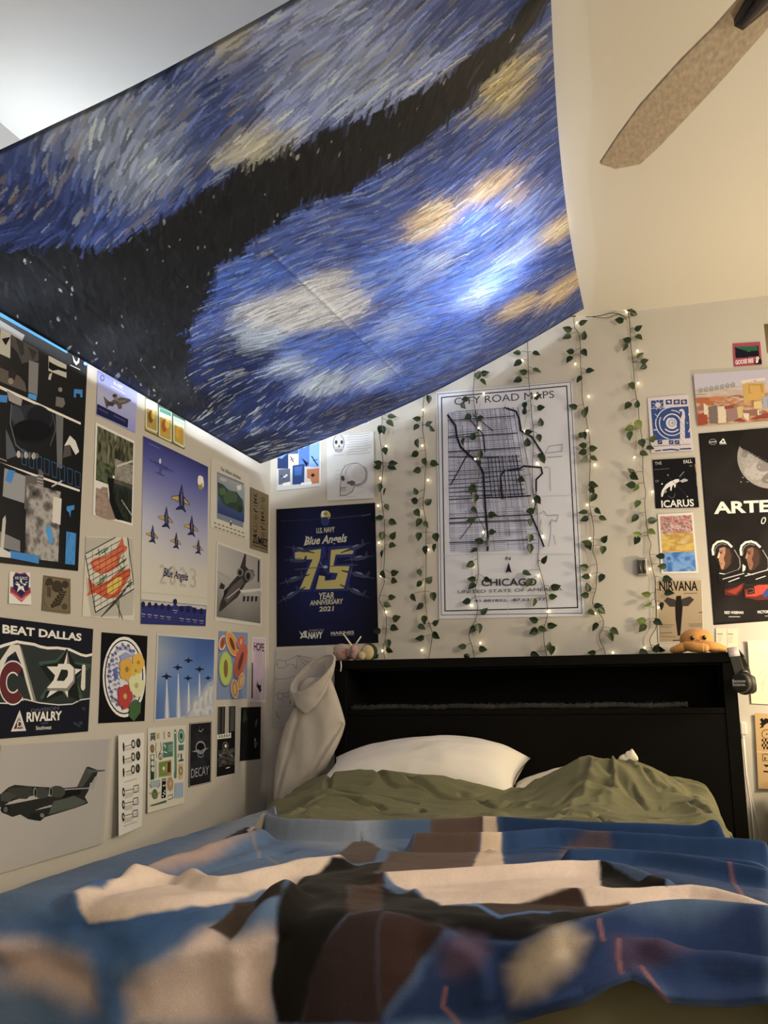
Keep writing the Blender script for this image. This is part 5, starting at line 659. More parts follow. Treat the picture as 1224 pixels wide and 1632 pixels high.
  'p 4f5c78 211 205 200 227 184 249 166 268 144 284 121 297 97 306 73 311 50 311 29 307 10 299 -6 287 -17 271 -25 253 -27 232 -26 210 -19 188 -8 165 7 144 25 125 46 108 69 95 94 86 118 80 142 80 163 84 182 92 198 104 210 120 218 139 220 160 218 182;p c9bfa8 240 181 230 202 215 222 196 240 175 256 152 268 128 276 104 281 81 281 60 277 41 269 25 258 13 243 5 226 2 206 3 186 10 164 20 143 34 123 52 105 73 89 96 77 120 68 144 63 168 63 190 66 209 74 225 86 238 101 245 118 249 138 247 159;p a8502f 210 179 201 197 189 213 175 228 159 241 142 252 124 259 106 263 88 263 73 260 59 254 47 244 39 232 34 218 32 201 34 184 39 166 48 149 59 132 73 117 90 104 107 93 125 86 143 82 161 81 177 84 191 90 202 100 211 112 216 127 218 143 216 161;p 7a3a24 160 175 154 186 148 197 141 206 133 214 125 221 117 225 109 228 102 229 96 227 90 223 86 218 84 210 83 202 83 192 86 181 89 170 94 159 100 149 108 139 115 131 123 124 132 119 139 117 147 116 153 118 159 121 163 127 165 134 166 143 165 153 163 164;p 4f5c78 592 177 618 214 637 252 647 287 648 319 640 347 623 369 599 385 568 394 531 396 489 390 446 377 401 358 357 333 315 303 277 270 245 234 219 197 201 161 191 126 189 94 196 66 212 44 235 28 266 18 302 16 343 21 387 33 433 52 478 76 520 106 559 140;p c8a24a 623 152 648 189 666 225 675 259 675 291 666 318 649 339 625 355 593 364 556 366 515 360 471 348 427 330 384 306 343 277 306 245 275 211 250 175 232 139 223 106 222 75 230 48 246 26 270 10 301 0 338 -3 378 2 422 14 467 32 511 56 553 84 591 117;p c47a34 592 158 616 190 632 223 642 254 643 282 638 306 625 325 605 339 579 346 548 348 513 342 476 331 438 314 401 292 365 266 332 237 304 206 281 173 265 141 255 111 253 83 258 59 270 40 290 26 315 18 346 16 380 20 417 31 456 48 494 70 530 96 564 126;p 5a3a24 503 172 517 192 528 210 537 228 541 244 542 257 540 267 534 275 524 278 512 278 497 274 480 267 462 256 444 243 425 227 407 210 391 191 377 172 366 154 358 136 353 120 352 107 354 96 360 89 370 85 382 85 397 89 413 96 432 107 450 120 469 136 487 154;p 4f5c78 860 171 850 192 835 211 816 228 794 243 769 254 742 263 715 267 688 267 663 264 640 256 621 246 605 232 594 215 588 197 587 177 591 157 601 137 615 118 634 100 656 85 680 73 707 65 734 60 762 59 787 63 811 70 831 81 847 95 858 112 864 131 865 151;p b86a4a 892 147 883 166 868 183 850 200 827 213 803 224 776 232 749 236 722 236 697 233 674 226 654 216 638 203 626 187 620 170 618 151 622 132 631 113 645 96 663 80 685 66 710 54 736 47 764 42 791 42 817 45 840 52 861 62 877 75 889 91 895 109 896 127;p b85040 859 145 852 160 841 175 826 188 809 199 790 207 770 214 749 217 729 217 709 215 692 209 677 201 665 191 656 178 652 164 651 149 654 134 662 119 672 104 687 91 703 80 722 71 743 65 763 61 784 61 804 63 821 69 837 77 849 88 858 100 862 114 863 129;p c08a6a 798 142 789 158 777 173 762 183 746 189 732 188 720 181 713 169 711 154 715 137 723 120 736 106 751 95 766 90 781 91 792 97 799 109 801 124;p 4f5c78 924 478 892 529 855 577 812 620 767 657 721 686 675 706 632 716 592 717 558 708 530 689 510 662 498 627 494 586 499 540 514 490 536 439 566 388 602 340 643 296 688 257 735 227 782 205 827 192 869 191 905 199 934 218 955 246 968 283 970 326 964 374 948 426;p b0563c 956 454 925 504 888 551 846 593 801 629 755 657 709 677 666 687 626 688 591 679 563 661 543 634 530 600 526 559 531 514 544 465 566 415 596 366 631 319 672 275 717 238 764 208 811 187 856 175 897 173 933 182 963 200 985 228 997 263 1001 306 995 353 980 403;p b0503c 924 451 895 498 862 541 825 581 786 614 745 641 706 659 669 669 635 670 607 662 584 646 567 621 558 590 557 552 563 510 577 465 597 419 624 372 657 328 693 288 733 253 773 225 814 205 852 194 887 192 917 199 941 216 958 242 967 274 968 314 961 357 946 404;p 5f3424 822 441 807 468 789 493 771 516 752 536 734 552 717 563 701 570 687 571 677 567 669 558 665 545 664 527 668 505 674 481 684 455 697 428 712 402 729 376 747 353 766 332 785 316 803 304 819 297 832 296 843 300 851 309 855 323 856 341 852 363 845 387 835 414;p 4f5c78 444 574 442 625 432 673 415 717 389 756 358 787 322 810 282 824 240 828 197 823 156 808 117 784 83 753 54 715 31 671 15 624 7 575 8 525 16 477 33 433 57 394 87 361 123 337 163 322 206 316 249 320 291 335 331 358 367 390 397 430 421 475 436 524;p a0a04a 474 551 472 601 462 648 444 691 419 729 387 759 350 782 310 796 268 800 226 795 184 780 145 757 111 726 81 689 59 647 43 600 35 552 36 504 45 457 62 414 86 376 116 344 153 320 193 305 235 299 279 304 321 318 361 341 397 372 427 410 451 454 466 502;p a0b048 442 552 441 597 433 641 418 681 396 716 369 744 338 765 303 778 267 782 230 777 195 764 161 743 131 714 106 679 86 640 72 597 65 552 66 507 73 464 87 424 108 388 134 359 165 337 200 323 237 318 274 322 311 335 345 356 376 385 402 421 422 462 436 506;p 7a5a30 323 552 324 578 321 603 316 626 308 646 299 663 287 675 274 683 261 685 247 682 233 675 220 663 208 646 198 626 190 603 184 578 181 552 180 526 183 501 188 478 195 457 205 440 216 428 229 420 243 417 257 420 271 427 284 440 296 457 307 477 315 500 320 525;p 4f5c78 849 773 837 800 821 825 803 847 782 867 760 882 737 893 715 899 694 900 674 895 657 886 644 872 634 854 629 832 628 808 631 782 638 756 650 729 665 704 683 681 704 662 726 646 749 634 771 628 793 627 813 631 830 641 844 655 853 674 859 696 860 720 856 746;p c9a060 880 751 868 776 853 800 835 821 815 840 793 855 770 865 748 870 726 871 707 867 690 858 676 844 666 827 660 806 659 783 662 759 669 733 680 708 695 684 712 662 733 644 755 628 777 618 800 612 822 611 842 615 859 624 873 638 883 655 889 676 890 700 887 725;p c08038 848 748 838 770 826 791 812 809 797 825 781 838 764 847 748 852 733 853 719 850 708 842 699 831 693 816 690 799 690 779 694 758 700 736 709 714 721 693 735 674 751 658 767 645 783 635 800 630 815 629 829 632 841 640 850 651 856 666 859 684 858 704 855 726;p c8a878 805 745 800 758 793 770 786 782 778 792 771 800 763 805 756 809 749 809 743 808 739 803 736 797 734 788 734 777 735 765 738 753 742 739 748 726 754 714 761 702 769 692 777 684 785 678 792 675 799 674 804 676 809 680 812 687 814 696 814 706 812 718 810 731;p 4f5c78 669 873 672 902 671 929 664 955 653 978 637 996 618 1010 595 1018 571 1021 545 1019 519 1011 494 997 471 979 450 957 432 932 419 905 410 876 407 848 408 820 414 795 425 772 440 753 459 739 482 730 506 727 532 729 559 737 584 750 608 768 629 790 646 816 660 844;p c9a878 699 851 702 878 701 905 694 930 682 951 666 969 646 982 624 990 599 993 573 991 547 983 522 970 499 953 479 932 461 908 448 882 440 855 436 827 438 801 444 776 456 755 471 737 491 723 513 714 538 711 564 713 590 721 615 733 639 751 660 772 677 796 691 823;p b87a3a 668 851 671 875 670 899 666 920 657 939 646 954 631 966 614 973 595 975 576 973 556 967 536 955 518 940 502 922 488 901 478 878 471 854 467 830 468 807 472 786 480 767 492 751 506 739 523 732 542 729 562 731 582 738 601 749 620 764 636 782 650 804 661 827;p c4a46a 609 852 611 866 612 880 611 893 608 904 604 914 599 921 592 925 585 926 576 925 568 921 560 914 552 905 544 894 538 881 533 868 529 853 526 839 526 825 526 812 529 801 533 791 538 785 545 780 553 779 561 780 569 784 577 791 586 800 593 811 599 824 605 838']),
 ('hope_print','narrow pink print headed HOPE with a small falling figure','print','l','c5b5a8',((-.183,1.144),(-.036,1.148),(-.032,.875),(-.19,.881)),None,0,[
  'p bfa3a6 46 25 957 26 939 966 67 969',('t','1c1a20','HOPE',(.16,.206),(.876,.216),.116,2,0),'p 4d3c44 40 403 125 402 165 950 55 947;l 6a5058 3.06 898 216 879 951;p 17151a 482 721 606 747 707 719 670 798 741 797 613 860 529 812 403 763 341 751 443 749 395 654;l 17151a 2.45 667 742 714 638;l 17151a 3.06 423 756 358 712']),
 ('dark_figure_print','small black print hung nearest the corner in the bottom row','print','l','141413',((-.274,.86),(-.08,.859),(-.079,.647),(-.28,.653)),None,0,[
  'p 2c3322 171 18 317 246 59 285;p 4a463c 753 240 832 271 789 375 680 387 692 298;p 6a6558 784 225 816 256 754 279;p 8a8474 666 606 750 594 756 766 696 779;p 15140f 698 650 728 642 732 737 702 745;p 5b564a 745 680 845 669 802 759']),
 ('street_night_photo','black and white night street photo with bright sign','photo','l','b3a892',((-.491,.87),(-.321,.87),(-.318,.606),(-.492,.606)),None,0,[
  'p 141212 39 14 950 13 951 982 43 982;p 9b9281 406 11 606 11 610 397 405 398;p 4a443c 78 23 335 22 342 379 82 393;p 26221f 132 24 273 25 280 377 142 377;p 4a443c 671 19 901 17 883 372 673 377;p c8bda6 37 402 730 394 734 467 42 466;l 2c2824 4.29 116 447 144 412 177 447;l 2c2824 4.29 238 447 267 411 300 447;l 2c2824 4.29 362 446 391 410 424 446;l 2c2824 4.29 487 446 516 410 550 446;l 2c2824 4.29 613 446 643 409 677 445;p e0d6c0 526 575 522 584 512 592 495 597 475 599 453 598 433 594 416 588 405 580 400 571 404 562 414 555 430 549 450 547 472 548 493 552 510 558 521 566;l 6a6458 3.68 589 578 581 595 557 610 520 620 475 624 426 622 380 615 342 602 317 585 308 567 315 550 338 535 374 525 420 521 469 522 515 530 553 543 579 560 589 578',('n',('151312','2c2926','5a554c','1a1817'),.1,.62,.95,.85,14,14,7,9,31,0),'l cfc6b2 3.06 497 888 676 882;p 8a8474 240 696 238 701 231 704 221 707 209 708 196 707 183 705 173 702 166 698 164 693 166 689 172 685 182 683 194 682 207 683 220 685 230 688 237 692;p 8a8474 827 722 825 726 818 730 807 732 794 733 780 733 767 730 756 727 749 723 747 718 749 714 756 710 766 708 779 707 793 708 806 710 817 713 824 717']),
 ('decay_print','small black print lettered DECAY with a glowing ring','print','l','1a1a1c',((-.708,.814),(-.534,.815),(-.529,.595),(-.702,.594)),None,0,[
  'l a59b88 2.2 30 10 970 10 970 990 30 990 30 10',('n',('151516','1d1d20','26262a'),.05,.03,.95,.97,14,26,3,12,33,0),'p 1b1b1d 779 441 775 462 759 482 734 500 699 515 657 527 609 535 557 538 503 537 449 532 397 523 350 510 308 494 274 476 248 456 232 434 226 413 231 392 245 372 270 354 303 339 343 328 390 320 441 316 495 316 549 321 602 329 651 342 694 358 729 376 756 397 773 419;l 8a8882 5.51 708 417 704 436 693 453 674 468 648 481 617 491 581 497 542 501 502 500 461 496 422 489 386 478 355 465 329 450 310 433 298 415 293 397 296 379 307 362 326 347 351 334 381 324 416 317 455 314 495 314 536 317 575 324 611 335 644 348 670 363 690 380 703 399 708 417;p 7d7b76 114 451 383 433 659 435 886 426 661 472 350 473;p 0c0c0d 637 404 629 424 606 440 569 452 524 456 476 454 431 445 394 430 370 411 361 390 368 371 391 354 427 343 472 338 520 340 566 349 603 364 628 383;l 6a6864 4.29 627 527 620 540 599 551 566 558 525 560 482 557 441 551 408 540 386 527 379 513 385 500 406 490 439 483 479 480 523 482 563 489 597 500 619 513 627 527;l 8a8882 3.06 406 129 510 153 613 112;l 4a4a4a 3.06 438 57 441 130',('t','8e8b84','DECAY',(.094,.863),(.887,.859),.14,0,0)]),
 ('found_objects_print','print of green and brown small objects laid out in rows','print','l','c0b499',((-.994,.809),(-.735,.809),(-.739,.546),(-.992,.543)),(.002,.002,.005,.01),0,[
  'p 4a5350 61 66 188 62 187 166 126 138 63 165;l 7f8a84 2.04 73 93 182 92;p b08d55 214 76 292 74 291 143 213 144;l 6e6a58 5.72 407 66 413 147;p 5a5240 572 104 571 117 566 127 558 134 547 138 536 137 525 133 516 124 509 114 506 101 507 89 512 79 521 72 531 68 542 68 553 73 563 81 569 92;p c0b499 553 104 552 109 550 113 547 116 542 118 538 118 533 116 529 112 527 108 525 102 526 97 528 93 531 90 536 88 540 88 545 90 549 94 552 98;p 3f6a58 674 58 707 44 736 61 768 590 767 655 723 670 686 634 703 559;p c9d0c0 724 89 723 94 720 98 716 101 711 103 705 103 699 101 695 97 691 92 690 87 691 82 693 77 697 74 703 72 709 73 714 75 719 78 722 83;l 7fa090 1.23 707 123 726 561;p 3f6a58 966 142 966 160 962 177 954 193 944 206 930 217 915 224 897 228 879 229 861 226 843 220 827 211 812 199 800 184 790 168 784 151 781 133 781 116 785 99 793 84 803 71 816 60 831 52 848 48 866 47 884 49 902 55 919 64 934 76 947 91 957 107 963 124;p 8aa898 943 141 942 154 939 167 934 178 926 188 916 196 904 202 891 205 878 206 864 204 851 199 838 192 827 183 818 173 811 161 806 148 804 135 804 122 807 109 813 98 820 88 830 80 842 74 854 71 868 70 882 72 895 77 907 83 919 92 928 103 936 115 941 128;p 2f5848 919 140 918 156 911 170 899 180 884 184 868 184 853 177 840 166 831 152 827 136 828 120 835 106 847 96 861 91 878 92 893 98 906 109 915 124;p 1b3028 893 139 892 147 889 154 884 159 878 161 871 161 864 158 858 152 854 145 853 137 853 129 856 122 861 117 868 115 875 115 881 118 887 124 891 131;p 6e5030 159 256 159 266 157 275 152 284 147 291 139 297 131 301 121 303 112 304 102 302 92 299 83 293 75 286 68 278 63 269 59 259 58 249 58 240 60 230 65 222 70 214 78 208 86 204 95 202 105 201 115 203 125 206 134 212 142 219 149 227 154 236 158 246;p 8a6a44 134 254 133 263 129 271 122 277 114 279 106 279 97 275 90 269 85 260 83 251 84 242 88 234 94 229 102 226 111 226 119 230 127 237 132 245;l 6e6048 3.68 206 185 193 258 223 370;l 4a4438 3.27 318 189 341 267 287 325 331 390;l 4a4438 3.27 363 362 361 374 354 385 342 392 326 396 310 394 294 389 281 380 272 368 268 355 270 342 278 332 290 324 305 321 321 322 337 328 350 337 360 349 363 362;p 3f6a52 379 197 644 194 652 382 386 382;l c0c4b0 4.9 412 222 498 302;l c0c4b0 3.27 405 308 486 326;l 9ab09a 1.63 521 240 631 238;l 9ab09a 1.63 523 263 632 261;l 9ab09a 1.63 524 286 634 284;l 9ab09a 1.63 526 309 636 307;p 3f5f58 800 247 945 250 945 324 800 321;p 2f4f3c 814 439 871 436 860 364 901 360 906 435 953 436 949 462 810 462;l 2f4f3c 4.9 797 399 803 360;p 1f3a2a 62 320 153 322 157 622 66 619;p b8b8a0 143 358 141 369 136 378 127 384 115 387 103 386 91 382 81 374 75 364 72 353 73 342 79 333 88 327 99 324 111 325 123 329 133 337 140 347;p b8b8a0 147 429 146 440 140 449 131 455 120 458 108 457 96 453 86 445 79 435 76 424 78 413 83 404 92 398 104 395 116 396 128 400 138 408 144 418;p b8b8a0 152 500 150 511 145 520 136 527 124 529 112 528 100 523 90 516 84 505 81 494 82 484 88 475 97 468 108 466 120 467 132 471 142 479 149 489;p 8aa090 184 404 220 404 223 610 182 610;p 8a7a40 273 426 610 421 618 615 280 607;p 5f7a30 300 435 493 430 500 604 305 596;p 3a3018 503 443 584 441 588 574 506 573;p d8d8c8 426 512 425 520 421 526 414 531 406 533 396 532 388 529 380 523 375 516 373 508 374 500 378 494 385 490 394 488 403 488 412 492 419 497 424 505;p b09a70 812 490 939 493 942 684 820 683;p 8a6a3c 934 585 934 597 932 607 927 617 920 625 912 632 902 637 891 639 880 639 869 637 858 633 847 626 838 618 830 609 824 598 820 587 818 575 818 564 821 553 825 543 832 535 840 528 850 524 860 521 872 521 883 523 894 527 905 534 914 542 922 551 928 562 932 573;p b09a70 899 582 898 591 895 598 889 604 882 606 874 605 866 602 859 595 855 587 853 578 853 569 857 562 863 556 870 554 878 555 886 558 893 565 897 573;p 8a9690 72 632 318 640 313 724 72 709;p 151614 366 636 467 639 467 872 354 868;p d0c8b4 407 658 406 662 404 665 401 667 396 667 392 667 387 665 384 663 381 659 380 656 381 652 383 650 386 648 390 647 395 647 400 649 403 652 406 655;p d0c8b4 450 659 449 662 447 665 443 667 439 668 434 667 430 666 426 663 424 660 423 656 423 653 425 650 429 648 433 647 438 648 442 649 446 652 449 655;p d0c8b4 411 722 410 725 408 728 405 730 401 730 396 730 392 728 388 726 385 722 384 719 385 715 387 713 390 711 395 710 399 710 404 712 407 715 410 718;p d0c8b4 454 722 453 726 451 728 448 730 443 731 439 730 434 729 430 726 428 723 427 719 427 716 430 713 433 711 437 711 442 711 447 713 450 715 453 719;p d0c8b4 450 788 450 792 448 795 444 797 440 797 435 797 431 795 427 792 424 789 423 786 424 782 426 779 429 778 434 777 438 777 443 779 447 782 449 785;p d0c8b4 403 846 403 849 401 852 397 854 393 855 388 854 384 853 380 850 378 847 377 843 377 840 379 837 383 835 387 834 392 835 396 837 400 839 402 843;p d0c8b4 447 826 447 829 445 832 441 834 437 835 432 834 428 832 424 830 422 826 420 823 421 820 423 817 427 815 431 814 436 815 440 816 444 819 446 822;p d0c8b4 417 810 416 813 414 816 411 818 406 819 402 818 397 817 394 814 391 811 390 807 391 804 393 801 396 799 401 798 405 799 410 800 413 803 416 806;p a08058 670 725 670 742 666 759 660 774 650 786 638 796 624 803 609 806 593 806 577 803 561 796 546 786 533 774 521 759 513 743 507 726 504 708 505 691 508 675 515 660 524 648 536 638 549 631 564 627 581 627 597 630 613 637 628 646 641 659 653 673 662 690 668 707;l 8a6a48 2.04 642 722 642 734 640 745 635 756 629 764 621 771 612 776 602 778 591 778 580 776 569 771 559 765 551 756 543 746 537 735 533 723 532 711 532 699 534 688 539 678 545 669 553 663 562 658 572 655 582 655 593 657 604 662 614 668 623 677 631 687 636 698 640 710 642 722;p c9a888 603 718 603 723 600 728 596 731 591 732 585 731 579 729 575 725 571 720 570 715 571 710 573 705 577 702 583 701 589 702 594 704 599 708 602 713;p 8a9aa0 715 720 957 731 959 923 706 909;l 6a7a84 1.63 746 885 750 743;l 6a7a84 1.63 792 890 796 748;l 6a7a84 1.63 838 896 842 753;l 6a7a84 1.63 885 901 889 757;l 6a7a84 1.63 932 906 936 762;p 5f6a3c 254 811 253 821 249 831 243 840 234 848 222 853 209 857 195 858 180 858 165 855 150 850 136 843 124 835 114 825 107 815 102 804 100 793 100 783 104 773 110 764 119 757 131 751 143 747 158 746 173 746 188 749 202 754 216 760 228 768 239 778 247 788 252 799;p 4a5530 210 762 208 770 202 776 193 780 181 781 169 780 157 776 147 770 140 762 138 755 139 747 145 741 154 737 166 736 178 737 190 741 200 747 207 755;l 4a4a38 1.63 82 718 29 664;l 4a4a38 1.63 249 736 305 680;l 4a4a38 1.63 86 780 36 774;l 4a4a38 1.63 253 798 313 792;l 4a4a40 2.45 523 860 645 848 663 901 526 904;p 3a5048 44 915 485 903 481 931 96 931']),
 ('diagram_sheet','white paper sheet of small black mechanical diagrams tilting off the wall','paper','l','cabfaa',((-1.185,.796),(-1.016,.795),(-1.012,.506),(-1.191,.501)),(.012,.002,.003,.03),0,[
  'p 24221f 227 130 228 140 227 149 225 157 222 165 218 170 212 175 206 177 200 178 193 177 187 174 180 169 174 163 169 155 164 147 161 137 159 128 158 118 159 109 161 101 164 93 168 87 174 83 179 80 186 79 193 81 200 84 206 88 212 95 217 102 222 111 225 120;l 3a3732 2.04 220 127 495 113;l 8a8272 1.23 239 144 534 140;l 8a8272 1.23 241 155 535 151;l 8a8272 1.23 242 165 537 163;p 24221f 645 112 645 121 641 130 635 138 626 145 615 151 601 154 587 157 572 157 556 156 541 152 527 148 514 141 504 134 496 126 490 117 487 107 488 98 491 89 497 81 506 75 517 69 531 65 545 63 560 62 576 63 591 67 605 71 618 78 629 85 637 94 643 103;p b8ae9a 613 111 611 121 604 130 592 136 577 139 561 138 546 134 533 127 523 118 519 108 521 98 528 90 540 84 554 81 571 81 586 85 600 92 609 101;p 1f1d1a 855 107 854 117 850 126 842 135 832 142 819 148 804 152 788 154 771 155 753 153 736 150 721 145 707 138 695 130 686 121 680 112 677 102 678 92 682 83 689 74 699 67 712 61 726 57 743 54 760 54 777 55 794 59 810 64 825 70 837 78 846 87 852 97;p 6a6456 799 111 798 117 793 123 784 127 774 128 762 128 751 125 742 121 735 115 733 109 734 103 739 98 748 94 758 92 770 92 781 95 790 99 797 105;l c0b49a 1.63 742 64 754 104;p 24221f 225 260 226 269 225 278 223 287 220 294 216 299 211 304 205 306 198 307 192 305 185 302 178 298 173 292 167 284 163 276 160 266 158 257 157 248 158 239 160 230 163 223 167 217 172 213 178 211 184 210 191 211 198 214 204 219 210 225 215 233 220 241 223 250;l 3a3732 2.04 238 257 512 247;l 8a8272 1.23 257 274 550 274;l 8a8272 1.23 259 285 551 285;l 8a8272 1.23 260 296 553 296;p 24221f 643 247 642 256 639 264 632 272 623 279 612 284 599 288 585 290 570 290 554 288 539 285 525 280 513 274 502 267 494 258 489 249 486 240 487 231 490 223 496 215 505 208 516 203 529 199 543 197 558 197 574 198 589 201 603 206 616 213 626 220 635 228 640 237;p b8ae9a 610 245 609 255 602 263 590 269 575 272 559 271 544 267 531 261 522 252 518 242 520 232 526 224 538 218 553 215 569 215 584 219 597 226 606 235;p 1f1d1a 850 244 849 253 845 262 838 271 827 278 815 283 800 287 784 289 767 290 749 288 733 284 717 279 703 273 692 265 683 256 677 246 674 237 675 227 678 218 686 210 696 203 708 197 723 193 739 191 756 190 773 192 790 196 806 201 820 207 832 215 841 224 847 234;p 6a6456 795 247 794 253 788 258 780 262 769 264 758 263 747 261 738 256 732 251 729 245 730 238 735 233 744 230 754 228 766 228 777 231 786 235 792 241;l c0b49a 1.63 739 200 750 240;p 24221f 223 387 224 396 223 405 221 413 218 420 214 426 209 430 203 432 197 433 190 432 183 429 177 424 171 418 166 410 162 402 159 393 157 384 156 374 156 366 158 358 161 351 165 345 171 341 176 338 183 338 189 339 196 342 203 347 208 353 214 360 218 369 221 378;l 3a3732 2.04 256 386 528 378;l 8a8272 1.23 275 403 566 405;l 8a8272 1.23 277 413 567 416;l 8a8272 1.23 278 424 568 427;p 24221f 640 378 640 387 636 396 630 403 621 410 610 415 597 418 583 420 568 420 552 418 538 415 524 410 512 404 501 397 493 388 488 380 485 371 485 362 489 354 495 346 504 340 515 334 527 331 542 329 557 329 572 330 587 334 601 338 613 345 624 352 632 361 637 369;p b8ae9a 608 377 606 386 599 395 588 400 573 403 558 402 542 398 529 391 520 382 517 372 518 363 525 355 536 349 551 346 567 347 582 351 595 358 604 367;p 1f1d1a 845 378 844 387 840 396 833 404 823 411 810 416 795 420 779 422 763 422 746 420 729 416 714 411 700 404 688 397 680 388 674 379 671 369 671 360 675 351 682 343 692 336 705 331 719 327 735 325 752 325 769 326 786 330 802 335 816 342 827 350 836 359 842 368;p 6a6456 791 380 789 386 784 391 776 395 765 397 754 396 743 393 734 389 728 383 725 377 727 371 732 366 740 363 750 361 762 362 773 364 782 369 788 374;l c0b49a 1.63 735 334 746 373;l 5a5548 1.23 204 485 722 477;p 24221f 235 587 235 596 234 604 230 612 225 618 219 624 211 627 202 629 193 629 183 628 173 625 164 620 156 614 149 606 143 598 139 589 137 580 137 571 138 563 141 555 146 548 153 543 161 539 170 537 179 537 189 539 198 542 208 547 216 553 223 560 229 569 233 578;p b8ae9a 209 585 208 592 205 598 200 602 193 604 185 603 177 600 170 595 165 589 163 582 163 575 166 569 172 565 179 563 187 563 195 566 201 571 206 578;l 3a3732 2.04 233 574 586 577;l 24221f 2.45 600 548 794 549 784 618 591 616 600 548;l 3a3732 1.23 642 603 744 578;l 8f8777 1.23 238 605 556 606;l 8f8777 1.23 239 615 557 617;l 8f8777 1.23 241 626 558 627;l 8f8777 1.23 242 636 559 638;l 8f8777 1.23 244 646 561 648;l 7a7262 1.63 832 573 825 637;p 24221f 227 710 227 719 226 727 222 735 217 741 211 746 203 750 194 752 185 752 175 750 166 747 157 742 149 736 142 729 136 721 132 712 130 703 129 694 131 686 134 678 139 672 146 667 153 663 162 661 172 661 181 663 191 666 200 671 208 677 215 684 221 693 225 701;p b8ae9a 201 708 201 715 198 721 192 725 185 727 177 726 170 723 163 718 158 712 156 705 156 698 159 692 164 688 171 686 179 687 187 690 194 695 199 701;l 3a3732 2.04 225 698 574 704;l 24221f 2.45 588 676 780 679 769 746 579 742 588 676;l 3a3732 1.23 629 731 730 707;l 8f8777 1.23 230 729 544 732;l 8f8777 1.23 231 739 545 743;l 8f8777 1.23 233 749 546 753;l 8f8777 1.23 234 759 548 763;l 8f8777 1.23 236 769 549 774;l 7a7262 1.63 818 703 810 765;p 24221f 219 832 219 840 218 848 215 856 210 862 203 867 195 870 187 872 178 872 168 870 159 867 150 862 142 856 135 849 129 841 125 832 123 823 123 815 124 807 127 799 132 793 139 788 146 785 155 783 164 783 174 784 183 788 192 793 200 799 207 806 213 814 217 823;p b8ae9a 193 829 193 836 190 842 185 846 178 847 170 847 162 844 156 839 151 832 148 826 149 819 152 813 157 809 164 808 172 808 180 811 186 816 191 822;l 3a3732 2.04 217 820 563 829;l 24221f 2.45 576 801 765 806 755 872 567 866 576 801;l 3a3732 1.23 617 855 716 833;l 8f8777 1.23 222 849 533 856;l 8f8777 1.23 223 859 534 866;l 8f8777 1.23 225 869 535 876;l 8f8777 1.23 226 879 536 887;l 8f8777 1.23 228 889 538 897;l 7a7262 1.63 803 830 796 891;l 5a5548 1.23 188 920 748 926']),
 ('cargo_plane_poster','large pale poster of a dark four-engine cargo plane, lowest on the left wall','poster','l','a59985',((-1.715,.795),(-1.209,.787),(-1.245,.489),(-1.742,.482)),(.003,.004,.012,.004),0,[
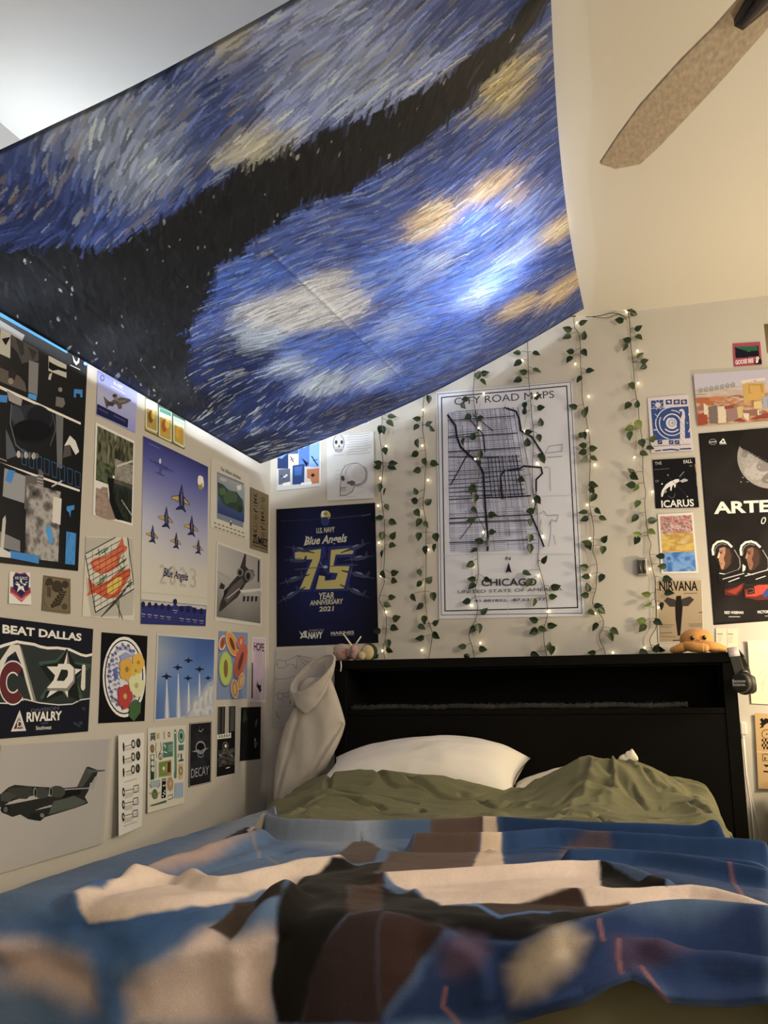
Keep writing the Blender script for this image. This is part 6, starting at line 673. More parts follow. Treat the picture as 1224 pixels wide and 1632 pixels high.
  ('g',(('a3998a','a0968a','988f84'),('a49a8a','a0958a','9c9284'),('a89c8a','a2978a','a09684')),.01,.01,.97,.99,24,24),'p 24241f -56 395 6 365 37 381 91 337 140 324 270 354 350 371 570 413 687 422 761 253 782 251 879 294 879 320 873 344 773 527 812 589 696 610 415 635 383 659 279 622 209 570 148 578 73 532 48 480 -47 477;p 35352e 92 343 271 356 309 404 249 454 80 419;p 3f4238 687 422 762 262 850 291 741 431;p 4a4d44 772 282 953 301 955 314 782 310;p 8f897c 571 422 855 452 856 462 572 432;p 8f897c 820 424 857 352 875 357 855 454;p 15140f 560 432 730 453 722 494 568 504;p 3c3c35 433 435 432 444 430 453 425 460 417 466 408 470 397 473 386 473 373 472 361 469 348 464 337 458 327 451 318 442 311 433 307 423 305 414 305 405 307 397 312 390 319 384 328 379 338 377 350 376 362 377 375 379 387 384 399 390 410 398 418 406 425 416 430 425;p 8a8476 327 416 328 424 328 432 327 439 326 445 325 450 322 454 320 455 317 456 314 455 311 452 308 447 305 442 303 435 301 427 299 419 298 411 297 402 297 395 298 387 299 381 300 376 302 373 305 371 308 370 311 372 314 375 317 379 319 385 322 391 324 399 326 407;p 1a1a16 325 415 325 422 326 428 325 434 325 439 323 442 322 445 320 447 318 447 316 446 314 444 312 441 310 436 308 431 307 425 305 418 304 412 304 405 304 399 304 393 305 389 306 385 307 382 309 380 311 380 313 381 315 383 317 386 319 391 321 396 323 402 324 409;p 3c3c35 580 447 580 457 577 467 571 474 562 481 551 485 539 488 525 488 510 487 496 483 482 478 468 471 457 463 447 454 439 444 434 434 431 423 432 414 435 405 440 397 448 391 459 386 471 383 484 382 498 383 513 387 528 392 541 398 553 407 564 416 572 426 577 437;p 8a8476 463 428 463 437 463 445 463 453 462 459 460 464 458 468 455 470 452 470 449 469 446 466 442 461 439 455 437 448 434 440 433 432 431 423 431 415 431 407 431 399 432 393 434 388 436 384 439 382 442 382 445 383 448 386 451 391 454 396 457 403 460 411 461 420;p 1a1a16 460 428 461 435 461 441 461 447 460 452 459 456 457 459 455 461 453 461 451 460 449 458 447 454 444 450 443 444 441 438 439 431 439 425 438 418 438 411 438 406 439 401 440 396 442 394 443 392 445 392 448 393 450 395 452 398 454 403 456 408 458 415 459 421;p 4a4c42 483 512 568 510 663 496 799 575 695 604 448 619 464 554;p 1a1a16 402 626 402 633 399 638 394 642 387 646 379 648 369 648 359 648 348 646 336 643 325 639 315 634 306 628 299 622 293 615 289 609 287 602 288 597 290 591 295 587 301 584 309 582 319 581 329 581 340 583 352 586 363 590 373 595 382 600 390 607 396 613 400 620;p 6a6758 410 617 410 623 407 628 403 631 397 632 390 630 384 627 378 622 375 616 373 609 373 603 376 598 380 595 386 594 393 596 399 599 404 604 408 610;p 1d1d19 131 517 131 524 129 530 126 535 122 539 116 542 109 544 102 544 94 543 86 541 78 537 71 533 64 527 59 521 54 515 51 508 50 501 50 495 52 489 55 484 59 480 65 477 71 475 79 474 86 475 94 477 102 481 110 485 116 491 122 497 126 503 129 510;p 55554c 104 512 104 520 102 526 98 531 93 532 88 531 82 527 77 521 74 514 72 506 72 498 74 491 78 487 83 485 88 486 94 490 99 496 102 504;p 3f3f38 37 381 84 368 160 412 104 454 43 433']),
 ('bomber_calendar','white calendar sheet with a green bomber photo and scripted heading','calendar','l','b8ac94',((-.586,1.812),(-.227,1.82),(-.23,1.541),(-.58,1.539)),None,0,[
  'p 6a7078 145 171 849 167 848 844 155 844',('g',(('8a857a','958f84'),('6c7a80','7c858c'),('3a4a68','34466a'),('1f2f58','22335c')),.17,.2,.87,.76,14,16),'p 2f4030 158 318 297 320 456 372 649 344 818 435 839 561 724 641 495 617 304 605 178 509;p 3f5238 668 432 665 454 656 477 640 500 618 521 591 541 561 558 528 571 494 581 459 587 426 588 396 584 370 577 348 565 331 550 321 532 317 512 320 491 329 468 345 446 366 425 391 405 421 388 454 374 488 364 522 358 555 357 586 359 613 367 636 378 653 393 664 411;p 2a3a2a 704 534 702 544 693 554 680 565 662 576 640 587 615 597 587 605 559 612 531 618 504 621 479 622 457 621 439 618 425 614 417 607 414 599 417 589 425 579 438 568 455 557 477 547 501 537 528 529 556 521 585 516 612 512 638 511 660 512 679 514 692 519 701 526;p 4a5a3a 371 401 370 412 365 424 357 436 346 447 333 457 318 466 302 473 285 478 268 481 252 482 237 480 224 476 213 470 205 462 199 452 198 442 199 430 204 418 211 407 222 396 235 386 249 377 265 370 282 365 299 362 316 361 331 363 344 366 355 373 364 381 369 390;p 26301f 822 564 818 584 807 603 790 620 769 631 746 636 724 634 706 625 694 611 689 593 693 573 704 554 721 538 742 527 765 522 787 524 805 532 817 546;p c9bfae 646 254 761 217 779 277 681 319;p a89a8a 383 246 373 255 353 264 327 271 296 275 266 276 239 274 219 269 208 261 208 252 218 243 237 234 264 227 294 223 324 222 351 224 372 229 383 237',('t','2c281f','Fat Albert Airlines',(.236,.125),(.758,.138),.052,1,.3),'l 5f584a 4.41 89 920 141 920;l 5f584a 4.41 102 974 158 974;l 5f584a 4.41 187 919 240 920;l 5f584a 4.41 201 974 257 974;l 5f584a 4.41 287 919 340 919;l 5f584a 4.41 301 974 357 974;l 5f584a 4.41 388 919 442 919;l 5f584a 4.41 402 974 459 974;l 5f584a 4.41 490 919 545 919;l 5f584a 4.41 504 975 563 974;l 5f584a 4.41 594 918 650 918;l 5f584a 4.41 609 975 668 974;l 5f584a 4.41 699 918 756 918;l 5f584a 4.41 714 975 774 975;l 5f584a 4.41 806 918 864 918;l 5f584a 4.41 821 975 882 975;p 3a352a 530 839 529 853 525 866 520 876 512 882 504 884 497 881 491 873 487 861 485 848 486 834 489 821 495 811 502 805 510 803 518 806 524 814 528 825;p c7b9a0 523 813 522 818 519 823 515 827 510 830 504 831 499 830 495 828 492 824 491 819 491 814 494 809 498 805 503 802 509 801 514 802 519 804 521 808']),
 ('kraft_shopping_bag','tall brown paper bag with stamped pictograms and shop lettering near the corner','paper bag','l','6c5b3f',((-.219,1.769),(-.026,1.772),(-.026,1.512),(-.211,1.51)),(.004,.004,.004,.004),0,[
  'l 1e1912 3.92 146 99 347 114;l 1e1912 3.92 333 65 173 164;p 1e1912 334 165 330 173 319 180 301 187 279 192 256 195 234 195 216 193 204 189 200 182 204 175 216 167 233 161 255 156 278 153 300 152 318 155 330 159;l 1e1912 2.45 772 107 766 120 747 133 717 145 681 154 643 159 607 159 578 154 558 146 551 134 558 121 576 108 605 96 641 87 679 82 716 82 745 86 765 95 772 107;p 1e1912 710 114 708 119 702 123 693 127 681 130 669 131 658 131 649 130 643 127 641 123 643 119 648 114 657 110 669 108 681 106 692 106 701 108 707 110;p 1e1912 147 215 389 209 349 234 174 244;l 1e1912 2.45 175 280 377 275;l 1e1912 1.96 555 282 649 199 763 270 555 282;l 1e1912 4.9 149 341 243 340 216 376 378 364;l 1e1912 3.92 542 341 751 358;l 1e1912 3.92 736 308 571 407;p 1e1912 739 411 735 418 723 426 704 433 682 438 657 441 635 441 616 438 604 433 600 427 604 419 616 412 634 405 656 400 681 397 703 397 722 399 734 404;l 1e1912 2.45 380 452 374 465 355 479 326 490 291 499 253 503 218 503 189 498 170 489 164 477 170 464 188 451 217 439 252 431 290 426 325 427 354 431 373 440 380 452;p 1e1912 319 459 317 464 311 468 302 472 291 474 279 476 268 476 259 474 253 471 251 467 253 463 259 458 268 454 279 452 291 450 302 451 311 452 317 455;p 1e1912 545 460 796 456 755 482 573 490;l 1e1912 2.45 574 527 784 524;l 1e1912 1.96 165 626 259 544 369 616 165 626;l 1e1912 4.9 548 590 645 590 618 626 787 616;l 1e1912 3.92 152 685 357 704;l 1e1912 3.92 342 654 180 752;p 1e1912 344 757 340 765 328 772 310 779 288 784 264 786 242 786 224 783 212 778 208 772 212 764 223 757 241 750 264 745 287 743 310 743 328 746 340 751;l 1e1912 2.45 790 707 783 720 764 734 734 745 697 754 658 758 622 757 592 752 572 742 565 730 571 716 591 703 620 692 656 683 695 679 732 680 762 685 782 694 790 707;p 1e1912 726 713 724 718 718 722 709 726 697 729 685 730 674 730 664 728 658 725 656 721 658 716 664 712 673 708 684 705 697 704 708 704 718 706 724 709',('t','171310','ZUMIEZ',(.107,.896),(.946,.897),.12,2,0),'l 171310 2.94 108 937 947 936']),
 ('jet_portrait_photo','black and white photo of an attack jet seen nose down','photo','l','b9ae9a',((-.524,1.493),(-.088,1.487),(-.083,1.189),(-.525,1.188)),None,0,[
  ('g',(('9d9588','8d857a','857d74'),('a0988a','958d82','8a8278'),('7c756b','8a8278','7a7268'),('5f5950','6a635a','5c564f')),.03,.03,.97,.95,24,24),'p 8f887c 25 372 284 406 285 457 26 402;p 2f2b27 69 893 95 771 166 644 287 497 445 358 592 34 627 37 619 200 683 231 791 222 829 291 721 385 634 431 550 528 452 645 293 746 142 852;p 4d4740 168 703 319 522 547 372 582 439 418 609 231 764;p 6a6459 569 294 568 306 564 318 557 329 548 340 537 349 524 356 510 362 496 366 481 367 468 366 455 363 444 358 434 351 427 342 423 332 421 321 422 309 426 298 433 286 442 276 453 267 465 259 479 253 493 249 508 247 522 248 535 251 546 256 556 264 563 273 567 283;p 1d1a18 535 304 533 318 526 330 516 341 502 347 488 350 475 348 464 341 457 331 455 319 457 306 463 293 474 283 487 276 501 273 514 275 525 282 532 292;p 6a6459 810 294 808 310 802 326 793 341 779 355 763 367 744 377 724 385 704 390 683 392 663 391 645 387 629 380 616 371 606 359 600 346 598 331 599 316 605 301 614 286 627 272 643 260 661 249 680 241 701 236 722 234 742 234 761 238 778 245 791 254 802 266 808 280;p 1d1a18 727 320 725 338 716 355 703 368 687 377 670 380 654 376 641 367 632 353 629 337 631 319 640 302 652 288 668 279 686 276 702 279 715 288 724 302;p 2a2623 68 590 101 507 184 533 164 585;p 2a2623 900 57 938 61 933 361 896 378;p b5ab9a 483 548 987 445 988 485 551 580;p 968e80 534 576 988 496 988 562 620 606;p 26221f 569 619 620 612 604 687 560 688;p 26221f 658 607 711 599 694 675 649 677;p 26221f 750 594 804 587 787 664 740 665;p 26221f 843 581 899 574 881 652 833 653;p 1a1715 165 605 241 544 212 638 161 684;l c0b6a4 3.06 229 695 483 528']),
 ('aircraft_collage','small collage of blue and orange aircraft pictures beside the room corner','collage','b','c0b8a8',((.036,2.029),(.243,2.043),(.241,1.8),(.033,1.794)),None,0,[
  'p 3a5078 1 30 471 47 477 342 245 330 8 317;p 1e3050 -18 315 245 330 251 597 -11 570;p 5f85b8 -19 284 208 311 101 388 9 363;p c8a88c 252 316 477 336 470 547 267 540;l 201a1a 3.67 300 375 363 482;l 201a1a 2.45 290 439 376 419;p 3f65a0 482 33 734 52 735 604 485 592;p 7fa0c8 482 33 734 52 736 198 598 245 485 196;p 15182a 549 424 707 543 666 611;p 6a90c0 741 38 957 52 953 641 742 619;l 15182a 4.9 780 421 919 609;l 15182a 3.06 816 512 911 494;l b8c4d8 3.67 753 200 948 167;p 24406a 741 82 838 89 832 181 750 185;p 55585f 26 588 294 601 300 880 34 885;p b8b8b8 103 759 217 696 246 729 140 783;l 15151a 3.67 80 712 165 794;p 1d3a62 350 548 620 548 616 923 350 914;p 30568c 393 582 569 586 558 759 396 743;p b0683a 674 655 953 661 949 939 781 938 762 836 683 823;p 201a18 761 779 812 741 863 783 813 818;p d8cfc0 131 865 299 851 301 924 132 923;p d8cfc0 546 897 787 896 788 953 547 943']),
 ('hidden_photo','dark photo mostly hidden above the skull drawing by the draped cloth','photo','b','b8b0a4',((.374,2.157),(.466,2.162),(.461,2.059),(.37,2.053)),None,0,[
  'p 4a4258 79 77 924 57 926 901 73 911']),
 ('skull_drawing','cream sheet with pencil drawings of a human skull and handwriting','drawing','b','bdb4a2',((.266,2.02),(.484,2.025),(.484,1.728),(.269,1.733)),(.003,.004,.01,.004),0,[
  'p 8f877a 379 137 376 163 369 188 358 211 343 231 325 247 304 258 281 264 258 265 235 261 212 252 192 237 174 219 159 197 148 172 142 146 140 119 143 92 150 66 162 43 177 24 195 8 216 -3 239 -9 262 -10 286 -5 308 4 328 19 346 37 360 59 371 84 377 110;p b5ac9b 366 119 364 141 357 162 347 181 334 197 318 210 299 219 279 224 259 225 238 221 218 213 200 201 184 186 171 168 161 147 155 125 154 103 156 81 163 60 173 41 186 25 203 12 221 3 242 -2 262 -3 283 1 303 9 321 21 337 37 349 55 359 75 364 97;p a59c8c 166 168 352 182 337 268 178 257;p 3c3730 237 102 235 113 230 121 222 128 212 131 202 130 192 125 184 118 179 108 177 98 179 87 185 78 193 72 203 69 213 70 223 74 231 82 236 91;p 3c3730 356 111 354 122 349 130 341 137 331 140 321 139 311 134 304 127 299 117 297 107 299 96 304 87 312 81 322 78 332 79 342 84 350 91 355 101;p 3c3730 267 135 292 185 246 181;l 55504a 1.84 192 218 332 228;l 4c463e 1.84 379 130 376 156 369 181 358 204 343 224 325 240 304 251 281 257 258 258 235 254 212 244 192 230 174 212 159 190 148 165 142 139 140 111 143 85 150 59 162 36 177 17 196 1 217 -10 239 -16 262 -17 286 -12 308 -3 328 12 346 30 360 52 371 76 377 103 379 130;l 5a544a 1.22 199 206 198 240;l 5a544a 1.22 222 208 222 241;l 5a544a 1.22 246 210 245 243;l 5a544a 1.22 269 211 268 245;l 5a544a 1.22 292 213 292 246;l 5a544a 1.22 315 215 315 248;l 8a8274 1.53 147 303 380 309;l 7d7567 1.59 473 14 628 13 755 21 928 15;l 7d7567 1.59 433 49 627 50 755 58 899 49;l 7d7567 1.59 432 86 627 88 754 95 915 87;l 7d7567 1.59 471 127 626 125 754 132 892 122;l 7d7567 1.59 431 162 626 162 753 169 890 159;l 7d7567 1.59 431 199 625 199 753 206 942 200;l 7d7567 1.59 469 240 625 237 752 244 946 237;l 7d7567 1.59 429 275 624 274 752 281 868 268;l 7d7567 1.59 429 312 623 311 751 318 922 309;p 8d8577 842 646 837 680 824 712 803 742 775 767 741 788 702 803 660 811 616 812 572 807 530 795 491 776 457 753 429 724 408 692 395 657 391 622 396 587 410 554 432 524 460 499 495 479 535 465 577 457 621 456 665 462 707 475 745 494 779 518 806 546 826 578 838 611;p b8af9e 829 627 825 656 813 684 794 710 769 732 738 750 702 762 664 769 623 770 583 766 545 755 509 739 478 718 452 693 433 665 421 635 418 605 422 574 435 546 454 520 481 498 513 481 549 468 588 462 628 461 668 467 706 478 741 494 772 515 796 540 815 567 826 597;p 9a9284 873 648 871 672 867 696 859 718 849 736 837 752 823 763 808 769 793 771 777 768 762 760 749 748 737 731 727 711 720 689 716 664 715 639 717 614 722 590 729 569 740 550 752 535 766 524 781 517 796 516 811 519 826 527 840 540 851 556 861 576 868 599 872 623;p b0a797 826 622 823 647 815 670 801 692 783 710 762 725 737 736 710 742 682 743 654 739 627 730 602 717 580 700 562 679 549 656 541 632 539 606 542 581 550 558 564 536 582 518 605 503 630 492 657 487 685 486 713 490 740 499 764 512 786 529 803 550 816 572 824 597;p b0a797 392 575 309 630 285 688 289 807 271 938 420 932 535 877 584 797 488 722;l 4c463e 2.45 393 492 333 548 292 641 307 713 283 783 287 938 420 932 551 878 591 774;l 4c463e 1.84 393 492 508 452 654 454 780 515 842 600 835 715 745 785 591 774;p 3f3a33 380 667 382 682 381 695 375 706 365 712 353 714 340 711 327 703 316 691 309 677 306 662 308 649 314 638 324 631 336 630 349 633 362 641 372 653;p 55504a 423 730 537 712 617 740 585 773 448 767;p 55504a 575 773 573 781 566 788 555 792 543 795 529 794 516 791 506 785 499 777 497 769 500 761 507 754 517 750 530 748 543 748 556 752 566 757 573 765;l 4c463e 1.84 283 819 421 813;l 5a544a 1.22 296 803 292 867;l 5a544a 1.22 316 804 312 868;l 5a544a 1.22 336 805 331 869;l 5a544a 1.22 356 805 351 869;l 5a544a 1.22 375 806 371 870;l 5a544a 1.22 395 807 391 871;l 8d8577 1.22 193 545 294 541;l 8d8577 1.22 176 611 276 607;l 8d8577 1.22 175 671 275 683;l 8d8577 1.22 361 478 427 463;l 8d8577 1.22 649 811 776 829;l 8d8577 1.22 615 916 775 887;l 8d8577 1.22 436 956 614 958']),
 ('squadron_anniversary_poster','navy blue poster with giant golden 75 and flanking aircraft','poster','b','0d0f20',((.031,1.711),(.486,1.71),(.494,1.114),(.038,1.109)),None,1,[
  ('g',(('0b0d18','10142e','0d1026','090b14'),('0c0f22','161b42','12163a','0a0c18'),('0c0f24','151a44','12163a','090b18'),('0a0c16','0e1126','0c0f20','08090f')),.005,.005,.995,.995,24,24),'l 23273c 3.67 50 91 451 96;l 2c3046 3.67 559 95 944 85;l 4a4c58 3.06 867 93 952 80;p b9a24a 555 72 554 79 551 86 546 92 540 97 533 101 524 104 515 106 505 106 495 105 486 103 477 99 470 94 464 88 459 82 457 75 456 68 457 61 460 54 464 48 471 43 478 38 487 35 496 34 506 34 516 35 525 37 534 41 541 46 547 52 552 58 554 65;p c9c4b0 504 59 503 66 499 73 493 78 486 80 478 80 471 77 465 71 462 64 461 56 462 49 466 42 472 37 479 35 487 35 494 38 499 44 503 51;p 20305a 543 117 542 123 540 129 536 134 530 139 524 143 516 145 508 147 499 147 491 146 483 144 475 140 469 136 464 131 460 125 457 119 457 113 457 107 460 101 464 96 470 91 476 88 484 85 492 84 501 83 509 84 517 87 525 90 531 94 536 99 540 105 543 111;p 8a7a38 527 60 526 64 522 68 516 71 509 72 502 72 495 70 489 67 485 62 484 58 485 53 489 49 495 46 502 45 510 45 517 47 522 51 526 55;l 151a30 3.67 466 85 544 85',('t','b5ac8a','U.S. NAVY',(.41,.196),(.596,.194),.036,2,.1),('t','bdb491','Blue Angels',(.285,.277),(.717,.271),.056,2,.3),'l bdb491 3.67 284 281 340 232 301 214;p 20285a 167 304 501 298 501 340 350 617 211 616 330 400 166 382;p b3a054 190 327 455 314 446 377 335 600 234 599 369 385 190 378;p 20285a 532 302 823 298 783 385 615 384 599 433 782 429 709 624 373 618 413 537 543 536 567 504 505 501;p b3a054 555 326 792 317 768 362 600 361 575 443 736 450 679 607 399 602 432 504 490 512 489 545 596 541 620 495 536 486;p 23283a 92 278 217 294 389 336 390 343 271 324 93 284;p 454a5a 99 280 216 297 222 304;p 343a4c 176 299 210 288 266 295 304 315 334 331 285 332 208 320;p 6b7080 212 290 262 297 286 311 234 302;p 2b3042 304 315 334 287 345 292 331 331;l 585e70 1.84 179 274 170 316;p 23283a 73 375 192 376 361 394 363 401 249 398 75 381;p 454a5a 80 377 192 379 199 385;p 343a4c 155 385 184 371 237 371 277 385 309 397 264 403 189 401;p 6b7080 187 373 234 373 260 384 209 381;p 2b3042 277 385 299 355 310 359 306 397;l 585e70 1.84 152 361 154 402;p 23283a 18 552 145 518 336 490 341 496 218 526 23 557;p 454a5a 27 552 147 521 157 526;p 343a4c 111 539 133 514 191 500 242 504 281 507 237 528 156 546;p 6b7080 138 516 189 503 222 507 167 519;p 2b3042 242 504 248 465 262 465 278 508;l 585e70 1.84 94 513 119 558;p 23283a 1 689 114 636 290 580 298 585 187 633 8 693;p 454a5a 9 687 116 639 128 642;p 343a4c 87 662 102 635 153 612 203 608 243 606 205 632 133 662;p 6b7080 106 636 152 615 185 614 135 634;p 2b3042 203 608 198 569 211 567 240 607;l 585e70 1.84 64 640 100 679;p 23283a 649 348 767 313 944 282 949 288 835 319 654 353;p 454a5a 657 347 768 316 778 320;p 343a4c 736 333 756 310 809 295 856 298 894 300 852 321 778 340;p 6b7080 760 312 807 298 838 301 787 314;p 2b3042 856 298 861 260 874 260 891 301;l 585e70 1.84 719 310 743 352;p 23283a 671 407 796 387 978 380 982 387 862 402 675 412;p 454a5a 679 408 796 391 805 396;p 343a4c 760 404 785 383 842 375 888 384 924 391 878 406 800 415;p 6b7080 789 386 839 378 869 385 815 391;p 2b3042 888 384 901 348 914 350 921 391;l 585e70 1.84 749 379 763 422;p 23283a 656 474 795 495 984 546 984 554 853 530 657 481;p 454a5a 664 477 793 498 799 507;p 343a4c 749 499 787 488 849 498 890 521 922 540 868 539 783 524;p 6b7080 789 491 845 499 870 516 813 505;p 2b3042 890 521 925 490 938 496 919 539;l 585e70 1.84 753 471 741 519;p 23283a 640 576 767 612 933 681 932 689 814 652 639 582;p 454a5a 647 580 764 615 768 623;p 343a4c 722 610 761 604 817 621 851 647 877 668 825 662 748 637;p 6b7080 762 607 812 622 833 640 781 623;p 2b3042 851 647 891 623 901 629 874 667;l 585e70 1.84 733 585 710 627;l 4a4d58 3.06 189 453 468 445;l 4a4d58 3.06 537 442 819 444;p 1e2750 468 428 500 385 530 425 533 475 498 490 472 473;l 6a6d78 3.06 438 399 476 450;p 8a8f9c 520 447 519 450 515 454 509 456 502 457 495 457 488 455 482 452 478 449 477 445 479 441 482 438 488 436 495 435 503 435 510 437 515 439 519 443;l 3c4050 2.45 500 379 501 340',('t','b5ac8a','YEAR',(.429,.675),(.581,.675),.044,2,.15),('t','b5ac8a','ANNIVERSARY',(.338,.716),(.669,.713),.033,2,.15),('t','b5ac8a','2021',(.429,.762),(.577,.762),.032,2,.1),('t','8f8a7a',"AMERICA'S",(.323,.901),(.475,.9),.013,0,0),('t','c4bda8','NAVY',(.318,.951),(.464,.95),.043,3,.12),'p b5ae9a 227 892 262 915 277 896 308 895 303 927 315 949 272 939 238 952 251 926;p 0d0f20 280 924 280 926 278 928 276 930 274 930 271 930 269 930 267 928 265 926 265 924 265 922 267 920 269 918 271 918 274 918 276 919 278 920 280 922;l b5ae9a 2.45 239 941 307 938',('t','b0a996','MARINES',(.543,.93),(.769,.93),.02,2,0),'l 7a7566 2.45 543 936 768 938']),
 ('wing_sketch_sheet','pale sheet of pencil wing sketches half behind the hanging hoodie','drawing','b','a99e8a',((.035,1.095),(.264,1.103),(.269,.777),(.026,.771)),(.003,.003,.004,.008),0,[
  'l 4d463a 1.56 -4 179 43 190 33 128 204 152 436 87 616 116 719 138;l 4d463a 1.56 36 190 56 235 194 240 219 215 283 191 374 212 413 262;l 4d463a 1.56 436 91 425 197 413 262;l 4d463a 1.56 449 95 514 165 591 221;l 4d463a 1.56 457 95 591 159 668 189;l 4d463a 1.56 204 152 218 197;l 4d463a 1.56 6 389 45 382 237 380 390 355;l 4d463a 1.56 31 356 46 408;l 4d463a 1.56 16 585 67 578 78 553 168 572 331 544;l 4d463a 1.56 62 594 74 636 171 647 177 688;l 4d463a 1.56 168 572 182 623 295 601;l 4d463a 1.56 40 807 52 791 67 856 106 880 142 873;l 4d463a 1.56 84 840 100 864;l 4d463a 1.56 333 635 303 700;l 3f392f 3.65 341 635 305 697;l 8f8572 1.04 48 442 290 433;l 8f8572 1.04 74 743 274 732']),
 ('city_road_map','large white framed-line street map poster of a lakeside city grid','map','b','c3bcb0',((.767,2.174),(1.34,2.164),(1.343,1.197),(.756,1.205)),(.003,.003,.004,.004),0,[
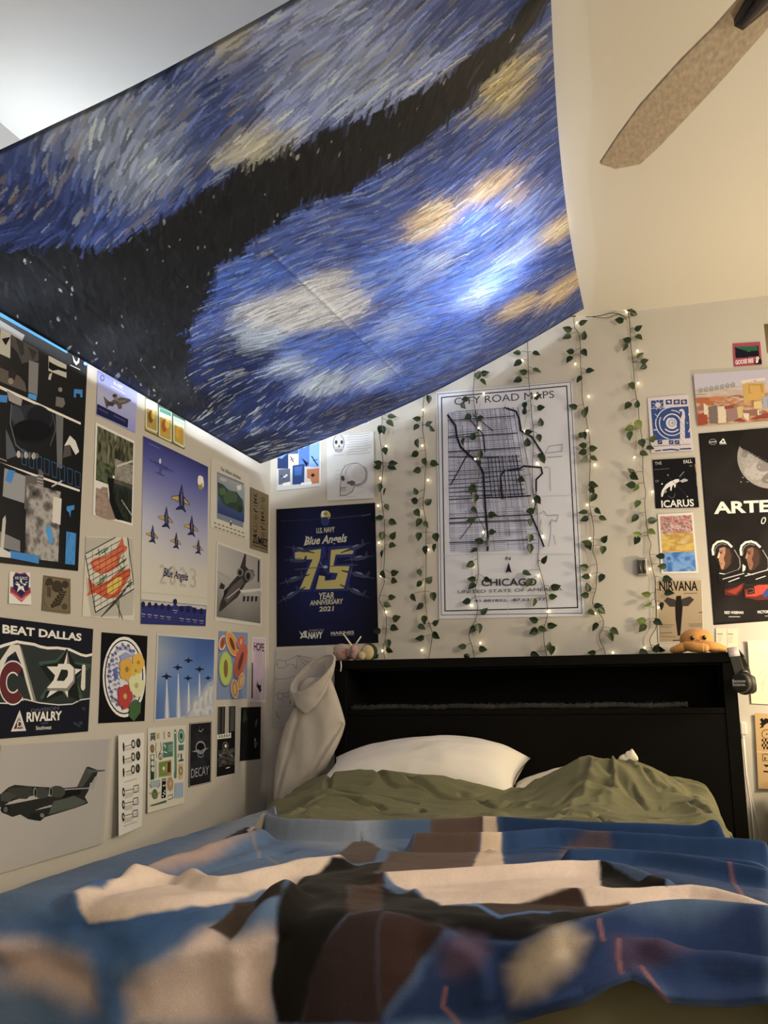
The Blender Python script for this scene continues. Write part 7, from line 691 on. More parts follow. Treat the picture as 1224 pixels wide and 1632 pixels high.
  'l 1d1c22 2.45 9 9 989 4 981 988 15 984 9 9;l 1d1c22 4.59 38 26 960 20 955 965 42 967 38 26',('t','3a3840','CITY ROAD MAPS',(.134,.065),(.868,.068),.032,0,0),'p b6b1b2 86 96 613 97 616 290 709 540 748 720 84 718;p c3bcb0 619 221 770 321 847 375 751 587 665 568 612 450;l 504e56 1.99 86 96 85 658;l 504e56 1 95 288 96 718;l 504e56 1 103 96 107 718;l 504e56 1 112 96 118 718;l 504e56 1.99 121 96 126 476;l 504e56 1 130 96 137 537;l 504e56 1 138 96 147 537;l 504e56 1 152 288 158 537;l 504e56 1.99 161 289 168 537;l 504e56 1 165 96 179 537;l 504e56 1 173 96 189 537;l 504e56 1 182 96 207 718;l 504e56 1.99 194 161 207 476;l 504e56 1 209 289 220 537;l 504e56 1 218 289 240 718;l 504e56 1 221 161 251 718;l 504e56 1.99 226 96 251 537;l 504e56 1 246 289 273 718;l 504e56 1 243 96 280 659;l 504e56 1 252 97 295 718;l 504e56 1.99 275 289 288 476;l 504e56 1 269 97 298 476;l 504e56 1 278 97 308 476;l 504e56 1 287 97 318 476;l 504e56 1.99 295 97 334 538;l 504e56 1 304 97 360 719;l 504e56 1 331 289 349 477;l 504e56 1 340 289 376 659;l 504e56 1.99 337 161 375 538;l 504e56 1 339 97 404 719;l 504e56 1 347 97 389 477;l 504e56 1 363 162 419 659;l 504e56 1.99 387 289 409 477;l 504e56 1 373 97 440 659;l 504e56 1 382 97 451 659;l 504e56 1 399 162 439 477;l 504e56 1.99 399 97 449 477;l 504e56 1 408 97 483 659;l 504e56 1 416 97 502 719;l 504e56 1 434 162 504 660;l 504e56 1.99 434 97 515 660;l 504e56 1 442 97 507 539;l 504e56 1 461 162 517 539;l 504e56 1 469 162 528 539;l 504e56 1.99 468 97 538 539;l 504e56 1 477 97 577 719;l 504e56 1 485 97 588 720;l 504e56 1 494 97 588 660;l 504e56 1.99 502 97 609 720;l 504e56 1 545 290 609 660;l 504e56 1 519 97 587 478;l 504e56 1 563 290 641 720;l 504e56 1.99 536 97 618 539;l 504e56 1 587 322 628 539;l 504e56 1 591 290 644 570;l 504e56 1 606 322 654 570;l 504e56 1.99 570 97 665 570;l 504e56 1 624 322 675 570;l 504e56 1 601 162 685 570;l 504e56 1 643 322 695 570;l 504e56 1.99 604 97 705 570;l 504e56 1 661 322 715 570;l 504e56 2.14 139 96 535 97;l 504e56 1 86 106 406 106;l 504e56 1 140 115 407 116;l 504e56 1 140 124 582 126;l 504e56 1 302 134 568 135;l 504e56 2.14 85 143 586 144;l 504e56 1 85 152 572 154;l 504e56 1 141 162 547 163;l 504e56 1 306 172 592 173;l 504e56 1 85 180 578 182;l 504e56 2.14 85 190 552 191;l 504e56 1 308 200 581 201;l 504e56 1 309 209 599 210;l 504e56 1 85 217 558 219;l 504e56 1 85 227 559 228;l 504e56 2.14 85 236 561 238;l 504e56 1 312 246 424 246;l 504e56 1 313 255 592 256;l 504e56 1 85 263 594 266;l 504e56 1 85 273 568 275;l 504e56 2.14 85 282 614 284;l 504e56 1 85 291 616 293;l 504e56 1 85 300 431 302;l 504e56 1 318 310 620 312;l 504e56 1 85 318 605 321;l 504e56 2.14 144 328 578 330;l 504e56 1 85 337 625 339;l 504e56 1 144 346 437 347;l 504e56 1 85 355 439 356;l 504e56 1 323 365 614 366;l 504e56 2.14 145 373 633 375;l 504e56 1 324 383 442 384;l 504e56 1 145 391 443 393;l 504e56 1 146 400 445 402;l 504e56 1 85 409 623 412;l 504e56 2.14 327 419 447 420;l 504e56 1 328 428 448 429;l 504e56 1 85 436 449 438;l 504e56 1 330 446 600 447;l 504e56 1 147 454 452 456;l 504e56 2.14 331 464 633 465;l 504e56 1 332 473 653 475;l 504e56 1 147 481 637 483;l 504e56 1 85 490 608 492;l 504e56 1 148 499 610 501;l 504e56 2.14 85 507 459 509;l 504e56 1 148 517 460 518;l 504e56 1 148 525 461 527;l 504e56 1 338 535 647 537;l 504e56 1 149 543 649 546;l 504e56 2.14 85 552 620 554;l 504e56 1 85 560 652 563;l 504e56 1 85 569 467 571;l 504e56 1 342 579 674 581;l 504e56 1 85 587 626 589;l 504e56 2.14 85 596 659 598;l 504e56 1 344 606 680 607;l 504e56 1 85 613 681 616;l 504e56 1 85 622 474 624;l 504e56 1 85 631 685 633;l 504e56 2.14 347 641 636 642;l 504e56 1 151 648 688 651;l 504e56 1 85 657 478 659;l 504e56 1 85 666 480 667;l 504e56 1 85 674 694 677;l 504e56 2.14 84 683 482 685;l 504e56 1 84 692 678 694;l 504e56 1 84 700 484 702;l 504e56 1 84 709 485 711;l 504e56 1 152 718 486 719;l 26252b 3.06 375 308 395 489;l 26252b 3.06 401 309 423 489;l 26252b 3.06 427 309 450 489;l 26252b 3.06 452 309 478 490;l 26252b 3.06 478 309 505 490;l 26252b 3.06 504 309 532 490;l 26252b 3.06 529 309 559 490;l 26252b 3.06 555 309 587 490;l 26252b 3.06 580 309 614 490;l 26252b 2.6 318 314 604 316;l 26252b 2.6 320 335 608 337;l 26252b 2.6 322 356 612 357;l 26252b 2.6 324 377 616 378;l 26252b 2.6 325 397 620 399;l 26252b 2.6 327 418 624 419;l 26252b 2.6 329 438 628 440;l 26252b 2.6 331 459 632 460;l 26252b 2.6 333 479 636 480;l 26252b 2.6 85 364 381 365;l 26252b 2.6 85 382 383 384;l 26252b 2.6 85 401 385 402;l 26252b 2.6 85 420 388 421;l 26252b 2.6 85 438 390 440;l 26252b 2.6 85 457 392 458;l 26252b 2.6 85 475 394 477;l 26252b 3.45 85 135 579 136;l 26252b 3.45 85 212 595 214;l 26252b 3.45 85 276 607 278;l 26252b 3.45 85 488 650 490;l 26252b 3.45 85 591 671 594;l 26252b 3.45 85 676 687 678;l 1d1c22 8.42 85 110 142 161 150 210 175 255 230 292 299 329 339 378 345 475 351 576 360 658 355 715;l 1d1c22 6.89 508 96 591 116 610 151 620 204 694 233 771 313;l 1d1c22 6.89 472 496 463 462 464 395 493 375 603 370 631 360 753 371 760 397 715 422 712 470;l 1d1c22 5.36 348 488 472 492 670 490;l 1d1c22 6.89 671 576 713 643 748 708;l 1d1c22 4.59 87 572 345 571 665 572;l 1d1c22 4.59 98 425 245 275;l 1d1c22 3.06 279 119 418 195;l 1d1c22 3.83 87 299 258 306 454 313;l 1d1c22 3.83 222 116 347 210 357 288;l 1d1c22 3.06 161 662 290 566;l 1d1c22 3.06 90 207 305 199;l 1d1c22 3.83 712 470 701 536 671 576;l 1d1c22 3.83 239 438 252 472 293 490;l 5d5b62 1.91 777 322 814 281 909 276 906 306 798 310;l 5d5b62 1.91 797 329 905 328;l 5d5b62 1.91 813 374 810 474;l 5d5b62 1.91 773 372 807 372;l 5d5b62 1.91 725 570 759 558 778 579 858 578 842 606 810 597 788 620;l 5d5b62 1.91 803 605 799 653 781 709;l 5d5b62 1.91 818 662 828 702;l 5d5b62 1.91 737 595 721 635 751 668;l a8a298 1.53 757 495 986 497;l a8a298 1.53 23 733 283 730 987 747;l a8a298 1.53 296 734 283 986;l a8a298 1.53 520 6 485 996',('t','1d1c22','N',(.482,.76),(.515,.761),.014,1,0),'p 1d1c22 501 769 519 815 498 807 478 815',('t','2a2930','CHICAGO',(.307,.866),(.688,.87),.029,1,0),('t','3a3840','UNITED STATE OF AMERICA',(.137,.895),(.861,.894),.013,0,0),'l 5a5860 1.53 248 910 743 912',('t','3a3840','41.881832, -87.623177',(.254,.933),(.744,.933),.01,1,0)]),
 ('zodiac_spiral_print','small blue and white print with spiral strokes and little symbol boxes','print','b','c3b1a8',((1.634,2.061),(1.79,2.06),(1.794,1.83),(1.635,1.832)),(.003,.003,.006,.008),0,[
  'p 26416e 66 202 979 209 954 778 73 775;p 26416e 81 52 384 57 380 192 75 193;p c3b1a8 313 144 308 159 294 172 276 181 253 186 230 184 209 177 192 166 182 151 179 135 185 120 198 107 217 98 239 93 263 95 284 102 301 113 311 128;l c3b1a8 1.67 246 140 378 176;l c3b1a8 1.67 246 140 303 228;l c3b1a8 1.67 246 140 195 228;l c3b1a8 1.67 246 140 117 177;l c3b1a8 1.67 246 140 114 103;l c3b1a8 1.67 246 140 189 50;l c3b1a8 1.67 246 140 297 50;l c3b1a8 1.67 246 140 376 102;p 22355c 443 61 592 61 588 147 439 147;p c3b1a8 557 107 553 116 545 123 534 129 520 131 506 130 493 126 483 119 476 111 475 102 478 93 486 85 498 80 512 77 526 78 539 82 549 89 555 97;p 22355c 635 73 783 73 778 159 630 159;p c3b1a8 747 118 743 127 735 135 724 140 710 143 696 142 683 138 673 131 667 123 666 113 669 104 677 97 689 92 702 89 716 90 729 94 739 101 746 109;p 22355c 812 84 959 84 954 169 807 170;p c3b1a8 923 129 920 138 912 146 900 151 887 153 873 153 860 149 850 142 844 134 843 124 846 115 854 108 866 103 879 100 893 101 906 105 916 112 922 120;p 26416e 516 123 514 129 510 133 505 136 498 137 491 137 484 135 479 131 476 126 475 121 477 116 481 111 487 108 494 107 501 107 507 109 513 113 516 118;l 22355c 2.5 695 106 729 137;l 26416e 2.5 843 144 924 105;p 1f3054 170 780 276 782 274 852 168 851;l c3b1a8 2.08 195 830 244 802;p c3b1a8 306 787 412 788 410 859 304 857;l c3b1a8 2.08 331 836 380 809;p 22355c 442 793 547 795 545 865 439 864;l c3b1a8 2.08 467 843 515 816;p 22355c 577 800 682 802 679 872 574 870;l c3b1a8 2.08 601 849 650 822;p 1f3054 711 807 816 808 813 878 708 877;l c3b1a8 2.08 736 856 784 829;l c8bab0 5 596 442 613 455 623 472 625 490 620 508 606 524 587 535 564 542 540 543 516 538 496 527 481 512;l c8bab0 5 651 548 619 569 580 582 537 584 496 576 460 559 434 534 420 504 419 472 433 442 459 416 495 398;l c8bab0 5 353 422 384 385 427 355 480 336 538 327 596 330 651 345 698 371 734 405 757 444 764 487 755 530;l c8bab0 5 685 609 660 622 632 633 603 640 572 645 541 646 510 644 480 638 451 629 425 617 400 603 379 586;l c8bab0 3.75 566 261 605 264 642 271 678 281 712 295 743 312 771 331 795 353 816 378 832 404 843 431 850 459;l c8bab0 3.75 716 672 650 697 579 710 505 709 433 695 369 669 315 631 274 585 251 533 245 478 257 423 288 372;l c8bab0 3.75 430 763 377 748 328 727 283 702 244 671 211 637 185 599 167 559 157 517 155 475 162 433 177 391;l c8bab0 3.75 201 372 218 347 239 323 263 300 290 280 319 261 351 245 384 232 420 220 456 212 494 206 532 204;l c8bab0 3.75 965 348 979 376 990 406 997 436 1001 466 1001 497 997 527 990 557 979 586 964 615 946 642 925 668;p c8bab0 665 493 661 512 652 529 640 544 624 558 605 568 584 576 562 580 539 580 517 577 496 571 476 561 460 549 447 534 438 517 434 499 433 481 438 462 446 445 459 430 475 416 494 405 515 398 537 394 560 393 583 396 604 403 623 413 639 425 652 440 661 457 665 475;l 26416e 2.5 625 491 618 511 603 529 581 541 556 547 530 545 506 537 487 522 476 504 474 483 481 463 496 445 518 433 543 427 569 429 593 437 612 452 623 470 625 491;p 8a8a94 597 490 594 500 587 508 577 515 565 518 553 517 542 513 533 505 528 496 527 486 530 476 537 467 547 461 559 458 572 459 583 463 591 470 596 479;l a8aec0 2.5 899 497 926 517;l a8aec0 2.5 141 579 169 599;l a8aec0 2.5 825 254 853 275;l a8aec0 2.5 117 580 145 600;l a8aec0 2.5 182 327 210 348;l a8aec0 2.5 729 708 756 728;l a8aec0 2.5 92 580 121 600;l a8aec0 2.5 166 314 194 335;l a8aec0 2.5 735 724 762 744;l a8aec0 2.5 150 301 179 322;p c8b4aa 751 432 860 420 815 900 695 904;p c8b4aa 745 262 818 247 875 298 878 421 757 442 800 360;p 26416e 756 300 814 285 810 360 764 380;l 55586a 2.08 770 480 779 492;l 55586a 2.08 794 515 802 527;l 55586a 2.08 817 550 826 562;l 55586a 2.08 758 581 767 593;l 55586a 2.08 782 616 790 627;l 55586a 2.08 805 650 814 662;l 55586a 2.08 746 681 755 692;l 55586a 2.08 770 715 778 727;l 55586a 2.08 793 750 802 761;l 55586a 2.08 735 780 743 792;l 55586a 2.08 758 815 767 826;l 55586a 2.08 781 849 790 860;l 3a3c5a 1.67 63 883 940 888;l 26355a 5 282 963 484 958 656 980;l 26355a 5 695 964 943 965;l 26355a 4.17 105 970 232 965']),
 ('ginger_card','small pink card with green and black lettering high on the back wall','card','b','a03a48',((1.972,2.253),(2.073,2.248),(2.072,2.153),(1.97,2.157)),(.002,.003,.008,.004),0,[
  'p 15151f 58 166 921 163 929 639 551 634 512 654 74 646;p 26603a 76 190 272 145 882 183 888 388 643 370 602 412 86 388;l 1a3324 1.67 133 227 146 347;l 1a3324 1.67 217 233 230 353;l 1a3324 1.67 301 239 314 359;l 1a3324 1.67 386 246 398 365;l 1a3324 1.67 470 252 482 372;l 1a3324 1.67 553 258 566 378;l 1a3324 1.67 637 265 649 384;l 1a3324 1.67 721 271 733 390;l 1a3324 1.67 804 277 816 396',('t','d6c6b4','GOOSE BEE',(.053,.919),(.707,.883),.17,3,0),'p 15151a 725 893 854 634 928 661 993 822 983 981 739 974;p d8cabc 916 727 911 755 899 778 882 795 862 803 841 801 822 791 807 772 798 747 796 719 802 692 813 668 830 652 851 643 872 645 891 656 905 675 914 700;p d8cabc 787 808 883 770 867 911 780 932;l 15151a 1.67 844 678 877 760']),
 ('rooftops_watercolour','wide watercolour of terracotta rooftops under a grey sky','painting','b','c0a080',((1.816,2.139),(2.159,2.131),(2.149,1.925),(1.817,1.928)),(.01,.004,.004,.006),0,[
  ('g',(('b0a5a5','aba0a4','a89da0'),('b0a5a2','ada2a0','aa9f9e')),0,0,1,.36,10,6),('n',('b09a80','c0a888','a89080','b8a48c'),0,.3,1,.5,26,10,6,5,41,0),('n',('a0653c','b8875a','8a4a34','c0a078','9a5540'),0,.46,1,1,36,20,7,6,42,0),'p 8a8478 40 317 86 307 86 363 40 373;l 4a4440 1.67 40 317 64 276 88 307;p 8a8478 99 307 145 297 145 353 99 363;l 4a4440 1.67 99 307 124 265 147 297;p 8a8478 159 296 205 286 205 343 159 353;l 4a4440 1.67 159 296 183 255 207 287;p 8a8478 218 286 264 276 264 333 218 343;l 4a4440 1.67 218 286 243 245 266 276;p 8a8478 278 276 323 266 323 322 278 332;l 4a4440 1.67 278 276 302 235 326 266;p 8a8478 337 266 383 256 383 312 337 322;l 4a4440 1.67 337 266 361 225 385 256;p 8a8478 396 255 442 245 442 302 396 312;l 4a4440 1.67 396 255 420 214 444 246;l 5f564c 2.08 2 397 127 399;p b98f4a 524 261 576 237 575 623 529 637;p c09040 573 243 762 262 759 576 576 592;p a87f38 586 269 744 280 742 451 583 450;p c9b79a 504 187 770 163 769 213 576 237 524 261;l 8a3a30 2.5 622 223 673 210;p c9b79a 639 196 643 246 615 243;p a8562c 4 474 79 464 210 604 118 612 6 556;p b86a38 124 470 261 468 270 531 178 549;p 963c28 7 783 112 756 114 984 4 990;p c9b894 83 567 129 634 127 799 82 793;p 6f5f52 139 656 232 628 223 988 135 977;p c9b28a 236 669 328 651 321 981 231 979;p 8c6a5c 331 723 446 698 456 926 331 972;p c0a060 446 698 504 685 503 891 456 916;p b07a4a 464 680 483 637 504 681;p 8a3428 391 970 473 908 540 984;p 8a5a4a 513 768 662 768 669 893 521 852;p c9b894 511 820 579 839 563 982 519 914;p 8a3a2c 587 944 693 875 981 811 978 955 587 955;p c8a860 632 620 718 611 719 755 633 754;p c9b894 667 789 707 784 707 877 670 883;p 2c241f 689 803 701 802 700 866 690 871;p b5703c 383 556 423 541 424 633 386 638;p 8a3a2c 311 659 414 652 411 714 314 721;p 8f9498 731 531 787 529 781 763 731 757;p b98a5a 807 460 990 444 982 770 805 767;p 8a4030 797 418 902 331 1002 426 1000 486 801 480']),
 ('icarus_print','small black print lettered ICARUS with a white reaching hand','print','b','141315',((1.637,1.805),(1.798,1.802),(1.799,1.602),(1.637,1.609)),(.003,.005,.008,.003),0,[
  ('t','a59c8c','THE',(.052,.108),(.211,.103),.061,1,0),('t','c0b6a4','FALL',(.724,.113),(.926,.102),.068,2,0),'l 55504a 2.92 27 203 377 197;p 4a4640 930 168 927 175 919 181 907 185 893 187 878 186 864 183 853 178 846 171 845 164 848 157 856 151 868 147 882 145 897 146 910 149 921 154 928 161',('t','77726a','OF',(.033,.466),(.119,.464),.044,1,0),'p d0c8bc 147 710 182 626 276 519 379 462 522 419 591 421 595 470 515 503 494 587 466 587 458 526 421 561 397 650 364 644 377 559 327 582 238 640 185 760 150 771;p a8a096 602 458 716 414 795 446 779 470 654 496;l 77726a 3.8 609 374 714 281;l 3c3a38 1.42 307 312 764 788;p a8a096 354 331 352 336 350 341 346 344 341 345 336 345 332 343 328 340 326 335 326 330 327 325 330 321 334 318 339 316 343 316 348 318 351 322 353 326;p d0c8bc 204 504 202 510 199 515 194 519 188 521 182 520 177 518 173 514 170 509 170 503 171 497 175 492 180 489 185 487 191 487 196 489 201 493 203 498;p a8a096 768 781 766 785 763 790 759 793 753 794 747 794 742 792 738 789 736 785 735 780 737 775 740 771 744 768 750 766 756 766 761 768 765 771 767 776;p 8a837a 221 676 267 629 293 654 247 701;l 5a5650 2.37 313 751 378 802 450 779 470 708',('t','d3cabb','ICARUS',(.139,.982),(.888,.973),.135,2,0),'p a05a40 972 136 1007 138 1012 378 989 281;p 6a7a4a 991 377 1015 402 1012 617 984 568;p 2a3a5a 990 616 1015 640 1005 924 979 853']),
 ('three_band_art_print','small white bordered print of pink, yellow and blue paint bands','print','b','d0c2a8',((1.643,1.585),(1.775,1.584),(1.778,1.348),(1.642,1.351)),(.004,.003,.003,.003),0,[
  ('n',('a84a3c','c08a78','8a3a34','c9a898','5f5a48','b86a58'),.06,.04,.95,.33,22,16,8,6,51,0),('n',('b8892f','c9a84a','a8782a','c0a868'),.06,.33,.95,.65,20,16,3,4,52,0),('n',('1f4a80','2f66a0','6a94b8','24508a'),.06,.65,.95,.97,22,14,5,3,53,0)]),
 ('music_poster','tan music poster with NIRVANA heading and dark silhouette','poster','b','9a8160',((1.619,1.328),(1.79,1.324),(1.78,1.085),(1.614,1.084)),(.003,.003,.003,.003),0,[
  ('g',(('a08a68','a58d68','a28a66'),('98805e','9c8460','9a825e'),('8f7856','947c58','8c7656')),.03,.02,.97,.98,24,24),'l c8bba0 2.6 10 10 990 10 990 990 10 990 10 10',('t','15120f','NIRVANA',(.073,.171),(.901,.185),.144,2,0),'l 2a241c 1.9 602 225 881 226;p 1d1814 432 267 535 259 565 438 534 626 488 892 431 891 399 623 399 435;p 3a3128 416 322 238 282 158 337 281 433 409 435;p 3a3128 550 315 728 275 816 329 682 430 552 428;l 5f4f3a 1.9 45 702 367 722;l 5f4f3a 1.9 667 714 968 711;l 5f4f3a 1.9 43 724 314 743;l 5f4f3a 1.9 687 734 967 730;l 5f4f3a 1.9 42 747 261 765;l 5f4f3a 1.9 707 753 966 749;l 4a3d2c 2.85 911 535 981 534;l 6a5a44 3.8 49 844 309 840;l 6a5a44 2.85 46 892 383 909;l 4a3d2c 4.75 327 965 458 964']),
 ('moon_mission_poster','big black poster of two astronauts in helmets below a grey moon','poster','b','17120f',((1.818,1.898),(2.272,1.897),(2.206,1.165),(1.82,1.147)),None,1,[
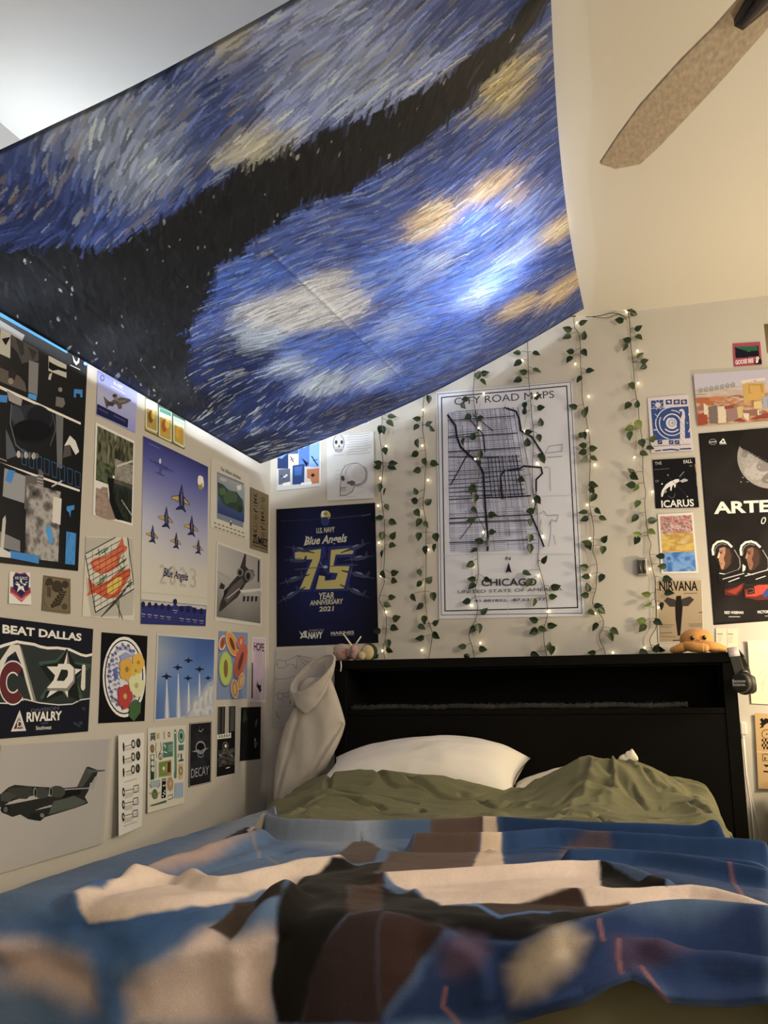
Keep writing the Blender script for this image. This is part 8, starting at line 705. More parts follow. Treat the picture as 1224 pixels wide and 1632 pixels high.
  ('n',('120e0c','1a1512','241f1b','15110e'),.01,.01,.99,.99,24,30,3,4,61,0),'p 928778 850 168 848 190 840 210 828 231 812 249 791 267 767 282 739 296 708 307 675 315 640 321 604 323 567 323 531 320 495 314 461 305 429 294 400 280 374 264 351 247 333 227 319 207 309 186 304 165 304 143 308 122 317 102 330 82 348 64 369 48 393 33 421 21 451 10 483 3 517 -2 551 -5 586 -4 621 -2 655 4 688 12 719 23 748 35 774 50 797 67 816 85 831 105 842 126 848 147;p a59a8b 545 230 543 238 537 247 528 254 515 261 501 266 484 269 466 271 447 271 429 269 411 266 395 261 382 254 370 247 362 239 358 230 357 221 359 212 365 204 375 196 387 190 402 185 418 182 436 180 454 180 472 182 490 185 506 190 520 196 531 204 539 212 544 221;p 81776a 603 186 605 192 603 198 599 205 593 211 584 216 573 221 560 225 546 228 531 230 516 230 502 230 489 228 478 225 468 221 461 216 457 211 455 205 456 199 460 192 467 187 476 181 487 176 500 172 514 170 529 168 543 167 557 168 570 169 582 172 591 176 598 181;p 9a8f80 438 169 436 177 433 184 428 191 421 197 413 201 403 205 394 207 384 207 374 206 364 203 356 199 348 194 343 187 338 180 336 172 336 165 338 157 341 150 346 143 353 137 361 133 371 129 380 128 390 127 400 128 409 131 418 135 425 140 431 147 435 154 438 161;p 746a5e 693 246 694 252 692 259 685 265 676 272 663 278 647 284 630 288 611 292 591 295 572 296 554 296 537 295 522 293 510 289 501 284 496 279 495 273 498 266 504 260 514 253 527 247 543 241 560 237 579 233 598 230 617 229 636 229 653 230 667 232 679 236 688 241;p 7c7265 390 132 389 136 387 140 385 143 381 146 377 148 373 150 368 151 363 151 358 150 353 149 349 147 345 144 342 141 340 138 339 134 339 130 340 126 342 122 344 119 348 116 352 114 356 112 361 112 366 111 371 112 376 113 380 115 384 118 386 121 388 125 390 128;p 7d7366 335 130 334 130 334 131 333 131 331 131 330 131 328 131 327 131 327 130 326 129 327 129 327 128 329 128 330 128 331 128 333 128 334 128 335 129;p ada292 415 164 415 165 414 165 413 166 411 166 409 166 407 166 406 165 405 164 405 163 405 162 406 162 408 161 410 161 411 161 413 161 414 162 415 163;p 7d7366 497 198 496 199 495 200 493 200 491 201 489 201 487 200 486 199 485 198 485 197 485 196 486 196 488 195 490 195 492 195 494 195 495 196 496 197;p ada292 578 233 578 234 577 235 575 236 573 236 570 236 568 235 566 234 565 233 565 232 565 231 566 230 568 229 571 229 573 229 575 229 577 230 578 231;p 7d7366 403 256 402 256 401 257 399 257 396 257 394 257 391 257 389 256 388 256 387 255 388 254 389 254 391 253 394 253 397 253 399 254 401 254 402 255;p ada292 485 291 484 292 483 292 481 293 478 293 475 293 472 292 470 292 468 291 468 290 468 289 470 288 472 288 475 288 478 288 481 288 483 289 485 290;p 7d7366 572 163 572 164 571 165 570 166 568 166 567 166 566 166 565 165 564 164 564 163 564 162 565 161 566 161 567 160 569 160 570 161 571 161 572 162;p ada292 398 186 398 187 397 188 395 189 394 189 392 189 390 189 389 188 388 187 388 185 388 184 389 183 391 183 392 182 394 182 396 183 397 184 398 185;p 7d7366 480 220 479 221 478 222 476 222 474 222 472 222 470 222 469 221 468 221 468 220 468 219 469 219 471 218 473 218 475 218 477 219 478 219 479 220;p ada292 562 255 561 256 560 257 558 257 556 258 553 257 551 257 549 256 548 256 548 255 548 254 550 253 551 253 554 252 556 252 558 253 560 254 561 254;p 7d7366 385 278 385 279 383 280 381 281 379 281 376 281 374 281 372 280 370 279 370 278 370 277 372 276 374 275 377 275 379 275 382 276 384 276 385 277;p ada292 479 152 479 153 477 154 475 154 472 155 469 155 466 154 464 153 463 152 462 151 463 150 464 149 467 148 470 148 472 148 475 148 477 149 479 150;p 7d7366 555 186 555 186 554 187 553 187 552 187 550 187 549 187 548 187 547 186 547 185 547 185 548 184 549 184 551 183 552 183 553 184 555 184 555 185;p ada292 381 208 381 209 380 210 378 210 376 211 375 211 373 210 372 210 371 209 371 208 371 207 372 206 373 206 375 206 377 206 379 206 380 207 381 207;p 7d7366 462 243 462 244 461 245 459 246 457 246 455 246 453 245 452 245 451 244 450 242 451 241 452 241 454 240 456 240 458 240 460 240 461 241 462 242;p ada292 545 278 544 279 543 280 541 281 539 281 536 281 534 281 532 280 531 279 531 277 531 276 533 275 535 274 537 274 539 274 541 275 543 276 544 277;p 7d7366 382 140 381 140 380 141 378 141 375 141 372 141 370 141 368 140 367 140 366 139 367 138 368 138 370 138 373 137 375 138 378 138 380 138 381 139;p ada292 462 174 462 175 460 175 458 176 455 176 452 176 449 175 447 175 446 174 445 173 446 172 447 172 450 171 453 171 455 171 458 171 460 172 462 173;p 7d7366 539 208 538 209 538 210 536 211 535 211 533 211 532 210 531 210 530 209 530 208 530 207 531 206 532 205 534 205 535 205 537 205 538 206 539 207;p ada292 364 231 363 232 362 233 361 234 359 234 357 234 356 234 354 233 353 232 353 230 354 229 355 228 356 227 358 227 360 227 361 228 362 229 363 230;p 7d7366 445 266 445 266 444 267 442 267 440 268 438 267 436 267 434 267 433 266 433 265 434 265 435 264 436 264 438 263 440 264 442 264 444 264 445 265;p ada292 538 139 537 140 536 141 534 141 532 142 530 142 528 141 526 141 525 140 524 139 525 138 526 137 528 137 530 137 532 137 535 137 536 138 538 139;p 7d7366 364 162 364 163 362 164 360 164 358 165 355 164 353 164 351 163 349 162 349 161 350 160 351 159 353 159 356 159 358 159 361 159 363 160 364 161;p ada292 445 196 445 197 443 198 441 199 438 199 435 199 432 199 430 198 429 197 428 195 429 194 430 193 433 193 436 192 438 192 441 193 443 194 445 195;p 7d7366 522 231 522 231 521 232 520 232 518 232 517 232 515 232 514 231 513 231 513 230 514 229 514 229 516 228 517 228 518 228 520 229 521 229 522 230;p ada292 346 254 346 254 345 255 343 256 342 256 340 256 338 255 337 255 336 254 336 253 336 252 337 251 338 251 340 251 342 251 344 251 345 252 346 253;p 7d7366 428 289 427 290 426 291 425 291 423 291 421 291 419 291 417 290 416 289 416 288 416 287 417 286 419 286 421 285 423 285 425 286 427 287 428 288;p ada292 521 162 521 163 519 164 518 164 515 165 513 165 511 164 509 163 508 162 508 161 508 160 509 159 511 158 513 158 516 158 518 158 520 159 521 160;p 7d7366 347 184 346 185 345 185 343 186 340 186 338 186 335 185 333 185 332 184 332 183 332 183 334 182 336 182 338 182 341 182 343 182 345 183 347 183;p ada292 428 219 428 219 426 220 424 221 421 221 418 221 415 220 413 220 411 219 411 218 412 217 413 216 415 216 418 216 421 216 424 216 426 217 428 218;p 7d7366 505 253 505 254 504 255 503 256 501 256 500 256 498 256 497 255 496 254 496 253 497 252 497 251 499 250 500 250 501 250 503 250 504 251 505 252;p ada292 328 276 328 278 327 279 326 279 324 280 322 280 320 279 319 278 318 277 318 276 319 275 319 274 321 273 323 273 324 273 326 273 327 274 328 275;p 7d7366 423 150 423 150 422 151 420 151 418 151 416 151 414 151 413 150 412 150 411 149 412 148 413 148 414 147 416 147 418 147 420 148 422 148 423 149;p ada292 504 184 504 185 503 185 501 186 499 186 496 186 494 185 492 185 491 184 491 183 491 182 492 182 494 181 496 181 499 181 501 181 503 182 504 183;p 7d7366 586 218 586 219 584 220 582 221 580 221 577 221 574 220 572 220 571 219 571 218 571 217 573 216 575 215 577 215 580 215 582 215 584 216 586 217;p ada292 411 241 410 242 409 243 406 244 404 244 401 244 398 244 396 243 394 242 394 240 394 239 396 238 398 238 401 237 404 237 407 238 409 239 410 240;p 7d7366 488 276 487 277 487 277 485 278 484 278 483 278 481 277 480 277 479 276 479 276 479 275 480 274 481 274 483 274 484 274 486 274 487 275 488 275;p ada292 580 149 579 150 578 151 577 151 575 152 574 151 572 151 571 151 570 150 570 149 570 148 571 147 572 147 574 147 576 147 577 147 579 148 580 148;p 7d7366 406 172 406 173 405 174 403 174 401 174 399 174 397 174 395 173 395 172 394 171 395 170 396 169 397 169 399 169 401 169 403 169 405 170 406 171;p ada292 487 206 487 207 486 208 484 209 482 209 479 209 477 209 475 208 474 207 474 206 474 204 475 203 477 203 480 202 482 202 484 203 486 204 487 205;p 7d7366 569 241 569 242 567 242 565 242 563 243 560 242 558 242 556 242 554 241 554 240 554 239 556 239 558 239 560 238 563 239 566 239 568 239 569 240;p ada292 394 264 393 265 391 265 389 266 386 266 383 266 380 266 378 265 377 264 376 263 377 262 378 262 381 261 384 261 387 261 389 261 392 262 393 263;p 7d7366 482 137 482 138 481 139 480 140 478 140 477 140 475 140 474 139 474 138 473 137 474 136 475 135 476 135 477 134 479 134 480 135 481 135 482 136;p ada292 563 171 563 173 562 174 560 174 559 175 557 175 555 174 554 173 553 172 553 171 553 170 554 169 556 168 557 168 559 168 561 168 562 169 563 170;p 1d1713 312 60 338 96 391 115 440 136 489 164 543 185 632 213 734 238 897 225 901 -19 454 -39;p 4f473e 366 107 365 108 364 109 362 110 359 110 356 110 354 109 352 109 351 108 350 107 351 106 352 105 354 104 357 104 360 104 362 105 364 105 365 106;p 4f473e 385 117 385 118 383 119 381 120 379 120 376 120 373 119 372 118 370 118 370 116 370 115 372 115 374 114 376 114 379 114 382 114 383 115 385 116;p 4f473e 405 127 404 128 403 129 401 129 398 130 395 129 393 129 391 128 390 127 389 126 390 125 391 124 393 124 396 124 399 124 401 124 403 125 404 126;p 4f473e 425 129 424 130 423 131 421 132 418 132 416 132 413 131 411 131 410 130 410 129 410 128 412 127 414 126 416 126 419 126 421 127 423 127 424 128;p 4f473e 444 139 444 140 443 141 440 142 438 142 435 142 433 141 431 140 430 140 429 138 430 137 431 137 433 136 436 136 438 136 441 136 443 137 444 138;p 4f473e 464 149 464 150 462 151 460 151 458 152 455 152 452 151 451 150 449 149 449 148 449 147 451 146 453 146 455 146 458 146 461 146 462 147 464 148;p 4f473e 484 151 484 152 482 153 480 154 478 154 475 154 473 153 471 153 469 152 469 151 470 150 471 149 473 148 476 148 478 148 481 149 483 149 484 150;p 4f473e 504 161 504 162 502 163 500 164 498 164 495 164 492 163 491 163 489 162 489 161 489 160 491 159 493 158 495 158 498 158 500 159 502 159 504 160;p 4f473e 524 171 523 172 522 173 520 174 517 174 515 174 512 173 510 172 509 172 509 170 509 169 511 169 513 168 515 168 518 168 520 168 522 169 524 170;p 4f473e 544 174 544 175 542 175 540 176 538 176 535 176 533 176 531 175 529 174 529 173 529 172 531 171 533 170 535 170 538 170 541 171 543 172 544 173;p 4f473e 564 184 564 185 562 185 560 186 558 186 555 186 552 186 550 185 549 184 549 183 549 182 551 181 553 180 555 180 558 180 560 181 562 182 564 182;p 4f473e 584 193 584 194 582 195 580 196 578 196 575 196 572 196 570 195 569 194 569 193 569 192 571 191 573 190 575 190 578 190 580 191 582 191 584 192;p 4f473e 604 196 604 197 603 198 600 198 598 199 595 198 593 198 591 197 590 196 589 195 590 194 591 193 593 193 596 193 598 193 601 193 603 194 604 195;p 4f473e 624 206 624 207 623 208 621 208 618 209 615 208 613 208 611 207 610 206 609 205 610 204 611 203 613 203 616 203 618 203 621 203 623 204 624 205;l 8f8a80 2.08 141 53 140 56 138 59 135 61 131 63 126 65 121 66 115 66 109 66 103 66 97 65 92 63 88 61 85 59 82 56 81 53 81 50 81 48 84 45 87 43 91 41 95 39 101 38 107 37 112 37 118 38 124 39 129 41 133 43 137 45 139 48 141 50 141 53',('t','d8d0c2','NASA',(.083,.056),(.14,.055),.007,2,0),'p d0c8ba 164 63 169 54 183 47 192 38 206 41 211 53 220 66;p 17120f 202 54 201 56 200 57 198 58 195 59 193 58 190 58 188 57 187 55 187 53 188 52 189 50 191 49 194 49 196 49 199 50 201 51 202 52;l a8a094 2.08 166 68 222 69',('t','e6dcc8','ARTE',(.078,.431),(.558,.442),.057,3,0),('t','c8bea8','0',(.473,.505),(.517,.506),.036,0,.25),'p 211a17 38 624 37 592 70 571 138 566 197 587 240 621 278 661 277 720 223 745 87 741 83 698 54 664;l d6cec2 8.07 44 644 41 618 54 596 90 580 136 577 176 587 210 610;l 6f675e 3.8 59 638 62 619 82 599 125 590 165 598;p 2c221d 81 611 119 596 194 613 220 649 201 697 141 727 107 725;p a87654 103 614 95 632 75 661 91 668 88 676 96 682 92 691 101 704 102 717 116 724 150 719 185 699 200 657 191 625 143 608;p 553828 155 611 191 625 202 658 188 699 150 720 122 724 144 694 133 667 152 642;p 553828 124 633 101 635 104 641 127 641;p 1c120e 115 637 115 637 114 638 112 639 110 639 108 639 106 638 104 638 103 637 103 636 103 635 105 634 106 634 108 634 110 634 112 634 114 635 115 636;l 3a2820 2.37 98 628 131 628;l 4a2a20 1.9 92 691 117 694;p e0b898 97 632 79 660 92 663 102 646;l 8a8278 3.32 232 627 273 674 274 716 253 731 138 748 97 743;l cfc7ba 2.85 87 741 138 749;p 1a1512 65 750 138 748 266 729 338 749 334 796 81 790;p 5a1d14 119 826 214 817 300 797 284 830 230 862 120 853;p 8f2e1e 137 837 234 821 289 802 265 830 215 854;p 211a17 283 637 281 605 314 584 381 579 441 599 485 633 524 674 525 733 471 758 335 754 331 711 300 676;l d6cec2 8.07 290 656 286 630 298 609 333 593 380 590 420 600 455 622;l 6f675e 3.8 305 651 306 631 327 612 369 602 409 611;p 2c221d 326 623 363 608 439 626 465 662 449 710 389 740 355 738;p 80533a 348 627 340 645 321 674 337 681 335 689 342 695 339 704 349 717 350 730 364 737 398 732 433 712 446 670 436 638 388 621;p 452c20 400 624 436 638 448 670 435 712 398 734 370 738 391 707 379 680 397 655;p 452c20 369 646 346 647 350 654 373 654;p 1c120e 361 649 360 650 359 651 357 652 355 652 353 652 351 651 350 651 349 650 348 649 349 648 350 647 351 647 354 647 356 647 358 647 359 648 360 649;l 3a2820 2.37 343 641 376 641;l 4a2a20 1.9 339 704 364 707;p a8775a 342 645 325 672 338 676 347 659;l 8a8278 3.32 477 639 520 687 521 730 502 744 387 761 346 756;l cfc7ba 2.85 335 754 387 762;p 1a1512 314 763 387 761 514 742 587 762 584 809 331 804;p d0c8a8 296 704 323 716 316 735 292 744;p 5a1d14 297 831 425 814 662 818 659 893 420 892 298 875;p a83422 324 829 425 815 662 821 660 852 486 857 400 873 310 869;p 2a1512 324 824 388 821 391 856 324 860;l 6a5a40 1.9 337 833 377 831 378 849 338 851;p 1f3a6a 453 869 498 837 562 834 484 884;l c8bfb2 3.32 164 788 260 772;l c8bfb2 2.85 406 786 491 773;l a8a095 3.8 113 772 304 751;l a8a095 3.8 313 765 546 739',('t','d0c6b4','REID WISEMAN',(.106,.948),(.278,.955),.013,2,0),'l a09786 3.32 143 964 244 968',('t','d0c6b4','VICTOR',(.402,.958),(.512,.96),.013,2,0),'l 8a8174 2.85 473 974 532 976']),
 ('wall_receipt','pair of crumpled paper receipts taped under the moon poster','receipt','b','d0c098',((1.826,1.135),(1.905,1.131),(1.899,1.057),(1.822,1.063)),(.004,.01,.006,.004),0,[
  'l 4d4330 2.39 54 300 291 297;l 4d4330 2.39 540 291 772 291;l 8f8260 1.19 76 397 272 395;l 8f8260 1.19 555 393 768 393;l 8f8260 1.19 80 475 257 473;l 8f8260 1.19 555 470 756 470;l 8f8260 1.19 84 552 243 551;l 8f8260 1.19 554 547 745 547;l 8f8260 1.19 88 630 228 629;l 8f8260 1.19 554 624 734 624;l 8f8260 1.19 92 708 214 708;l 8f8260 1.19 553 701 722 701;l a89a70 1.19 512 25 518 948']),
 ('faint_sketch_sheet','cream sheet with faint sketch right of the hanging headphones','drawing','b','d6c694',((1.934,1.084),(2.084,1.086),(2.071,.846),(1.93,.855)),(.014,.004,.004,.006),0,[
  'l b5a578 2.45 168 217 321 171 441 267;l b5a578 2.45 191 386 346 314 435 338;l b5a578 2.45 214 556 373 434 455 421;l b5a578 2.45 239 703 318 653;l b5a578 2.45 268 802 359 603 419 554']),
 ('kraft_stamped_bag','tan paper bag with black stamped shapes at the right frame edge','paper bag','b','b08a54',((1.938,.821),(2.039,.813),(2.025,.549),(1.929,.552)),(.012,.004,.004,.012),0,[
  'p 1a150f 166 81 250 61 295 84 363 58 474 74 462 185 283 183 135 205 221 160 142 149 216 123;p b08a54 286 164 420 124 467 135 461 191 282 196;l 5f4a28 3.06 528 271 523 282 513 294 498 305 477 314 452 322 424 329 394 333 363 335 333 334 304 331 277 326 254 319 236 311 222 301 215 290 213 278 218 266 228 255 244 244 264 234 289 226 317 220 347 216 377 214 408 215 437 218 463 222 486 229 505 238 518 248 526 259 528 271;p 3a2c18 406 273 404 278 399 282 392 285 383 286 374 287 366 285 359 283 355 279 354 275 356 270 361 267 368 264 377 262 386 262 395 263 401 266 405 269;p 1a150f 199 341 255 342 250 376 195 375;p 1a150f 311 338 366 340 362 374 307 372;p 1a150f 422 336 478 337 474 371 419 370;p 1a150f 251 374 306 375 302 409 247 408;p 1a150f 363 371 418 372 414 407 359 405;p 1a150f 191 409 246 410 242 445 186 443;p 1a150f 303 407 358 408 354 442 299 441;p 1a150f 415 404 470 405 467 440 411 438;p 1a150f 243 442 298 444 294 478 238 477;p 1a150f 355 440 411 441 407 475 351 474;l c9a878 2.68 3 516 956 521;l 1a150f 2.3 207 544 227 543;l 1a150f 2.3 197 632 217 631;l 1a150f 2.3 254 543 273 542;l 1a150f 2.3 243 631 263 630;l 1a150f 2.3 300 542 320 541;l 1a150f 2.3 290 630 310 629;l 1a150f 2.3 346 541 366 540;l 1a150f 2.3 336 629 356 628;l 1a150f 2.3 393 540 413 539;l 1a150f 2.3 383 628 403 627;l 1a150f 2.3 439 539 459 538;l 1a150f 2.3 430 627 450 626;l 1a150f 2.3 206 557 205 564;l 1a150f 2.3 203 575 203 582;l 1a150f 2.3 201 593 200 600;l 1a150f 2.3 199 611 198 619;p 1a150f 224 679 407 681 406 695 320 712;l 1a150f 4.59 230 770 397 771;l 1a150f 3.83 285 587 288 613']),
 ('brown_poster','brown poster hung high at the far right edge','poster','b','6f5a36',((2.094,2.319),(2.223,2.313),(2.22,2.192),(2.096,2.199)),None,0,[
  ('g',(('5f4a2a','6a5634'),('7a6640','6f5c3a')),0,0,1,1,24,24)]),
]
# ------------------------------------------------------------------ canopy cloth
def tapestry_base(u, v):
    xr = 1.41 + .10 * v - .03 * np.sin(np.pi * v); x = .017 + (xr - .017) * u; y = -.15 + .05 * u - 2.2 * v
    z = 1.885 + .54 * u + .024 * v * (1 - u) - .05 * np.sin(np.pi * np.minimum(u, 1)) * (1 - .2 * u) - .012 * np.sin(np.pi * v) * u
    return x, y, z
NU, NV = 460, 660
U, Vv = np.meshgrid(np.linspace(0, 1, NU), np.linspace(0, 1, NV), indexing='ij')
SU, SV = 1.5, 2.2                                             # metres
tn = CLOTH_TONES.split(); num = np.zeros(U.shape + (3,)); den = np.zeros(U.shape)
wu = U + .03 * fbm(U * 8, Vv * 12, 3); wv = Vv + .02 * fbm(U * 8, Vv * 12, 4)
num += hexlin('34487e') * .05; den += .05
for i in range(0, len(tn), 4):
    rr = int(tn[i + 1]) / 1000; g = np.exp(-(((wu - int(tn[i + 2]) / 1000) * SU) ** 2 + ((wv - int(tn[i + 3]) / 1000) * SV) ** 2) / (rr * rr))
    num += g[..., None] * hexlin(tn[i]); den += g
C = num / den[..., None]
band = ints(CLOTH_BAND, 2)
sdb = poly_sd(wu * SU, wv * SV, [(a * SU, b * SV) for a, b in band])
kb_ = smoothstep(.012, -.012, sdb)
C = C * (1 - kb_[..., None]) + hexlin('1b1c1d') * kb_[..., None]
# brush strokes laid over the soft tones
rs = np.random.RandomState(12)
T0 = C.copy()
def put(n, Lr, Wr, jit, inside=False):
    for _ in range(n):
        cu, cv = rs.rand(), rs.rand(); iu, iv = int(cu * (NU - 1)), int(cv * (NV - 1))
        blk = kb_[iu, iv] > .5
        a = 0.25 + 1.1 * float(fbm(np.array([cu * 3.2]), np.array([cv * 4.5]), 8)[0]) + rs.randn() * .10
        if blk: a = 1.12 + rs.randn() * .12
        L = rs.uniform(*Lr); Wd = rs.uniform(*Wr); dx, dy = math.cos(a), math.sin(a)
        col = T0[iu, iv] * math.exp(rs.randn() * jit)
        if blk: col = T0[iu, iv] * math.exp(rs.randn() * .22)
        r_ = rs.rand()
        if r_ < .10 and not blk: col = col * .5 + hexlin('b9bcae') * .32
        elif r_ < .15 and not blk: col = col * .5 + hexlin('b0985c') * .25
        elif r_ < .30 and not blk: col = col * .55 + np.array([.002, .003, .012])
        elif blk and r_ < .03: col = hexlin('8a8678'); L *= .25; Wd *= .45
        ru, rv = int((L / 2 + Wd) / SU * NU) + 2, int((L / 2 + Wd) / SV * NV) + 2
        u0, u1, v0, v1 = max(0, iu - ru), min(NU, iu + ru), max(0, iv - rv), min(NV, iv + rv)
        px_ = (U[u0:u1, v0:v1] - cu) * SU; py = (Vv[u0:u1, v0:v1] - cv) * SV
        t = px_ * dx + py * dy; s = -px_ * dy + py * dx + .15 * (t * t) / max(L, .01)
        m_ = (np.abs(t) < L / 2) & (np.abs(s) < Wd / 2 * (1 - .5 * (2 * t / L) ** 2))
        k = m_[..., None] * .85; C[u0:u1, v0:v1] = C[u0:u1, v0:v1] * (1 - k) + col * k
put(5200, (.05, .12), (.010, .020), .22)
put(9000, (.03, .09), (.005, .010), .38)
ed = np.minimum(np.minimum(U * SU, (1 - U) * SU), np.minimum(Vv * SV, (1 - Vv) * SV)); C = C * (1 - .75 * smoothstep(.016, .008, np.minimum(ed, 9) + .02 * (U > .985)))[..., None]
g_ = C.mean(-1, keepdims=True); C = np.clip((C * .80 + g_ * .20) * np.array([.95, 1.0, 1.16]) * 1.8, .002, .9)
X, Y, Z = tapestry_base(U, Vv)
Z = Z - .006 * fbm(U * 3, Vv * 4, 14) * smoothstep(0, .12, U)
for s in CLOTH_CREASES:
    d = seg_dist(U * SU, Vv * SV, [(a * SU, b * SV) for a, b in ints(s, 2)]); Z = Z - .0035 * np.exp(-(d / .006) ** 2)
Z += .006 * np.exp(-(((1 - U) * SU / .1) ** 2 + (Vv * SV / .1) ** 2))
Z = np.minimum(Z, CEIL - .006)
M_CLOTH = attr_mat('printed_cloth', .55, .35, .07, 220, .12, 900, transl=.30)
me = grid_mesh('canopy_cloth', X, Y, Z, M_CLOTH, C)
cl = link('canopy_cloth', me, None, None, label='large blue and black brush-stroke printed cloth slung from wall to ceiling', category='tapestry')

# ------------------------------------------------------------------ ceiling fan
M_BLADE = mat('weathered_blade', (.60, .50, .39), .6, noise=.5, nscale=75, stretch=(1.6, .7, 1), bump=.05)
M_BLADE_E = mat('blade_edge', (.03, .02, .016), .5)
M_BRONZE = mat('dark_bronze', (.05, .04, .032), .28, .85)
HUB = Vector((1.985, -2.47, 2.15))
fan = thing('ceiling_fan', 'ceiling fan with weathered wooden blades at the upper right', 'ceiling fan', (HUB.x, HUB.y, CEIL))
BL = [(1.554, -1.672), (1.588, -1.638), (1.646, -1.641), (1.693, -1.71), (1.816, -1.921), (1.888, -2.056), (1.93, -2.16), (1.95, -2.27), (1.88, -2.255), (1.833, -2.157), (1.792, -2.09), (1.733, -2.008), (1.651, -1.878), (1.60, -1.775)]
def spin(p, a): c, s = math.cos(a), math.sin(a); x, y = p[0] - HUB.x, p[1] - HUB.y; return (x * c - y * s + HUB.x, x * s + y * c + HUB.y)
for k in range(5):
    a = k * 2 * math.pi / 5; P = [spin(p, a) for p in BL]
    bl_ = wpart(B().prism(P, 2.150, 2.157), 'blade', M_BLADE, fan, False)
    e = B().tube([(x, y, 2.152) for x, y in (P[7:] + P[:1])[::1]], .0068, 8).build('edge_band', M_BLADE_E, bl_, True); e.matrix_parent_inverse = Matrix.Translation(-Vector(fan.location))
    arm = [spin(p, a) for p in ((1.826, -2.105), (1.842, -2.088), (1.885, -2.135), (1.965, -2.33), (1.94, -2.35), (1.85, -2.18))]
    wpart(B().prism(arm, 2.136, 2.1495).tube([(*spin((1.842, -2.105), a), 2.1415), (*spin((1.90, -2.23), a), 2.138), (*spin((1.965, -2.40), a), 2.145)], [.010, .024, .03], 12), 'blade_bracket', M_BRONZE, fan, True)
wpart(B().lathe([(0, -.06), (.05, -.06), (.095, -.035), (.11, .0), (.11, .05), (.085, .085), (.03, .10), (0, .10)], 36, Matrix.Translation(HUB)), 'motor', M_BRONZE, fan)
wpart(B().cyl((HUB.x, HUB.y, 2.25), (HUB.x, HUB.y, 2.40), .013), 'rod', M_BRONZE, fan)
wpart(B().lathe([(0, 0), (.03, 0), (.065, .03), (.065, .036), (0, .036)], 30, Matrix.Translation((HUB.x, HUB.y, CEIL - .0365))), 'mount', M_BRONZE, fan)

# ------------------------------------------------------------------ wall papers
M_PRINT = attr_mat('printed_paper', .7, .10, .05, 420)
M_GLOSS = attr_mat('satin_print', .45, .14, .05, 420)
W_LEFT = hexlin('d0c3ae') / .86
W_BACK = hexlin('d3c6ae') / .86
def expand(items):
    for it in items:
        if isinstance(it, str):
            for q in it.split(';'):
                k, c, r = q.split(' ', 2)
                if k == 'p': yield ('p', c, r)
                else: w_, r = r.split(' ', 1); yield ('l', c, float(w_), r)
        else: yield it
POSTERS = [P[:8] + (list(expand(P[8])),) for P in POSTERS]
# letters: build every text once, all at once
texts = {}
def cap_of(name): return name
todo = set()
for P in POSTERS:
    for it in P[8]:
        if it[0] == 't': todo.add((it[2], it[6], it[7]))
for q in (('H', 0, 0), ('Because', 1, 0), ('Science.', 1, 0)): todo.add(q)
tmp = []
for s, bold, it in sorted(todo):
    cu = bpy.data.curves.new('t', 'FONT'); cu.body = s; cu.size = 1; cu.resolution_u = 3; cu.offset = .012 * bold; cu.shear = min(1, it)
    if bold == 0 and len(s) > 7: cu.space_character = 1.0
    o = bpy.data.objects.new('t', cu); COL.objects.link(o); tmp.append(((s, bold, it), o))
bpy.context.view_layer.update(); dg = bpy.context.evaluated_depsgraph_get()
for key, o in tmp:
    me = o.evaluated_get(dg).to_mesh(); v = np.array([tuple(q.co) for q in me.vertices]) if len(me.vertices) else np.zeros((1, 3)); me.calc_loop_triangles()
    texts[key] = (v[:, :2].copy(), [tuple(t.vertices) for t in me.loop_triangles]); o.evaluated_get(dg).to_mesh_clear()
for key, o in tmp: c = o.data; bpy.data.objects.remove(o); bpy.data.curves.remove(c)
CAPH = texts[('H', 0, 0)][0][:, 1].max()
def clip01(poly):
    for ax, lim, sg in ((0, 0, 1), (0, 1, -1), (1, 0, 1), (1, 1, -1)):
        out = []
        for i in range(len(poly)):
            a, b = poly[i - 1], poly[i]; da, db = sg * (a[ax] - lim), sg * (b[ax] - lim)
            if (da >= 0) != (db >= 0):
                t = da / (da - db); out.append((a[0] + (b[0] - a[0]) * t, a[1] + (b[1] - a[1]) * t))
            if db >= 0: out.append(b)
        poly = out
        if len(poly) < 3: return []
    return poly
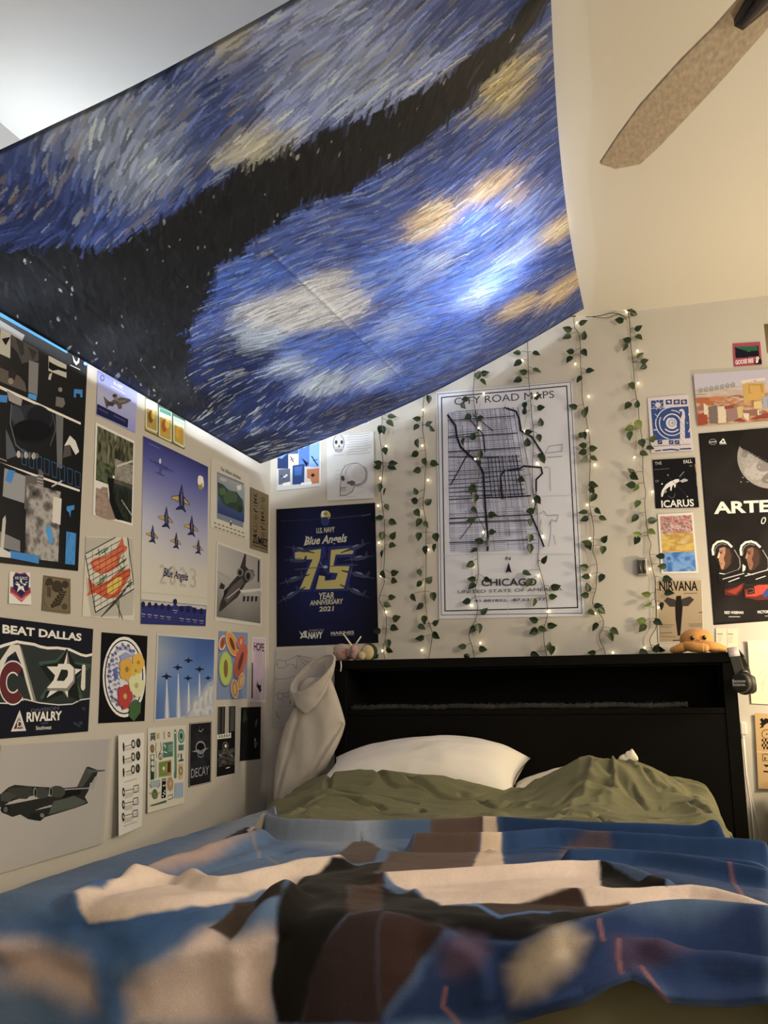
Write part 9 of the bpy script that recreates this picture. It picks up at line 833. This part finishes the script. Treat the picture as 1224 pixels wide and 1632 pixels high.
def make_poster(name, label, cat, wall, basec, cn, lift, gloss, items):
    white = W_LEFT if wall == 'l' else W_BACK
    def alb(h):
        c = hexlin(h) / white; return np.clip(c * .86 + c.mean() * .14, .004, .92)
    cn = np.array(cn); lf = np.array(lift if lift else (.002,) * 4)
    w_ = (np.linalg.norm(cn[1] - cn[0]) + np.linalg.norm(cn[2] - cn[3])) / 2; h_ = (np.linalg.norm(cn[3] - cn[0]) + np.linalg.norm(cn[2] - cn[1])) / 2
    ctr = cn.mean(0); LOC = Vector((.0, ctr[0], ctr[1])) if wall == 'l' else Vector((ctr[0], 0, ctr[1]))
    def at(uvs, d):
        uvs = np.asarray(uvs, float).reshape(-1, 2); u, v = uvs[:, :1], uvs[:, 1:]
        p = cn[0] * (1 - u) * (1 - v) + cn[1] * u * (1 - v) + cn[2] * u * v + cn[3] * (1 - u) * v - ctr
        l = (lf[0] * (1 - u) * (1 - v) + lf[1] * u * (1 - v) + lf[2] * u * v + lf[3] * (1 - u) * v) + d
        return np.concatenate([l, p], 1) if wall == 'l' else np.concatenate([p[:, :1], -l, p[:, 1:]], 1)
    # the sheet itself
    n = 6; g = [(i / n, j / n) for i in range(n + 1) for j in range(n + 1)]
    Vt = np.concatenate([at(g, 0), at(g, -.0007)]); Fq = grid_faces(n + 1, n + 1); N1 = (n + 1) ** 2
    Fs = [tuple(f) for f in Fq] + [tuple(f[::-1] + N1) for f in Fq]
    m1 = n + 1; ring = [i * m1 for i in range(m1)] + [n * m1 + j for j in range(1, m1)] + [i * m1 + n for i in range(n - 1, -1, -1)] + [j for j in range(n - 1, 0, -1)]
    Fs += [(a, b, b + N1, a + N1) for a, b in zip(ring, ring[1:] + ring[:1])]
    mp = M_GLOSS if gloss else M_PRINT
    me = mesh_from(name, Vt, Fs, mp, False, np.tile(alb(basec), (len(Vt), 1)))
    ob = link(name, me, None, LOC, label=label, category=cat)
    VV, FF, CC = [], [], []; nv = 0; lay = .00012
    def add(pts, faces, col):
        nonlocal nv
        VV.append(pts); FF.extend([tuple(i + nv for i in f) for f in faces]); nv += len(pts)
        CC.append(np.tile(col, (len(pts), 1)) if np.ndim(col) == 1 else col)
    for it in items:
        k = it[0]; lay += .00003
        if k == 'p':
            P = clip01(ints(it[2], 2) if isinstance(it[2], str) else list(it[2]))
            if len(P) < 3: continue
            tri = tessellate_polygon([[Vector((a * w_, b * h_, 0)) for a, b in P]])
            add(at(P, lay), tri, alb(it[1]))
        elif k == 'l':
            wd = it[2] / 1000 / 2; P = ints(it[3], 2) if isinstance(it[3], str) else list(it[3]); c = alb(it[1])
            for i, (a, b) in enumerate(zip(P, P[1:])):
                dx, dy = (b[0] - a[0]) * w_, (b[1] - a[1]) * h_; L = math.hypot(dx, dy)
                if L < 1e-5: continue
                nx, ny = -dy / L * wd / w_, dx / L * wd / h_; ex, ey = dx / L * wd * .6 / w_, dy / L * wd * .6 / h_
                q = clip01([(a[0] + nx - ex, a[1] + ny - ey), (b[0] + nx + ex, b[1] + ny + ey), (b[0] - nx + ex, b[1] - ny + ey), (a[0] - nx - ex, a[1] - ny - ey)])
                if len(q) >= 3: add(at(q, lay + .000004 * (i % 5)), [tuple(range(len(q)))], c)
        elif k == 't':
            v, tri = texts[(it[2], it[6], it[7])]; (ua, va), (ub, vb) = it[3], it[4]
            W0 = v[:, 0].max() - v[:, 0].min(); t = (v[:, 0] - v[:, 0].min()) / max(W0, 1e-6)
            uvp = np.stack([ua + (ub - ua) * t, va + (vb - va) * t - v[:, 1] / CAPH * it[5]], 1)
            add(at(np.clip(uvp, 0, 1), lay), tri, alb(it[1]))
        elif k == 'n':
            _, cols, u0, v0, u1, v1, a_, b_, fx, fy, seed, rot = it
            a_, b_ = int(a_ * 1.3), int(b_ * 1.3)
            uu, vv = np.meshgrid(np.linspace(0, 1, a_), np.linspace(0, 1, b_), indexing='ij')
            r_ = math.radians(rot); x = (uu * math.cos(r_) + vv * math.sin(r_)) * fx; y = (-uu * math.sin(r_) + vv * math.cos(r_)) * fy
            f = np.clip(.5 + .75 * fbm(x, y, seed, 3), 0, .999) * (len(cols) - 1); i0 = f.astype(int); fr = (f - i0)[..., None]
            pal = np.array([alb(c) for c in cols]); c = pal[i0] * (1 - fr) + pal[np.minimum(i0 + 1, len(cols) - 1)] * fr
            add(at(np.stack([u0 + (u1 - u0) * uu, v0 + (v1 - v0) * vv], -1), lay), [tuple(q) for q in grid_faces(a_, b_)], c.reshape(-1, 3))
        elif k == 'g':
            _, rows, u0, v0, u1, v1, a_, b_ = it
            uu, vv = np.meshgrid(np.linspace(0, 1, a_), np.linspace(0, 1, b_), indexing='ij')
            tab = np.array([[alb(c) for c in r] for r in rows]); nr_, nc = tab.shape[:2]
            fr, fc = vv * (nr_ - 1), uu * (nc - 1); i0 = np.minimum(fr.astype(int), nr_ - 2); j0 = np.minimum(fc.astype(int), nc - 2); a2 = (fr - i0)[..., None]; b2 = (fc - j0)[..., None]
            c = (tab[i0, j0] * (1 - b2) + tab[i0, j0 + 1] * b2) * (1 - a2) + (tab[i0 + 1, j0] * (1 - b2) + tab[i0 + 1, j0 + 1] * b2) * a2
            add(at(np.stack([u0 + (u1 - u0) * uu, v0 + (v1 - v0) * vv], -1), lay), [tuple(q) for q in grid_faces(a_, b_)], c.reshape(-1, 3))
    if VV:
        pm = mesh_from('print', np.concatenate(VV), FF, mp, False, np.concatenate(CC))
        link('print', pm, ob)
    return ob
for P in POSTERS: make_poster(*P)
# lettering on the ear cup
vv_, ff_ = [], []
for s, y0 in (('Because', .0015), ('Science.', -.0105)):
    v, tri = texts[(s, 1, 0)]; k = .0145
    base_i = len(vv_); xm = (v[:, 0].max() + v[:, 0].min()) / 2
    vv_ += [tuple(HP_MX @ Vector(((a - xm) * k, b * k + y0, .0124))) for a, b in v]; ff_ += [tuple(i + base_i for i in t) for t in tri]
o = link('lettering', mesh_from('lettering', vv_, ff_, mat('white_ink', (.7, .68, .66), .6)), hp); o.matrix_parent_inverse = Matrix.Translation(-Vector(hp.location))

# ------------------------------------------------------------------ ivy garlands and string lights
M_STEM = mat('ivy_stem', (.060, .055, .028), .7)
M_WIRE = mat('lamp_wire', (.42, .36, .25), .5)
M_BULB = mat('warm_bulb', (1, .9, .7), .3, emit=(1.0, .80, .45), estr=11)
def leaf_material(name, c1, c2):
    m = mat(name, c1, .34, noise=0, spec=.5); nt = m.node_tree; b = nt.nodes['Principled BSDF']
    tc = nt.nodes.new('ShaderNodeTexCoord'); n = nt.nodes.new('ShaderNodeTexNoise'); n.inputs['Scale'].default_value = 90
    oi = nt.nodes.new('ShaderNodeObjectInfo'); nt.links.new(tc.outputs['Object'], n.inputs['Vector'])
    mx_ = nt.nodes.new('ShaderNodeMix'); mx_.data_type = 'RGBA'; mx_.inputs[6].default_value = (*c1, 1); mx_.inputs[7].default_value = (*c2, 1)
    ad = nt.nodes.new('ShaderNodeMath'); ad.operation = 'MULTIPLY'; nt.links.new(n.outputs[0], ad.inputs[0]); nt.links.new(oi.outputs['Random'], ad.inputs[1])
    nt.links.new(ad.outputs[0], mx_.inputs[0]); nt.links.new(mx_.outputs[2], b.inputs['Base Color']); return m
M_LEAF = leaf_material('ivy_leaf', (.012, .030, .010), (.075, .115, .035))
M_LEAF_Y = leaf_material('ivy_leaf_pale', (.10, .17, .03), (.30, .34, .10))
def leaf_mesh(seed, m):
    r_ = random.Random(seed); prof = [(0, 0), (.02, .30), (.12, .45), (.30, .50), (.50, .42), (.70, .27), (.86, .12), (1.0, 0)]
    V = []; wdt = .86 + .1 * r_.random(); cup = .16 + .1 * r_.random(); bend = r_.uniform(.05, .2)
    for t, h in prof:
        for s in (-1, -.5, 0, .5, 1):
            hh = h * s * wdt; V.append((t - .5 - (.10 * abs(s) if t < .05 else 0), -cup * abs(hh) * 1.1 + bend * (t - .5) ** 2, hh))
    F = [(i * 5 + j, i * 5 + j + 1, (i + 1) * 5 + j + 1, (i + 1) * 5 + j) for i in range(len(prof) - 1) for j in range(4)]
    me = mesh_from('leaf', V, F, m, True); return me
LEAVES = [leaf_mesh(s, M_LEAF) for s in (1, 2, 3)]; LEAF_Y = leaf_mesh(5, M_LEAF_Y)
bulb_me = None
rv = random.Random(77)
WHERE = {'A': 'beside the navy anniversary poster', 'B': 'just left of the city map', 'C': 'over the left half of the city map', 'D': 'over the right half of the city map', 'E': 'just right of the city map', 'F': 'rightmost, beside the small prints'}
for key, (st, le, bu) in VINES.items():
    stem = [(x, -.012, z) for x, z in ints(st, 2)]; path = smooth_path(stem)
    top = path[0]
    vine = thing('ivy_garland', 'hanging artificial ivy garland, ' + WHERE[key], 'garland', tuple(top), 'ivy garlands hanging on the back wall')
    OFFV = Matrix.Translation(-top); b = B(); b.tube(path, .0014, 5)
    nums = [int(q) for q in le.split()]; zs_ = [p.z for p in path]
    for i in range(0, len(nums), 3):
        x, z, deg = nums[i] / 1000, nums[i + 1] / 1000, nums[i + 2]; a = math.radians(deg)
        size = .034 * rv.uniform(.88, 1.12)
        depth = -.020 - rv.random() * .012
        bx, bz = x - math.cos(a) * size * .5, z + math.sin(a) * size * .5
        j = min(range(len(path)), key=lambda q: abs(path[q].z - (bz + .012)) + .2 * abs(path[q].x - bx))
        s0 = path[j]; midp = ((s0.x + bx) / 2, (s0.y + depth) / 2 - .004, (s0.z + bz) / 2 + .004)
        b.tube(smooth_path([s0, midp, (bx, depth, bz)], 3), .0009, 4)
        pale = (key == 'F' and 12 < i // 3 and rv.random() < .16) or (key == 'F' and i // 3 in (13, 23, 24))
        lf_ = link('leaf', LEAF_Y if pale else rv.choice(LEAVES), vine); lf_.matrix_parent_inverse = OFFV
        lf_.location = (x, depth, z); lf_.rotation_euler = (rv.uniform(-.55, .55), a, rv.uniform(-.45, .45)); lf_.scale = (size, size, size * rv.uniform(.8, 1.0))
        if pale: lf_['label'] = 'pale yellow-green leaf'
    o = b.build('stem', M_STEM, vine, True); o.matrix_parent_inverse = OFFV
    # string of lights woven along the garland
    sl = thing('string_lights', 'thin string of warm fairy lights, ' + WHERE[key], 'string lights', tuple(top), 'fairy light strands on the back wall')
    bl_ = [(x, -.013, z) for x, z in ints(bu, 2)]; bl_.sort(key=lambda p: -p[2])
    pts = [(top.x + .004, -.006, top.z)]
    for p in bl_:
        q = min(path, key=lambda s: abs(s.z - p[2])); pts += [((q.x * .4 + p[0] * .6), -.006, (pts[-1][2] + p[2]) / 2), (p[0], -.008, p[2])]
    pts.append((path[-1].x, -.006, path[-1].z))
    o = B().tube(smooth_path(pts, 3), .0005, 4).build('wire', M_WIRE, sl, True); o.matrix_parent_inverse = OFFV
    for p in bl_:
        if bulb_me is None:
            o = B().ball((0, 0, 0), (.0030, .0030, .0045), 10).build('bulb', M_BULB, sl, True); bulb_me = o.data
        else: o = link('bulb', bulb_me, sl)
        o.matrix_parent_inverse = OFFV; o.location = (p[0], -.0125, p[2]); o.rotation_euler = (0, rv.uniform(-1, 1), 0)
# twig wire along the ceiling and the little battery case
b = B(); b.tube(smooth_path([(1.41, -.03, 2.425), (1.46, -.035, 2.420), (1.51, -.03, 2.428), (1.545, -.02, 2.424), (1.575, -.014, 2.408)], 4), .0018, 6).tube(smooth_path([(1.44, -.03, 2.42), (1.50, -.022, 2.412), (1.54, -.02, 2.424), (1.572, -.012, 2.400)], 4), .0013, 6)
b.build('loose_vine_end', M_STEM, smooth=True, label='bare twisted vine ends running under the ceiling between cloth corner and rightmost strand', category='vine')
M_CLEAR = mat('smoky_plastic', (.30, .30, .28), .2)
bc = thing('battery_case', 'small clear grey battery case stuck on the wall by the rightmost strand', 'battery case', (1.572, 0, 1.379))
wpart(B().box((1.553, -.020, 1.345), (1.590, -.001, 1.414), .004), 'case', M_CLEAR, bc, False)
for x in (1.563, 1.580): wpart(B().cyl((x, -.0215, 1.353), (x, -.0215, 1.404), .0065, seg=14), 'battery', mat('battery_wrap', (.10, .10, .09), .3, .6), bc)
